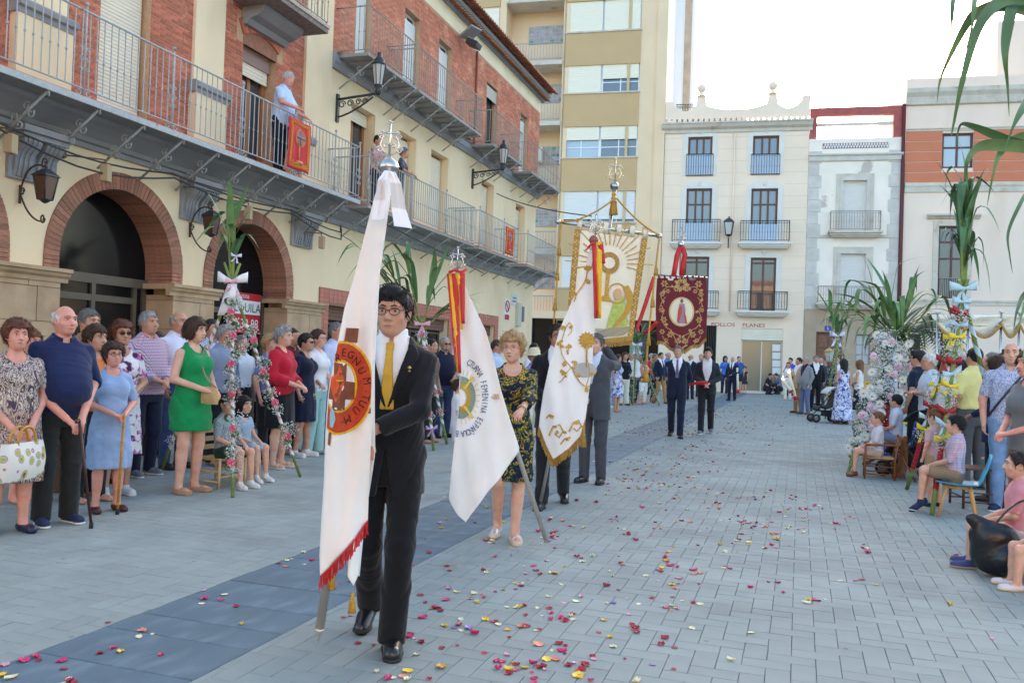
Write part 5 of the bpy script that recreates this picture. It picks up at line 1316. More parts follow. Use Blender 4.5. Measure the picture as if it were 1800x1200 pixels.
for i in range(24):
 c = pa[0]+(pa[1]-pa[0])*(i+.5)/24;m_ = MB()
 for zz in (.30,.72): m_.sphere(bpt(c+(.06 if zz > .5 else -.0),pa[2]+(pa[3]-pa[2])*zz,.012),(.055,.02,.07),6,4)
 m_.build('pierced_hole',M('sky_white',(.75,.75,.75),.8),T2,kind='stuff')
zt = bq(1500,188)[1];zm0,zm1 = bq(1500,220)[1],bq(1500,215)[1]
for (sa,sb,za,zbb) in ((a0+.02,bq(1437,200)[0],ZP2,zt-.4),(bq(1571,200)[0],a1-.02,ZP2,zt-.4)):
 mb = MB();bbox(mb,sa,sb,za,zbb,-.35,0);mb.build('roof_post',MAROON,T2)
mb = MB();bbox(mb,a0+.02,a1-.02,zt-.4,zt,-.36,.01);mb.build('roof_beam',MAROON,T2)
mb = MB();bbox(mb,bq(1437,217)[0],bq(1571,217)[0],zm0,zm1,-.2,-.05);mb.build('middle_rail',LSTONE,T2)
dd = framed(T2,P0,UB,NB,*door,-.12,M('carved_wood',srgb(112,72,50),.6,var=.25,scale=8),'door',cols=2,bars=(.25,.5,.75),fw=.12,glass=M('door_panel',srgb(124,84,60),.6,var=.3,scale=6))
gw_ = framed(T2,P0,UB,NB,*gw,-.1,IRON_R,cols=2,bars=(.33,.66),fw=.05,glass=M('white_lattice',srgb(190,190,190),.6))
mb = MB();q = bq(1455,577);mb.box(bpt(q[0],q[1],.06),(.3,.03,.25),ax=(UB,NB,EZ));mb.build('number_plate',M('blue_plate',srgb(50,60,150),.4),T2);mb = MB();put_text(mb,'5',bpt(q[0],q[1]-.08,.078),UB,EZ,.15);mb.build('door_number',MATS['sign_white'],T2)
# ---- cream house with the terracotta band
c0 = bq(1587,360)[0]+.05;c1 = c0+26;ZT3 = bq(1700,135)[1]
T3 = thing('banded_house','cream house with terracotta band and dark red window frames at the square corner','building',bpt(c0+6,0))
WIN = [brect(1655,233,1712,296),brect(1647,397,1700,524),brect(1652,586,1684,640)]
sp_ = 6.2
WIN += [(a+sp_,b+sp_,c,d) for a,b,c,d in WIN]
mb = MB();facade(mb,P0,UB,NB,c0,c1,0,ZT3,WIN,.28);mb.build('wall',M('soft_cream',srgb(238,214,194),.9,var=.05,scale=.8,c2=srgb(226,200,172),c2scale=.5,c2lo=.55,c2hi=.75,stretch=(1,1,.3)),T3);hshell(T3,c0,c1,ZT3,MATS['soft_cream'],name='side_wall')
zr0,zr1 = bq(1650,320)[1],bq(1650,229)[1]
hs = [w_ for w_ in WIN if w_[3] > zr0+1]
k = 5;hh = (zr1-zr0)/k
for i in range(k):
 mb = MB();segs = [c0+.02]
 zz0,zz1 = zr0+i*hh,zr0+(i+1)*hh-.045
 for w_ in sorted(hs):
  if zz1 > w_[2]+.05: segs += [w_[0],w_[1]]
 segs.append(c1)
 for a,b in zip(segs[::2],segs[1::2]): bbox(mb,a,b,zz0,zz1,-.005,.04)
 mb.build('terracotta_course',REDP,T3)
for (py,th_,dd) in ((330,.45,.12),(228,.14,.10),(531,.26,.08)):
 z = bq(1650,py)[1];mb = MB();mb.prism([(0,-th_/2),(dd*.5,-th_/2),(dd*.6,0),(dd,th_*.2),(dd,th_/2),(0,th_/2)],bpt(c0,z),NB,EZ,UB,c1-c0);mb.build('string_course',LSTONE,T3)
z = bq(1650,168)[1];mb = MB();mb.prism([(0,-.5),(.14,-.45),(.2,-.1),(.34,.1),(.36,.3),(0,.34)],bpt(c0-.05,z),NB,EZ,UB,c1-c0);mb.build('cornice',LSTONE,T3)
mb = MB();mb.tube([bpt(c0-.12,0,.08),bpt(c0-.12,z-.4,.08)],.09,8);mb.build('drain_pipe',M('maroon_pipe',srgb(96,40,40),.6),T3)
MAR = M('maroon_frame',srgb(92,50,50),.55)
for i,(a,b,c,d) in enumerate(WIN):
 if i % 3: surround(T3,a,b,c,d,False,.24,LSTONE,.05)
 if i % 3 == 1:
  mb = MB();mb.prism([(0,0),(.10,.02),(.18,.10),(.30,.16),(.30,.24),(0,.26)],bpt(a-.55,d+.32),NB,EZ,UB,b-a+1.1);mb.build('window_hood',LSTONE,T3)
 w_ = framed(T3,P0,UB,NB,a,b,c,d,-.15,MAR,cols=2,bars=((.6,),(.55,.78),(.5,))[i % 3],fw=.11,glass=M('pale_pane',srgb(176,190,198),.15) if i % 3 == 0 else WGLASS)
 if i % 3 == 1:
  me = bar_mesh(.95,IRON_R,.013,False)
  for k in range(14): inst('baluster',me,T3,bpt(a+.1+(b-a-.2)*k/13,c+.05,.06))
  mb = MB();mb.tube([bpt(a+.05,c+1.0,.06),bpt(b-.05,c+1.0,.06)],.02,5);mb.build('handrail',IRON_R,T3)
 if i % 3 == 2:
  me = bar_mesh(d-c,IRON_D,.012,False)
  for k in range(9): inst('bar',me,T3,bpt(a+.08+(b-a-.16)*k/8,c,-.04))
mb = MB();bbox(mb,bq(1775,100)[0],c1,ZT3,ZT3+3.4,-6,-2.0);mb.build('roof_block',MATS['soft_cream'],T3)
# ---- tall flats
ea0,ea1 = bq(984,300)[0],s0-.02
T4 = thing('apartment_block','tall beige apartment block with ochre bands and roller shutters','building',bpt((ea0+ea1)/2,0))
FC = M('flats_beige',srgb(234,206,170),.9,var=.04,scale=.7);OCH = M('ochre_panel',srgb(200,168,124),.85,var=.04,scale=1)
ZR = 34.0;wl,wr = bq(984,300)[0]+.1,bq(1119,300)[0]
holes = [];bandz = []
zf = [bq(1050,y)[1] for y in (392,278,164.5,57)]
step = zf[1]-zf[0];zf = [zf[0]-step]+zf+[zf[3]+step*i for i in (1,2,3)]
for z in zf: holes.append((wl,wr,z,z+step*.49));bandz.append((z-step*.51,z))
mb = MB();facade(mb,P0,UB,NB,ea0,ea1,4.0,ZR,holes,.2);bbox(mb,ea1-.55,ea1,4.0,ZR,0,.12);mb.build('wall',FC,T4);hshell(T4,ea0+.1,ea1,ZR,M('rear_white',srgb(232,232,230),.9,var=.05),12,'side_wall')
mb = MB();bbox(mb,ea1-2.1,ea1-1.95,4.0,ZR,0,.03);mb.build('joint_strip',M('strip_tan',srgb(206,180,138),.9),T4)
for (a,b) in bandz:
 mb = MB();bbox(mb,wl,wr,a,b,-.02,.06);mb.build('ochre_panel',OCH,T4)
 mb = MB();bbox(mb,wl-.05,wr+.05,b-.03,b+.05,-.02,.12);mb.build('sill',LSTONE,T4)
mid = (wl+wr)/2;AW = M('white_alu',srgb(226,228,230),.4)
drop = {1: (.88,.88),2: (.42,.42),3: (1.0,.55),4: (1.0,1.0)}
for i,z in enumerate(zf):
 h_ = step*.49;dr = drop.get(i,(1.0,1.0))
 for k,(a,b) in enumerate(((wl,mid),(mid,wr))):
  w_ = framed(T4,P0,UB,NB,a,b,z,z+h_,-.1,AW,cols=2,bars=(.35,),fw=.07,glass=glass_mat('flat_glass',(.10,.13,.16),.03) if (i,k) != (2,0) else M('blind_glass',srgb(170,186,200),.2))
  if dr[k] > 0: shutter(w_,P0,UB,NB,a+.05,b-.05,z+h_*(1-dr[k]),z+h_,-.03,M('cream_shutter',srgb(240,232,210),.7) if i > 1 else M('pale_shutter2',srgb(226,224,218),.7),.1)
# shop floor of the flats
mb = MB();bbox(mb,ea0-6,ea1,3.6,4.0,-.3,.25);mb.build('shop_fascia',FC,T4)
mb = MB();bbox(mb,ea0-6,ea1-.02,0,3.6,-.6,-.35);mb.build('shop_glazing',DGLASS,T4)
for s in np.arange(ea0-5.8,ea1,2.1):
 mb = MB();bbox(mb,s,s+.35,0,3.6,-.35,-.05);mb.build('shop_pillar',M('dark_marble',(.05,.05,.05),.4,var=.3,scale=5),T4)
mb = MB();a,b,c,d = brect(1105,585,1140,640);bbox(mb,a,b,c,d,-.34,-.25);mb.build('green_panel',M('green_panel',srgb(110,150,120),.6),T4)
# recessed balconies at the side
bl,br_ = ea0-3.3,ea0-.05
mb = MB();facade(mb,P0-NB*1.4,UB,NB,bl,br_+.1,4.0,ZR,[],.1);bbox(mb,br_,br_+.35,4.0,ZR,-1.4,.0);bbox(mb,bl-.35,bl,4.0,ZR,-1.4,0.0);mb.build('recess_wall',FC,T4)
GB = M('glass_block',srgb(164,160,168),.35,var=.3,scale=3)
for i,z in enumerate(zf+[zf[0]-step]):
 zz = z-step*.42
 mb = MB();bbox(mb,bl,br_-.002,zz-.22,zz,-1.39,.18);mb.build('balcony_slab',LSTONE,T4)
 for hz_,nm in ((1.0,'handrail'),(.12,'bottom_rail')):
  mb = MB();mb.tube([bpt(bl,zz+hz_,.13),bpt(br_-.03,zz+hz_,.13)],.03,5);mb.build(nm,IRON,T4)
 me = bar_mesh(.9,IRON,.016,False)
 for k in range(20): inst('baluster',me,T4,bpt(bl+.05+(br_-bl-.12)*k/19,zz+.1,.13))
 mb = MB();bbox(mb,bl+1.0,br_-.1,zz+1.5,zz+2.5,-1.39,-1.33);gbo = mb.build('block_screen',M('screen_joint',srgb(196,186,170),.9),T4)
 for r_ in range(5):
  for q in range(7):
   m_ = MB();x0 = bl+1.03+q*(br_-bl-1.15)/7;bbox(m_,x0,x0+(br_-bl-1.15)/7-.05,zz+1.53+r_*.195,zz+1.53+r_*.195+.16,-1.33,-1.31)
   m_.build('glass_block',GB if random.random() > .14 else random.choice((M('gb_blue',srgb(70,90,160),.3),M('gb_green',srgb(90,140,120),.3))),gbo)
wing = brect(700,0,880,300)
mb = MB();bbox(mb,bl-6,bl-.35,4.0,ZR,-6,-.1);mb.build('wing_wall',FC,T4)
for z in zf:
 mb = MB();bbox(mb,bl-4.5,bl-.4,z-step*.5,z,-.1,-.02);mb.build('ochre_panel',OCH,T4)
 shutter(T4,P0,UB,NB,bl-4.5,bl-.45,z+.05,z+step*.48,-.08,MATS['cream_shutter'],.1)
t = thing('air_conditioner','white air conditioner unit on a recessed balcony of the flats','air conditioner',bpt(bl+1.6,zf[2]-step*.42,-.9));zz = zf[2]-step*.42+1.9
mb = MB();bbox(mb,bl+1.0,bl+2.1,zz-.35,zz+.45,-1.28,-.8);mb.build('casing',M('ac_white',(.7,.7,.68),.5),t,bevel=.03)
mb = MB();mb.lathe(bpt(bl+1.45,zz+.05,-.8),[(.30,0),(.30,.02),(.26,.025),(.08,.01)],16,NB);mb.build('fan_grille',IRON_D,t)
# ---- whitewashed gable wall standing behind the flats
T5 = thing('white_gable','whitewashed blank gable wall with a bare chimney strip beside the flats','building',bpt(s0+1,0,-9))
PG = P0-NB*9
def gq(px,py):
 q = onplane(px,py,PG,NB);return float(np.dot(q-PG,UB)),float(q[2])
ga,gb = gq(1172,300)[0],gq(1222,100)[0]
mb = MB();mb.box(PG+UB*(ga+gb)/2+EZ*16,(gb-ga,4,32),ax=(UB,NB,EZ));mb.build('gable_wall',M('whitewash',srgb(238,240,242),.9,var=.04,scale=.8,c2=srgb(200,196,190),c2scale=.6,c2lo=.62,c2hi=.66,stretch=(1,1,.25)),T5)
cs = gq(1211,100)[0];mb = MB();mb.box(PG+UB*cs+EZ*15.5+NB*2.03,(.42,.06,31),ax=(UB,NB,EZ));mb.build('chimney_strip',M('bare_render',srgb(190,170,148),.95,var=.15,scale=2),T5)
# ---- aerials
for px,py,h_,lb in ((1318,25,6.5,'thin television aerial mast above the ivory house'),):
 s,z = bq(px,py);t = MB();t.tube([bpt(s,ZC1,-3),bpt(s,z,-3)],.025,5);t.tube([bpt(s-.5,z,-3),bpt(s+.6,z-.1,-3)],.02,5)
 for k in range(6): t.tube([bpt(s-.4+.18*k,z-.2,-3),bpt(s-.4+.18*k,z+.15,-3)],.012,4)
 tag(t.build('aerial',M('aerial_grey',(.4,.4,.4),.5)),lb,'aerial')
# ---- a house row behind the viewer (seen only in window reflections)
for k,x0,x1,y0,y1,h_,c in ((1,-8.5,14,-20,-13,11,srgb(222,186,140)),):
 t = thing('neighbour_house',('long cream house row closing the square beyond the frame','ochre house row facing the square from behind the viewer')[k],'building',((x0+x1)/2,(y0+y1)/2,0))
 mb = MB();mb.bx(x0,x1,y0,y1,0,h_);mb.build('wall',M('row%d' % k,c,.9,var=.06,scale=.5),t)
 mb = MB();mb.bx(x0-.4,x1+.4,y0-.4,y1+.4,h_+.002,h_+.4);mb.build('roof',TERRA,t)
 for f in range(3):
  for i in range(8):
   mb = MB();q = (i+.5)/8
   if k == 0: mb.bx(x0-.06,x0+.02,y0+(y1-y0)*q-.5,y0+(y1-y0)*q+.5,1+f*3.4,3.2+f*3.4)
   else: mb.bx(x0+(x1-x0)*q-.5,x0+(x1-x0)*q+.5,y1-.02,y1+.06,1+f*3.4,3.2+f*3.4)
   mb.build('window',WOODD,t)

# ---------------------------------------------------------------- flags and banners
class Cloth:
 """A hanging cloth near a vertical plane; outlines measured in the photograph, folds in depth."""
 def __init__(s,px,dist,folds,turn=0.0):
  d = ray(px,640);h = np.array([d[0],d[1],0]);h /= np.linalg.norm(h)
  s.O = CAM+h*dist;s.O[2] = 0;n = -h
  s.n = np.array([n[0]*math.cos(turn)-n[1]*math.sin(turn),n[0]*math.sin(turn)+n[1]*math.cos(turn),0]);s.ex = np.array([-s.n[1],s.n[0],0]);s.folds = folds
 def ab(s,px,py):
  q = onplane(px,py,s.O,s.n)-s.O;return np.array([q@s.ex,q[2]])
 def w(s,a,b): return sum(A*math.sin(f*a+g*b+p) for A,f,g,p in s.folds)
 def at(s,a,b,off=0.0): return s.O+s.ex*a+EZ*b+s.n*(s.w(a,b)+(off*1.5+.003 if off > .0029 else off))
 def px(s,x,y,off=0.0): return s.at(*s.ab(x,y),off)
 def sheet(s,left,right,nu=16,nv=60,off=0.0):
  L_,R_ = [np.array([s.ab(*p) for p in q]) for q in (left,right)]
  def samp(P,t):
   l = np.r_[0,np.cumsum(np.linalg.norm(np.diff(P,axis=0),axis=1))];return np.array([np.interp(t*l[-1],l,P[:,k]) for k in (0,1)])
  s.rows2 = [[samp(L_,v)*(1-u)+samp(R_,v)*u for u in np.linspace(0,1,nu)] for v in np.linspace(0,1,nv)]
  mb = MB();mb.sheet([[s.at(p[0],p[1],off) for p in r] for r in s.rows2]);return mb
 def flat(s,mb,poly,off=.004,clip=None,m=.045):
  """A patch sewn on the cloth: polygon in plane metres, cut fine enough to follow the folds."""
  bm = bmesh.new();vs = [bm.verts.new((p[0],p[1],0)) for p in poly]
  try: bm.faces.new(vs)
  except ValueError: bm.free();return
  bmesh.ops.triangulate(bm,faces=bm.faces[:])
  for _ in range(4):
   es = [e for e in bm.edges if e.calc_length() > m]
   if not es: break
   bmesh.ops.subdivide_edges(bm,edges=es,cuts=1);bmesh.ops.triangulate(bm,faces=bm.faces[:])
  bm.verts.index_update();pts = [(v.co.x,v.co.y) for v in bm.verts]
  if clip: pts = [clip(*p) for p in pts]
  mb.add([s.at(p[0],p[1],off) for p in pts],[tuple(v.index for v in f.verts) for f in bm.faces],True);bm.free()
 def stroke(s,mb,pts,wd,off=.005,taper=False):
  pts = [np.array(p,float) for p in pts];k = len(pts);A,B = [],[]
  for i,p in enumerate(pts):
   d = pts[min(i+1,k-1)]-pts[max(i-1,0)];d /= np.linalg.norm(d)+1e-9;nn = np.array([-d[1],d[0]])*wd/2*((1-.8*abs(2*i/(k-1)-1)**2) if taper else 1)
   A.append(s.at(*(p+nn),off));B.append(s.at(*(p-nn),off+.0015))
  mb.sheet([A,B])
 def disc(s,mb,c,rx,ry,off=.004,clip=None,n=28,r0=0.0):
  rad = [r0]+[r0+(1-r0)*i/6 for i in range(1,7)] if r0 else [0.02]+[i/9 for i in range(1,10)]
  rows = []
  for q in rad:
   r_ = []
   for t in np.linspace(0,2*math.pi,n+1):
    p = (c[0]+rx*q*math.cos(t),c[1]+ry*q*math.sin(t));p = clip(*p) if clip else p;r_.append(s.at(p[0],p[1],off))
   rows.append(r_)
  mb.sheet(rows)
 def letter(s,mb,ch,c,ang,h,off=.007,wide=1.0):
  v,f = text_mesh(ch);ca,sa = math.cos(ang),math.sin(ang)
  pts = [(c[0]+(p[0]*wide*ca-(p[1]-.35)*sa)*h*1.4,c[1]+(p[0]*wide*sa+(p[1]-.35)*ca)*h*1.4) for p in v]
  mb.add([s.at(p[0],p[1],off) for p in pts],f,False)
 def vine(s,mb,pts,wd=.012,leaves=True,rnd=random,size=.05):
  P = [np.array(p,float) for p in pts];
  s.stroke(mb,P,wd,.005)
  if leaves:
   for i in range(1,len(P)-1,2):
    d = P[i+1]-P[i-1];d /= np.linalg.norm(d)+1e-9;nn = np.array([-d[1],d[0]])*(1 if (i//2) % 2 else -1)
    s.leaf(mb,P[i],nn*.8+d*.5,size*rnd.uniform(.7,1.2))
 def leaf(s,mb,p,d,l,off=.007):
  d = np.array(d,float);d /= np.linalg.norm(d)+1e-9;nn = np.array([-d[1],d[0]])
  out = [(0,0),(.25,.30),(.45,.22),(.55,.42),(.75,.20),(1,0),(.75,-.20),(.55,-.42),(.45,-.22),(.25,-.30)]
  s.flat(mb,[p+d*l*a+nn*l*b for a,b in out],off)
 def flower(s,mb,c,r,k=6,off=.007):
  for i in range(k):
   a = 2*math.pi*i/k;d = np.array([math.cos(a),math.sin(a)]);nn = np.array([-d[1],d[0]])
   s.flat(mb,[np.array(c)+d*r*.15,np.array(c)+d*r*.6+nn*r*.28,np.array(c)+d*r,np.array(c)+d*r*.6-nn*r*.28],off)
def fringe(cl,parent,edge,length,mat,n=90,name='fringe',jit=.25):
 mb = MB();P = np.array([cl.ab(*p) for p in edge]);l = np.r_[0,np.cumsum(np.linalg.norm(np.diff(P,axis=0),axis=1))];wd = l[-1]/n*.55
 for i in range(n):
  t = (i+.5)/n*l[-1];a = np.array([np.interp(t,l,P[:,k]) for k in (0,1)]);e = a+np.array([random.gauss(0,.004),-length*random.uniform(1-jit,1)])
  m_ = (a+e)/2+np.array([random.gauss(0,.003),0]);off = random.uniform(0,.008)
  mb.sheet([[cl.at(q[0]-wd,q[1],off),cl.at(q[0]+wd,q[1],off+.003)] for q in (a+np.array([0,.006]),m_,e)])
 return mb.build(name,mat,parent,kind='stuff')
def tassel(parent,p,L,mat,name='tassel'):
 mb = MB();p = np.array(p,float)
 mb.lathe(p-EZ*L,[(L*.13,0),(L*.16,L*.05),(L*.10,L*.55),(L*.07,L*.60),(L*.11,L*.64),(L*.11,L*.70),(L*.06,L*.74),(L*.09,L*.80),(L*.09,L*.88),(L*.03,L*.94),(L*.02,L)],10)
 for i in range(10):
  a = 2*math.pi*i/10;mb.tube([p-EZ*L*.45+np.array([math.cos(a),math.sin(a),0])*L*.11,p-EZ*L*1.02+np.array([math.cos(a),math.sin(a),0])*L*.17],L*.02,4)
 return mb.build(name,mat,parent)
def pole(parent,a,b,r,mat,name='pole',tip=True,n=12):
 a,b = np.array(a,float),np.array(b,float);d = (b-a)/np.linalg.norm(b-a)
 mb = MB();mb.tube([a,b],r,n)
 if tip: mb.lathe(a,[(r*1.08,0),(r*1.08,-.012),(r*.5,-.03),(r*.35,-.05),(r*.1,-.06)],n,d)
 return mb.build(name,mat,parent)
def cross_finial(parent,p,h,mat,ex,orn=True,name='finial'):
 """Open-work cross with curled arms on a short stem."""
 mb = MB();p = np.array(p,float);ex = np.array(ex,float);t = h*.028
 mb.tube([p,p+EZ*h],t,6);mb.tube([p+EZ*h*.70-ex*h*.20,p+EZ*h*.70+ex*h*.20],t,6)
 for q in (p+EZ*h,p+EZ*h*.70-ex*h*.20,p+EZ*h*.70+ex*h*.20):
  for a in range(3): mb.sphere(q+(ex*math.cos(a*2.1)+EZ*math.sin(a*2.1))*t*1.3,t*1.25,6,5)
 if orn:
  for s in (-1,1):
   mb.tube([p+EZ*h*.05,p+ex*s*h*.16+EZ*h*.16,p+ex*s*h*.26+EZ*h*.36,p+ex*s*h*.20+EZ*h*.56,p+ex*s*h*.08+EZ*h*.62],t*.9,6)
   scroll(mb,p+ex*s*h*.27+EZ*h*.22,ex*s,EZ,h*.10,1.3,t*.8);scroll(mb,p+ex*s*h*.24+EZ*h*.58,ex*s,EZ,h*.09,1.2,t*.8);scroll(mb,p+ex*s*h*.10+EZ*h*.34,-ex*s,EZ,h*.08,1.2,t*.7)
 return mb.build(name,mat,parent)
SILVER = M('silver',(.62,.60,.56),.22,metal=1.0,var=.1,scale=12);STEEL = M('brushed_pole',(.60,.54,.48),.35,metal=.65,var=.08,scale=10);GOLDM = M('gold_metal',(.55,.36,.12),.3,metal=1.0)
WCLOTH = M('white_banner_cloth',srgb(244,238,232),.75,var=.03,scale=5,bump=.12,bscale=60,sheen=.2)
CCLOTH = M('ivory_silk',srgb(242,230,204),.6,var=.05,scale=6,bump=.15,bscale=50,sheen=.2)
GOLDT = M('gold_thread',srgb(198,152,62),.5,var=.2,scale=40,bump=.4,bscale=200,metal=.25)
GOLDD = M('old_gold_thread',srgb(178,134,58),.6,var=.25,scale=30,bump=.4,bscale=150)
REDR = M('red_ribbon',srgb(206,30,36),.45,var=.06,scale=8,sheen=.2);YELR = M('yellow_ribbon',srgb(244,190,40),.45,var=.06,scale=8)
REDF = M('red_fringe',srgb(204,44,52),.7,var=.2,scale=60)

def ribbon(parent,pts,wd,ex,mat,name='ribbon',twist=0.0):
 pts = [np.array(p,float) for p in pts];ex = np.array(ex,float);mb = MB();k = len(pts)
 mb.sheet([[pts[i]-ex*wd/2*(1 if np.isscalar(wd) else 1),(pts[i]+np.cross(ex,EZ)*.006),pts[i]+ex*wd/2] for i in range(k)])
 return mb.build(name,mat,parent,solid=.002)

# ---- first flag: white with the round red emblem
c1 = Cloth(615,3.98,[(.026,26,2.5,.6),(.016,52,-3,1.2),(.010,9,6,0)])
f1 = thing('processional_flag','white flag with round red embroidered emblem and red fringe, carried in front','flag',c1.px(560,1118)*np.array([1,1,0]))
L1 = [(672,306),(659,345),(643,405),(621,492),(606,540),(593,605),(577,690),(572,765),(570,840),(566,900),(562,975),(563,1012)]
R1 = [(690,306),(686,345),(677,405),(666,472),(660,540),(657,600),(655,660),(655,730),(651,800),(649,850),(648,890),(647,918)]
cl = c1.sheet(L1,R1,26,100).build('flag_cloth',WCLOTH,f1,solid=.004);ROWS1 = c1.rows2
mb = c1.sheet([(676,320),(650,480),(636,650),(640,800),(618,960),(612,1000)],[(690,320),(668,480),(659,650),(660,800),(638,960),(632,1022)],8,40,-.07);mb.build('back_fold',WCLOTH,f1,solid=.004)
mb = c1.sheet([(613,955),(611,1015),(621,1033)],[(634,955),(632,1015),(621.5,1033)],6,12,-.06);mb.build('ribbon_tail',WCLOTH,f1,solid=.003)
tassel(f1,c1.px(620,1042,-.06),.10,GOLDT);tassel(f1,c1.px(584,1000,-.05),.10,GOLDT)
pa,pb = c1.px(561,1112,-.06),c1.px(684,306,-.075);pole(f1,pa,pb,.0205,STEEL)
mb = MB();q = c1.px(684,293,-.03);mb.lathe(q-EZ*.05,[(.018,0),(.03,.012),(.022,.022),(.045,.04),(.047,.055),(.04,.075),(.02,.09),(.012,.10)],18);mb.build('knob',SILVER,f1)
cross_finial(f1,q+EZ*.045,.165,SILVER,c1.ex)
# bow of white satin
for pts,w_ in (([(679,308),(669,326),(667,358),(662,392)],.050),([(686,308),(694,328),(700,368),(707,402)],.080)):
 P = [c1.px(x,y,.05+.02*math.sin(i*2)) for i,(x,y) in enumerate(pts)];P2 = []
 for i in range(len(P)-1):
  for t in np.linspace(0,1,5)[:-1]: P2.append(lerp(P[i],P[i+1],t))
 P2.append(P[-1]);mb = MB();k = len(P2)
 sg = 1 if w_ > .06 else -1;mb.sheet([[P2[i]-c1.ex*w_*(.22+.30*i/k)+c1.n*(.02*sg*i/k),P2[i]-c1.ex*w_*.06+c1.n*.010*(1-i/k),P2[i]+c1.ex*w_*.10-c1.n*.006,P2[i]+c1.ex*w_*(.22+.34*i/k)-c1.n*(.03*sg*i/k)] for i in range(k)],False);mb.build('satin_bow',M('satin',srgb(244,240,242),.35,sheen=.3),f1,solid=.003)
def clip1(a,b):
 for r in ROWS1:
  if r[0][1] <= b: return (min(max(a,r[0][0]+.004),r[-1][0]-.004),b)
 return (a,b)
def circ1(px,py,rx,ry):
 c = c1.ab(px,py);e = c1.ab(px+rx,py);f = c1.ab(px,py-ry);return c,abs(e[0]-c[0]),abs(f[1]-c[1])
EM_R = M('emblem_red',srgb(196,70,34),.8,var=.14,scale=40,bump=.4,bscale=160);EM_Y = M('emblem_yellow',srgb(232,182,36),.7,var=.1,scale=60,bump=.4,bscale=200);EM_B = M('emblem_brown',srgb(132,76,52),.8,var=.2,scale=30,bump=.4,bscale=160);EM_K = M('emblem_letter',srgb(52,26,22),.8)
mb = MB();c1.flat(mb,[c1.ab(*p) for p in ((609,576),(631,577),(628,602),(605,601))],.0035,clip1);c1.flat(mb,[c1.ab(*p) for p in ((578,758),(583,758),(580,782),(576,780))],.0035,clip1);c1.flat(mb,[c1.ab(*p) for p in ((646,718),(656,716),(655,726),(647,726))],.003,clip1);mb.build('cross_ends',EM_B,f1)
c,rx,ry = circ1(600,681,57,82)
mb = MB();c1.disc(mb,c,rx,ry,.004,clip1,40);mb.build('emblem_border',EM_Y,f1)
mb = MB();c1.disc(mb,c,rx*.935,ry*.95,.0055,clip1,40);mb.build('emblem_ring',EM_R,f1)
ci,rxi,ryi = circ1(598,678,30,46)
mb = MB();c1.disc(mb,ci,rxi,ryi,.007,clip1,32);mb.build('inner_border',EM_Y,f1)
mb = MB();c1.disc(mb,ci,rxi*.86,ryi*.9,.0085,clip1,32);mb.build('inner_field',WCLOTH,f1)
mb = MB()
for poly in ([(588,636),(610,640),(606,720),(584,720)],[(572,664),(624,672),(623,702),(572,700)]): c1.flat(mb,[c1.ab(*p) for p in poly],.0100,clip1)
mb.build('inner_cross',EM_B,f1)
mb = MB();c1.flat(mb,[c1.ab(*p) for p in ((590,706),(581,680),(583,662),(593,655),(603,659),(606,670),(598,692))],.0118,clip1);c1.flat(mb,[c1.ab(*p) for p in ((593,655),(597,640),(602,654))],.0118,clip1);mb.build('heart',M('heart_orange',srgb(214,84,36),.7,var=.15,scale=40),f1)
mb = MB();c1.stroke(mb,[c1.ab(591+i*1.7,668+(1 if i % 2 else -1)) for i in range(8)],.005,.013);mb.build('thorn_ring',EM_Y,f1)
mb = MB();c1.flat(mb,[c1.ab(*p) for p in ((583,712),(588,722),(590,735),(585,750),(580,748),(580,728))],.0118,clip1);mb.build('water_flow',M('pale_blue_thread',srgb(150,190,200),.7),f1)
LET = [('A',580,652),('D',578,640),('R',594,628),('E',605,619),('G',617,623),('N',627,635),('U',636,651),('M',645,669),('·',643,687),('T',643,698),('U',637,709),('U',626,721),('M',611,737),('·',602,740)]
mb = MB()
for ch,x,y in LET[2:]:
 if ch == 'T': mb.build('lettering',EM_K,f1);mb = MB()
 p = c1.ab(x,y);d = p-c;d = np.array([d[0]/rx,d[1]/ry]);a = math.atan2(d[1],d[0])-math.pi/2;c1.letter(mb,ch,p,a,.036,.0085,.85)
mb.build('lettering',EM_K,f1)
fringe(c1,f1,[(563,1012),(580,996),(605,968),(630,940),(647,918)],.062,REDF,70)

# ---- second flag: white with blue lettering and the Spanish ribbon
c2 = Cloth(860,6.30,[(.030,10,3,.4),(.016,24,-5,1.5),(.010,40,8,0)])
f2 = thing('processional_flag','white flag with blue arched lettering and red and yellow ribbon held by a woman','flag',c2.px(962,957)*np.array([1,1,0]))
L2 = [(806,498),(808,560),(809,653),(806,719),(798,784),(792,840),(789,880),(803,902),(818,917)]
R2 = [(817,502),(836,545),(853,579),(868,632),(881,686),(894,730),(906,765),(914,791),(880,838),(858,863),(818.5,917.5)]
c2.sheet(L2,R2,30,70).build('flag_cloth',WCLOTH,f2,solid=.004)
pa = c2.px(962,955,-.04);pb = c2.px(803,472,-.085);pole(f2,pa,pb,.0175,STEEL,tip=False)
cross_finial(f2,c2.px(803,474,-.03),.17,SILVER,c2.ex,True)
for k,(x0,x1,xb0,xb1,yb,m_) in enumerate(((786,797,800,804,640,REDR),(790,801,804,808,655,YELR),(795,806,807,812,655,REDR),(800,815,811,815,580,YELR),(806,818,812,818,570,REDR))):
 mb = MB();rows = []
 for t in np.linspace(0,1,10): rows.append([c2.px(x0+(xb0-x0)*t,482+(yb-482)*t,.03+.012*k+.01*math.sin(t*5+k)),c2.px(x1+(xb1-x1)*t,482+(yb-482)*t,.04+.012*k)])
 mb.sheet(rows);mb.build('ribbon',m_,f2,solid=.002)
mb = MB();mb.tube([c2.px(790,481,.06),c2.px(800,476,.07),c2.px(812,480,.06),c2.px(820,474,.05)],.012,6);mb.build('ribbon_knot',REDR,f2)
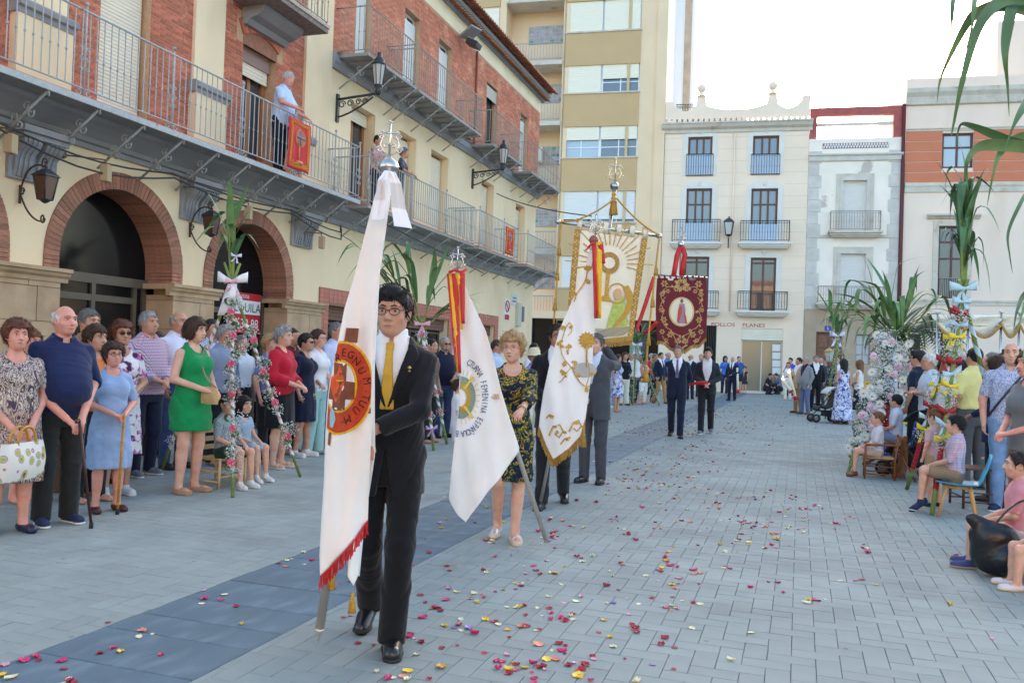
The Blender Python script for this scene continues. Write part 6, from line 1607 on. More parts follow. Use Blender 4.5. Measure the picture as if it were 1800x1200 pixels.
def clip2(a,b):
 for r in c2.rows2:
  if r[0][1] <= b: return (min(max(a,r[0][0]+.006),r[-1][0]-.006),b)
 return (a,b)
cc = c2.ab(810,698);r1 = abs(c2.ab(836,698)[0]-cc[0]);r2 = abs(c2.ab(810,661)[1]-cc[1])
mb = MB();c2.disc(mb,cc,r1,r2,.004,clip2,40,.42);mb.build('sunburst',M('teal_thread',srgb(96,160,170),.7,var=.2,scale=50),f2)
mb = MB()
for i in range(56):
 t = -math.pi/2+math.pi*(i+.5)/56;d = np.array([math.cos(t)*r1,math.sin(t)*r2]);c2.stroke(mb,[cc+d*.42,cc+d*(1.0 if i % 2 else .72)],.003,.006)
mb.build('gold_rays',EM_Y,f2)
mb = MB()
for i in range(14):
 t = -math.pi/2+math.pi*(i+.5)/14;d = np.array([math.cos(t)*r1,math.sin(t)*r2]);c2.stroke(mb,[cc+d*1.05,cc+d*1.30],.004,.005)
for p,q in (((816,683),(832,662)),((816,713),(832,734))): c2.stroke(mb,[c2.ab(*p),c2.ab(*q)],.018,.009)
mb.build('gold_bars',M('pale_gold',srgb(222,190,84),.6),f2)
r1,r2 = r1*1.66,r2*1.74;txt = 'CTURNA FEMENINA ESPAÑOLA B';mb = MB()
for i,ch in enumerate(txt):
 if ch == ' ': continue
 t = 1.28-(i/(len(txt)-1))*2.95;p = cc+np.array([math.cos(t)*r1,math.sin(t)*r2]);tang = math.atan2(-math.cos(t)*r2,math.sin(t)*r1);c2.letter(mb,ch,p,tang,.047,.006,.62)
mb.build('lettering',M('blue_thread',srgb(46,58,120),.8),f2)

# ---- third flag: white with gold vine
c3 = Cloth(1000,8.15,[(.04,8,2,.2),(.02,18,-5,1.5),(.012,33,6,0)])
f3 = thing('processional_flag','white flag embroidered with a gold grapevine and sun, gold fringe along its foot','flag',c3.px(947,896)*np.array([1,1,0]))
L3 = [(1036,440),(1027,477),(1005,529),(983,581),(966,641),(955,690),(949,730),(947,752),(960,785),(972,808)]
R3 = [(1050,440),(1048,500),(1047,560),(1043,610),(1040,653),(1034,700),(1029,738),(1021,766),(1000,790),(973,808.5)]
c3.sheet(L3,R3,28,70).build('flag_cloth',WCLOTH,f3,solid=.004)
fringe(c3,f3,[(947,750),(960,784),(972,808),(1000,788),(1021,765),(1029,738)],.085,GOLDD,90)
pole(f3,c3.px(948,893,-.09),c3.px(1043,425,-.11),.017,STEEL)
mb = MB();mb.sphere(c3.px(1044,421,-.04),.045,14,10);mb.build('knob',M('copper_knob',srgb(140,84,66),.4),f3);cross_finial(f3,c3.px(1047,413,-.04),.20,SILVER,c3.ex)
for (x0,x1,xb0,xb1,yb,m_) in ((1040,1047,1044,1050,560,REDR),(1046,1058,1047,1056,560,YELR),(1040,1046,1026,1031,442,REDR),(1049,1059,1058,1063,466,REDR)):
 mb = MB();mb.sheet([[c3.px(x0+(xb0-x0)*t,428+(yb-428)*t,.05+.01*math.sin(6*t)),c3.px(x1+(xb1-x1)*t,428+(yb-428)*t,.06)] for t in np.linspace(0,1,10)]);mb.build('ribbon',m_,f3,solid=.002)
mb = MB();V = lambda pts: [c3.ab(*p) for p in pts]
c3.vine(mb,V([(1001,566),(995,575),(990,590),(985,606),(987,622),(994,634),(1004,645),(1012,660),(1020,672),(1030,680),(1038,678)]),.009,True,size=.055)
c3.vine(mb,V([(1004,645),(996,655),(988,668),(982,672)]),.007,size=.045);c3.vine(mb,V([(1030,680),(1036,660),(1035,640),(1030,625)]),.007,size=.05);c3.vine(mb,V([(1001,566),(1006,572),(1004,584),(998,590)]),.007,size=.045)
for x,y in ((984,600),(990,654),(1008,640),(1000,612)):
 for k in range(9): c3.disc(mb,c3.ab(x+random.uniform(-5,5),y+random.uniform(-7,9)),.012,.012,.006,None,8)
c3.flower(mb,c3.ab(1032,598),.085,14);c3.disc(mb,c3.ab(1032,598),.034,.034,.009,None,14);c3.stroke(mb,V([(1032,612),(1031,645)]),.014,.006)
c3.vine(mb,V([(1044,452),(1040,470),(1032,478),(1030,490),(1024,502),(1014,515),(1009,530)]),.012,size=.07)
for pts in ([(965,765),(972,748),(984,745),(990,757),(983,768),(976,762),(980,755)],[(1000,758),(1008,742),(1017,738),(1022,748),(1014,757),(1008,752)],[(960,735),(966,728),(974,731)],[(985,780),(993,770),(1003,768)]): c3.vine(mb,V(pts),.014,size=.045)
mb.build('gold_embroidery',GOLDT,f3)
mb = MB();c3.disc(mb,c3.ab(1029,650),.11,.07,.005,None,16);mb.build('silver_cloud',M('silver_thread',srgb(180,176,170),.6),f3)
tassel(f3,c3.px(1026,752,.05),.17,GOLDD)

# ---- large ivory banner with monstrance and kneeling figure
c4 = Cloth(1070,10.65,[(.03,3.0,1,.4),(.012,9,-3,1.5)],turn=.15)
f4 = thing('processional_banner','large ivory banner with gold monstrance and kneeling green robed figure','banner',c4.px(1060,700)*np.array([1,1,0]))
QD = [(1009,404),(1139,420),(1112,598),(991,612)]
def q4(u,v):
 a,b,c,d = [c4.ab(*p) for p in QD];return (a*(1-u)+b*u)*(1-v)+(d*(1-u)+c*u)*v
mb = MB();rows = [[c4.at(*q4(u,v)) for u in np.linspace(0,1,24)] for v in np.linspace(0,1,40)];mb.sheet(rows);mb.build('banner_cloth',CCLOTH,f4,solid=.006)
for u in np.linspace(.03,.93,6):
 mb = MB();a = q4(u,0);b = q4(u+.07,0);mb.sheet([[c4.at(*a,.004),c4.at(*b,.004)],[c4.at(a[0],a[1]+.13,.03),c4.at(b[0],b[1]+.13,.03)],[c4.at(a[0],a[1]+.13,-.03),c4.at(b[0],b[1]+.13,-.03)],[c4.at(*a,-.006),c4.at(*b,-.006)]]);mb.build('hanging_loop',CCLOTH,f4,solid=.004)
mb = MB()
for (u0,u1,v0,v1) in ((.0,.085,0,1),(.915,1.0,0,1),(.085,.915,.955,1)):
 n_ = 24;mb.sheet([[c4.at(*q4(u0+(u1-u0)*i/4,v0+(v1-v0)*j/n_),.006) for i in range(5)] for j in range(n_+1)])
mb.build('gold_border',GOLDD,f4)
mb = MB()
for sd in (.042,.958):
 for j in range(14): c4.flower(mb,q4(sd,.04+.068*j),.038,4,.011)
mb.build('border_motif',M('bright_gold',srgb(226,190,108),.5,var=.2,scale=40),f4)
mb = MB();mc = q4(.52,.26)
for i in range(32):
 t = 2*math.pi*i/32;d = np.array([math.cos(t),math.sin(t)])
 if t > math.pi*1.1 and t < math.pi*1.9: continue
 c4.stroke(mb,[mc+d*.22,mc+d*(.40 if i % 2 else .55)],.013,.006);mb.build('ray',GOLDT,f4);mb = MB()
c4.flat(mb,[q4(*p) for p in ((.49,.34),(.55,.34),(.54,.58),(.50,.58))],.008);mb.build('monstrance_stem',GOLDT,f4);mb = MB();c4.flat(mb,[q4(*p) for p in ((.42,.60),(.62,.62),(.56,.56),(.48,.56))],.008)
mb.build('monstrance_foot',GOLDT,f4)
mb = MB();c4.disc(mb,mc,.125,.135,.008,None,24);mb.build('monstrance_disc',GOLDD,f4)
mb = MB();c4.disc(mb,mc,.07,.07,.010,None,18);mb.build('host',CCLOTH,f4)
mb = MB();c4.flat(mb,[q4(*p) for p in ((.66,.58),(.74,.55),(.80,.60),(.82,.70),(.90,.82),(.88,.86),(.58,.86),(.60,.74))],.008);mb.build('green_robe',M('green_thread',srgb(186,196,96),.7,var=.2,scale=18),f4)
mb = MB();c4.flat(mb,[q4(*p) for p in ((.74,.48),(.82,.46),(.90,.54),(.93,.64),(.88,.74),(.74,.85),(.66,.86),(.80,.72),(.84,.62),(.80,.55))],.011);mb.build('wing',GOLDT,f4)
mb = MB();c4.disc(mb,q4(.685,.545),.055,.07,.012,None,16);mb.build('figure_head',M('thread_skin',srgb(214,170,130),.7),f4)
mb = MB();hc_ = q4(.675,.54);c4.disc(mb,hc_,.12,.13,.010,None,24,.86);mb.build('halo',GOLDT,f4)
mb = MB()
for j in range(9): c4.stroke(mb,[q4(u,.865+.009*j+.004*math.sin(u*25+j)) for u in np.linspace(.42+.01*j,.96-.012*j,14)],.010,.007)
mb.build('cloud_lines',M('grey_thread',srgb(170,156,130),.7),f4)
fringe(c4,f4,[(991,612),(1050,605),(1112,598)],.06,GOLDD,70)
ba,bb = c4.px(981,390,-.01),c4.px(1160,414,-.01);mb = MB();mb.tube([ba,bb],.02,10)
for q in (ba,bb): mb.sphere(q,.035,10,8)
mb.build('crossbar',SILVER,f4)
ptop = c4.px(1083,328,-.06);pbot = c4.px(1040,640,-.10);pole(f4,pbot,ptop,.024,SILVER,tip=False)
mb = MB();mb.sphere(c4.px(1082,325,-.06),.055,14,10);mb.build('knob',M('chrome',(.4,.42,.45),.08,metal=1),f4)
cross_finial(f4,c4.px(1083,318,-.06),.29,M('pale_gold_metal',(.75,.66,.45),.3,metal=1),c4.ex)
tassel(f4,c4.px(1080,334,.0),.30,GOLDT)
for i,pts in enumerate(([(1080,350),(1045,390),(1008,396),(985,392)],[(1083,350),(1110,392),(1140,408),(1158,414)],[(985,395),(981,450),(976,520),(972,570)],[(1158,418),(1150,470),(1143,540),(1133,640)])):
 mb = MB();P = [c4.px(x,y,.05) for x,y in pts];mb.tube(bez(P[0],(P[1]+P[2])/2,P[3],14),.012,6);cord = mb.build('cord',GOLDT,f4)
 if i > 1:
  for t in (.25,.5,.8): tassel(f4,lerp(P[0],P[3],t)+EZ*.08,.16,GOLDT,'slide_knot')
  tassel(f4,P[3],.22,GOLDT)

# ---- dark red banner with oval picture
c5 = Cloth(1198,17.25,[(.04,4,1,.4),(.02,11,-3,1.5)])
f5 = thing('processional_banner','dark red velvet banner with gold flowers round an oval picture','banner',c5.px(1189,760)*np.array([1,1,0]))
VEL = M('red_velvet',srgb(112,18,32),.85,var=.15,scale=3,sheen=.6)
xs = np.linspace(1155,1241,44);topy = lambda x: 489+4*(1 if (abs((x-1155)/86-.28) < .06 or abs((x-1155)/86-.72) < .06) else 0)
def boty(x):
 t = (x-1155)/86;return 600+18*(1-abs(2*t-1)**1.5)-6*abs(math.sin(t*math.pi*3.5))*(1)
def wx(x,v): return x+(-2.2*math.sin(v*math.pi)*(1 if x < 1198 else -1))*abs((x-1198)/43)
mb = MB();rows = [[c5.px(wx(x,v),topy(x)*(1-v)+boty(x)*v) for x in xs] for v in np.linspace(0,1,30)];mb.sheet(rows);mb.build('banner_cloth',VEL,f5,solid=.008)
fringe(c5,f5,[(x,boty(x)) for x in np.linspace(1155,1241,24)],.07,GOLDD,90)
mb = MB();V = lambda pts: [c5.ab(*p) for p in pts]
for s in (-1,1):
 X = lambda x: 1198+s*(x-1198)
 for pts in ([(1204,498),(1212,505),(1222,504),(1230,510),(1234,522),(1229,534)],[(1234,536),(1228,546),(1233,558),(1229,570),(1222,578)],[(1222,590),(1214,584),(1206,588),(1199,592)],[(1226,575),(1216,580),(1210,594),(1204,606)],[(1236,540),(1232,530),(1226,522)],[(1232,590),(1226,600),(1220,604)]):
  c5.vine(mb,[c5.ab(X(x),y) for x,y in pts],.014,size=.075)
 for x,y,r_ in ((1228,499,.075),(1232,517,.06),(1229,562,.07),(1218,588,.07),(1232,583,.06),(1207,508,.06),(1222,512,.05),(1234,545,.05),(1225,598,.05),(1206,600,.05)): c5.flower(mb,c5.ab(X(x),y),r_,6,.010)
c5.flower(mb,c5.ab(1198,500),.16,7,.010);c5.flower(mb,c5.ab(1198,596),.10,6,.010);c5.vine(mb,V([(1188,606),(1198,612),(1208,606)]),.03,size=.1)
mb.build('gold_embroidery',M('antique_gold',srgb(196,152,92),.55,var=.2,scale=30),f5)
oc = c5.ab(1198,548);mb = MB();c5.disc(mb,oc,.245,.29,.008,None,36);mb.build('oval_frame',M('oval_gold',srgb(214,184,124),.5),f5)
mb = MB();c5.disc(mb,oc,.215,.26,.011,None,36);mb.build('oval_field',M('oval_cream',srgb(240,226,190),.7),f5)
mb = MB();c5.flat(mb,V([(1194,534),(1203,534),(1205,545),(1204,560),(1207,569),(1192,569),(1194,556)]),.014);mb.build('painted_robe',M('robe_pink',srgb(170,136,150),.7),f5)
mb = MB();c5.flat(mb,V([(1195,536),(1192,545),(1190,566),(1193,568),(1198,552),(1199,540)]),.017);c5.flat(mb,V([(1202,546),(1206,556),(1208,568),(1205,569),(1202,556)]),.017);mb.build('painted_cloak',M('cloak_red',srgb(200,84,70),.7),f5)
mb = MB();c5.disc(mb,c5.ab(1198.5,529),.030,.042,.017,None,14);mb.build('painted_head',M('paint_skin',srgb(150,96,70),.7),f5)
mb = MB();mb.tube([c5.px(1151,483,.0),c5.px(1244,488,.0)],.018,8);mb.build('crossbar',SILVER,f5)
for x in np.linspace(1158,1238,9):
 mb = MB();mb.tube([c5.px(x,484.5,.03),c5.px(x+1,490,.02)],.02,6);mb.build('hanging_loop',VEL,f5)
pole(f5,c5.px(1189,688,-.05),c5.px(1197,432,-.05),.022,M('gilt_pole',srgb(190,168,130),.35,metal=.6),tip=False)
mb = MB();mb.sphere(c5.px(1197,429,-.05),.07,12,8);mb.build('knob',SILVER,f5);cross_finial(f5,c5.px(1197,424,-.05),.27,SILVER,c5.ex)
for pts in ([(1196,434),(1190,450),(1186,475),(1184,486)],[(1199,434),(1204,448),(1200,470),(1198,485)]):
 mb = MB();P = [c5.px(x,y,.03) for x,y in pts];mb.sheet([[p-c5.ex*.05,p+c5.ex*.05] for p in P]);mb.build('ribbon',REDR,f5,solid=.003)
# long red streamer that hangs beside the banner and reaches the young man
mb = MB();P = [c5.px(x,y,.06+.02*i) for i,(x,y) in enumerate([(1150,488),(1143,510),(1135,535),(1128,556),(1121,575),(1123,585),(1134,586),(1144,580),(1152,571),(1156,566)])]
mb.sheet([[p+(-c5.ex*.8+EZ*.35)*.045,p+(c5.ex*.8-EZ*.35)*.045] for p in P]);mb.build('streamer',REDR,f5,solid=.003)

# ---------------------------------------------------------------- people
def K(n,c,**k): return cloth(n,srgb(*c),**k)
def who(px,foot,headtop=None,h=None):
 g = gp(px,foot)
 if h is None:
  lo,hi = .4,2.6
  for _ in range(30):
   m = (lo+hi)/2
   if project((g[0],g[1],m))[1] > headtop: lo = m
   else: hi = m
  h = lo
 return (g[0],g[1]),h
def place(px,dist):
 d = ray(px,640);v = np.array([d[0],d[1]]);v /= np.linalg.norm(v);return (v[0]*dist,v[1]*dist)
def toward(loc,turn=0.0):
 """Heading that looks at the viewer, turned by an angle (positive to the figure's left)."""
 return math.atan2(loc[0],-loc[1]+0)+math.pi+turn if False else math.atan2(-(-loc[0]),-loc[1])+turn
def hd(dx,dy): return math.atan2(-dx,dy)
def res_for(d): return float(np.clip(d*.00145,.0078,.028))
BLK = K('black_suit',(26,26,30));NAVY = K('navy_suit',(30,36,56));CHAR = K('charcoal_suit',(74,76,82));DKT = K('dark_trousers',(40,42,46));JEANS = K('jeans',(62,78,118),var=.18);NJ = K('dark_jeans',(36,42,66),var=.15)
WSH = K('white_shirt',(236,236,240));KHA = K('khaki',(170,132,88));CRM = K('cream_trousers',(226,220,204))
SB = dict(mat=M('black_leather',(.012,.012,.013),.28,coat=.2),sole=M('black_sole',(.02,.02,.02),.7),sole_h=.018)
SW = dict(mat=M('white_leather',(.72,.70,.68),.5),sole=M('white_sole',(.7,.7,.68),.7));SN = dict(mat=M('navy_canvas',srgb(40,48,84),.8),sole=M('white_sole',(.7,.7,.68),.7));SBR = dict(mat=M('brown_leather',srgb(110,64,40),.45));SG = dict(mat=M('grey_suede',srgb(120,124,132),.9),sole=M('white_sole',(.7,.7,.68),.7));SS = dict(mat=M('tan_sandal',srgb(176,136,104),.6),open=True,sole=M('tan_sole',srgb(180,140,108),.8),sole_h=.03)
def mk(label,px,foot,headtop=None,h=None,dist=None,face=None,group=None,**k):
 if dist is not None: loc = place(px,dist);hh = h or 1.7
 else: loc,hh = who(px,foot,headtop,h)
 d = math.hypot(*loc);k.setdefault('res',res_for(d))
 return person(label,(loc[0],loc[1],0),face,min(hh,1.86) if h is None else hh,group=group,**k)
FR = R(-97)      # onlookers on the left look across towards the procession
# ---- the procession
loc,_ = who(668,1128,h=1.78)
loc = (loc[0]+.01,loc[1])
gr = c1.px(632,775,-.15);gl = c1.px(648,765,-.13)
PM_,X = person('man in black suit and gold tie wearing glasses, carrying the white flag in front',(loc[0],loc[1],0),R(198),1.78,'m',res=.0066,wide=.90,skin='tan',hair='quiff',hairc='black',glasses='brown',hyaw=R(-6),hpitch=R(-2),
 armL=('w',gl,(-1.0,.1,-.6)),armR=('w',gr),top=dict(kind='jacket',mat=BLK,sleeve=.97,hem=.73,tie=K('gold_tie',(206,160,60),bump=.6,bscale=120),inner=WSH,vz=1.16),bottom=dict(kind='trousers',mat=K('black_trousers',(24,24,27)),flare=.070),shoes=SB,
 legs=([(-.085,.10,.50),(.085,.03,.49)],[(-.06,.10,.085),(.10,-.24,.16)]),group='bearers of the procession')
mb = MB();q = toworld(PM_,X['tp']([-.105,.155,1.355]));mb.octa(q,.012);mb.octa(q-EZ*.016,.008);mb.build('lapel_pin',GOLDM,PM_)
loc,h_ = who(885,950,580)
floral = ramp_mat('tropical_print',[(0,srgb(28,32,52)),(.50,srgb(40,84,48)),(.64,srgb(206,168,56)),(.74,srgb(28,32,52)),(.86,srgb(150,40,52)),(.93,srgb(120,130,60))],11,kind='noise',distort=2.2)
PW_,X = person('woman in dark tropical print dress and silver sandals carrying the lettered flag',(loc[0],loc[1]+.08,0),R(196),1.64,'f',res=.0085,wide=1.02,belly=.015,skin='fair',hair='perm',hairc='blond',glasses='metal',hyaw=R(-14),hpitch=R(-4),
 armL=('w',c2.px(907,752,.04)),armR=('w',c2.px(868,690,-.10)),top=dict(kind='dress',mat=floral,sleeve=.80,sr=.022,hem=.50,flare=1.02,neck=.075,fold=.02),shoes=dict(mat=M('silver_strap',(.62,.60,.58),.35,metal=.5),open=True,sole=M('cork_sole',srgb(214,196,172),.8),sole_h=.035),
 legs=([(-.085,.02,.49),(.085,.10,.50)],[(-.07,.08,.085),(.09,-.10,.13)]),group='bearers of the procession')
mb = MB();w_ = X['wri'][0];e_ = X['elb'][0];ax = (w_-e_)/np.linalg.norm(w_-e_);a,b,_ = frame(ax);S_ = X['S']
mb.tube([toworld(PW_,w_-ax*.02+(a*math.cos(t)+b*math.sin(t))*.034) for t in np.linspace(0,2*math.pi,13)],.008,6,caps=False);mb.lathe(toworld(PW_,w_-ax*.02+EZ*.03),[(.018,0),(.018,.006)],12);mb.build('wristwatch',M('watch_gold',(.6,.5,.3),.3,metal=1),PW_)
mb = MB();
for t in np.linspace(-1.2,4.3,26): mb.sphere(toworld(PW_,X['tp']([.075*math.cos(t),.0+.085*math.sin(t)*(1 if math.sin(t) < 0 else 1.15),1.475-.05*max(0,math.sin(t))])),.006,6,4)
mb.build('necklace',M('pearl',(.7,.66,.6),.25),PW_,kind='stuff')
loc,h_ = who(972,893,572)
person('man in black suit with round glasses behind the gold vine flag',(loc[0]-.05,loc[1]+.15,0),R(192),1.79,'m',res=.011,skin='olive',hair='short',hairc='dark',glasses='dark',hyaw=R(18),beard=None,
 armL=('w',c3.px(990,690,-.18)),armR='clasp',pose='walk2',top=dict(kind='jacket',mat=BLK,sleeve=.97,hem=.74,inner=WSH,tie=K('black_tie',(24,24,28))),bottom=dict(kind='trousers',mat=DKT),shoes=SB,group='bearers of the procession')
loc,h_ = who(1040,848,600)
person('man in grey suit hidden behind the big ivory banner, holding its pole',(loc[0],loc[1],0),R(172),1.76,'m',res=.013,skin='fair',hair='short',hairc='salt',hyaw=R(5),armL=('w',c4.px(1062,610,.03)),armR='clasp',pose='stand',top=dict(kind='jacket',mat=CHAR,sleeve=.97,hem=.74,inner=K('sky_shirt',(206,218,236))),bottom=dict(kind='trousers',mat=CHAR),shoes=SB,group='bearers of the procession')
loc,h_ = who(1187,768,h=1.76)
person('man in navy suit holding up the dark red banner',(loc[0],loc[1],0),R(186),1.78,'m',res=.018,skin='tan',hair='short',hairc='salt',armR=('w',c5.px(1190,628,-.03)),armL=('w',c5.px(1191,676,-.03)),pose='walk',top=dict(kind='jacket',mat=NAVY,sleeve=.97,hem=.74,inner=WSH,tie=K('grey_tie',(110,100,130))),bottom=dict(kind='trousers',mat=NAVY),shoes=SB,group='bearers of the procession')
loc,h_ = who(1240,762,608)
YM,X = person('young man in dark jacket and white tee holding a red ribbon end',(loc[0],loc[1],0),R(184),1.78,'m',res=.018,wide=.95,skin='fair',hair='quiff',hairc='dark',armL='clasp',armR='clasp',pose='walk2',top=dict(kind='jacket',mat=K('dark_jacket',(44,48,54)),sleeve=.97,hem=.78,inner=WSH,vz=1.0),bottom=dict(kind='trousers',mat=DKT),shoes=SG,group='bearers of the procession')
mb = MB();q = toworld(YM,X['tp']([.03,.30,1.06]));mb.sheet([[q+EX*.06+EZ*.02,q+EX*.06-EZ*.09],[q-EX*.12+EZ*.01,q-EX*.12-EZ*.06],[q-EX*.34-EZ*.06,q-EX*.34-EZ*.10]]);tag(mb.build('red_ribbon',REDR,solid=.003),'loose red ribbon end in the hands of the young man','ribbon')

# ---- onlookers, left side
LG = 'onlookers along the arcade'
brownprint = ramp_mat('brown_print',[(0,srgb(196,176,160)),(.32,srgb(92,78,96)),(.5,srgb(214,200,186)),(.66,srgb(128,96,72)),(.8,srgb(74,66,90))],16,kind='noise',stretch=(1.6,1.6,.6),distort=1.5)
PL,XL = mk('old lady in brown patterned dress with a handbag at the picture edge',14,935,562,face=R(-115),group=LG,sex='f',wide=1.12,belly=.05,hair='perm',hairc='auburn',skin='pink',hyaw=R(-2),armL='low',armR='low',top=dict(kind='dress',mat=brownprint,sleeve=.40,hem=.42,flare=1.1),shoes=dict(mat=M('navy_leather',srgb(34,38,66),.4),court=True))
mk('woman with reddish perm and yellow floral blouse half hidden behind the lady with the handbag',52,None,h=1.54,dist=8.9,face=FR,group=LG,sex='f',hair='perm',hairc='ginger',skin='pink',top=dict(kind='blouse',mat=ramp_mat('yellow_floral',[(0,srgb(236,226,206)),(.55,srgb(232,196,110)),(.7,srgb(240,170,130))],18,kind='noise'),sleeve=.4,hem=.9),bottom=dict(kind='skirt',mat=K('beige_skirt',(190,170,150)),hem=.5))
PB,XBm = mk('bald old man in navy polo shirt leaning on a dark walking stick',97,920,535,face=R(-112),group=LG,wide=1.12,belly=.09,hair='rim',hairc='white',skin='pink',armL='low',armR='low',hyaw=R(8),top=dict(kind='polo',mat=K('navy_polo',(34,44,82)),sleeve=.42,hem=.86),bottom=dict(kind='trousers',mat=K('green_black_trousers',(42,44,42)),flare=.075),shoes=SN)
mk('grey haired man showing only his head behind the bald man',152,None,h=1.76,dist=9.0,face=FR,group=LG,hair='short',hairc='salt',skin='tan',top=dict(kind='shirt',mat=K('tan_shirt',(150,120,96)),sleeve=.9,hem=.9),bottom=dict(kind='trousers',mat=DKT))
mk('short woman in orange top squeezed between the bald man and the lady in blue',166,None,h=1.60,dist=8.75,face=FR,group=LG,sex='f',hair='perm',hairc='brown',skin='tan',top=dict(kind='blouse',mat=K('orange_top',(226,128,70)),sleeve=.4,hem=.9),bottom=dict(kind='trousers',mat=DKT))
PC,XC = mk('small old lady in pale blue dress leaning on a bamboo walking stick',187,898,602,face=R(-118),group=LG,sex='f',wide=1.0,belly=.04,hair='perm',hairc='brown',skin='pink',glasses='dark',armL='clasp',armR='clasp',top=dict(kind='dress',mat=K('blue_dress',(150,172,206),var=.1),sleeve=.42,hem=.45,flare=1.12,neck=.05),shoes=dict(mat=M('burgundy_leather',srgb(76,26,34),.4),court=True))
wf = ramp_mat('white_floral',[(0,srgb(236,232,232)),(.52,srgb(236,232,232)),(.60,srgb(214,120,170)),(.70,srgb(190,110,180)),(.80,srgb(60,50,70))],14,kind='noise',distort=.8)
mk('auburn haired woman in sunglasses and white flowered dress behind the lady in blue',212,None,h=1.66,dist=9.05,face=R(-120),group=LG,sex='f',wide=1.05,belly=.03,hair='perm',hairc='auburn',skin='tan',glasses='sun',armL='clasp',armR='clasp',top=dict(kind='dress',mat=wf,sleeve=.35,hem=.42,flare=1.1),shoes=SW)
mk('man in red and blue checked shirt with grey hair',250,835,546,face=R(-105),group=LG,wide=1.05,belly=.06,hair='short',hairc='grey',skin='tan',armL='clasp',armR='clasp',top=dict(kind='shirt',mat=plaid_mat('checked_shirt',srgb(226,224,236),srgb(70,80,140),srgb(190,70,90),32),sleeve=.95,hem=.86),bottom=dict(kind='trousers',mat=NJ),shoes=SG)
mk('man in plain white shirt and blue jeans beside the man in checks',303,822,541,face=R(-100),group=LG,wide=1.05,belly=.06,hair='rim',hairc='grey',skin='tan',armL='down',armR='down',top=dict(kind='shirt',mat=K('lilac_white_shirt',(226,224,240)),sleeve=.95,hem=.99),bottom=dict(kind='trousers',mat=JEANS),shoes=SB)
PG_,XG = mk('woman in bright green sleeveless dress with a straw shoulder bag',330,865,557,face=R(-96),group=LG,sex='f',wide=1.12,belly=.035,hair='bob',hairc='brown',skin='fair',armL='clasp',armR='clasp',hpitch=R(-6),top=dict(kind='dress',mat=K('green_dress',(22,140,78)),sleeve=0,hem=.62,flare=1.02,fold=.02),shoes=dict(mat=M('tan_wedge',srgb(178,136,106),.6),open=True,sole=M('wedge_sole',srgb(176,138,110),.8),sole_h=.05))
mk('dark haired man in pale striped shirt standing behind the woman in green',362,806,560,face=R(-100),group=LG,hair='short',hairc='dark',skin='tan',armL='clasp',armR='down',top=dict(kind='shirt',mat=ramp_mat('striped_shirt',[(0,srgb(222,226,238)),(.5,srgb(150,160,196))],16,kind='wave'),sleeve=.95,hem=.98),bottom=dict(kind='trousers',mat=NJ),shoes=SB)
mk('man in white polo shirt hidden behind the pink flower tripod',416,800,588,face=R(-110),group=LG,hair='short',hairc='salt',skin='tan',top=dict(kind='polo',mat=K('white_polo',(222,226,236)),sleeve=.4,hem=.98),bottom=dict(kind='trousers',mat=K('black_jeans',(30,30,34))),shoes=SB)
mk('blond woman in blue top behind the lady in red',474,None,h=1.62,dist=11.4,face=FR,group=LG,sex='f',hair='perm',hairc='blond',skin='fair',top=dict(kind='tee',mat=K('soft_blue',(120,132,180)),sleeve=.4,hem=.9),bottom=dict(kind='trousers',mat=DKT))
mk('white haired lady in wide red blouse and black skirt',488,822,573,face=R(-85),group=LG,sex='f',wide=1.12,belly=.03,hair='wavy',hairc='grey',skin='fair',armL='clasp',armR='clasp',top=dict(kind='blouse',mat=K('red_blouse',(190,30,52)),sleeve=.8,hem=.90,sr=.030),bottom=dict(kind='skirt',mat=K('black_skirt',(26,26,30)),hem=.50,flare=1.0),shoes=dict(mat=M('gold_sandal',srgb(206,180,130),.5),open=True,sole=M('pale_sole',(.6,.55,.48),.8)))
mk('dark haired woman in navy dress and sunglasses',530,802,586,face=R(-88),group=LG,sex='f',wide=1.08,hair='wavy',hairc='black',skin='tan',glasses='sun',armL='clasp',armR='down',top=dict(kind='dress',mat=K('navy_dress',(30,34,56)),sleeve=.6,hem=.50,flare=1.0),shoes=SW)
mk('woman in white top and mint green trousers with shoulder strap',551,799,579,face=R(-90),group=LG,sex='f',wide=1.08,hair='wavy',hairc='brown',skin='fair',glasses='dark',armL='clasp',armR='down',top=dict(kind='blouse',mat=K('white_top',(232,232,234)),sleeve=.55,hem=.88),bottom=dict(kind='trousers',mat=K('mint_trousers',(160,200,196)),flare=.075),shoes=dict(mat=M('pewter',(.35,.35,.38),.4),court=True))
mk('man in pale blue shirt and navy trousers beside the first flag',583,793,555,face=R(-96),group=LG,wide=1.06,belly=.05,hair='short',hairc='salt',skin='tan',glasses='dark',armL='clasp',armR='down',top=dict(kind='shirt',mat=K('pale_blue_shirt',(206,212,240)),sleeve=.9,hem=.97),bottom=dict(kind='trousers',mat=NJ),shoes=SB)
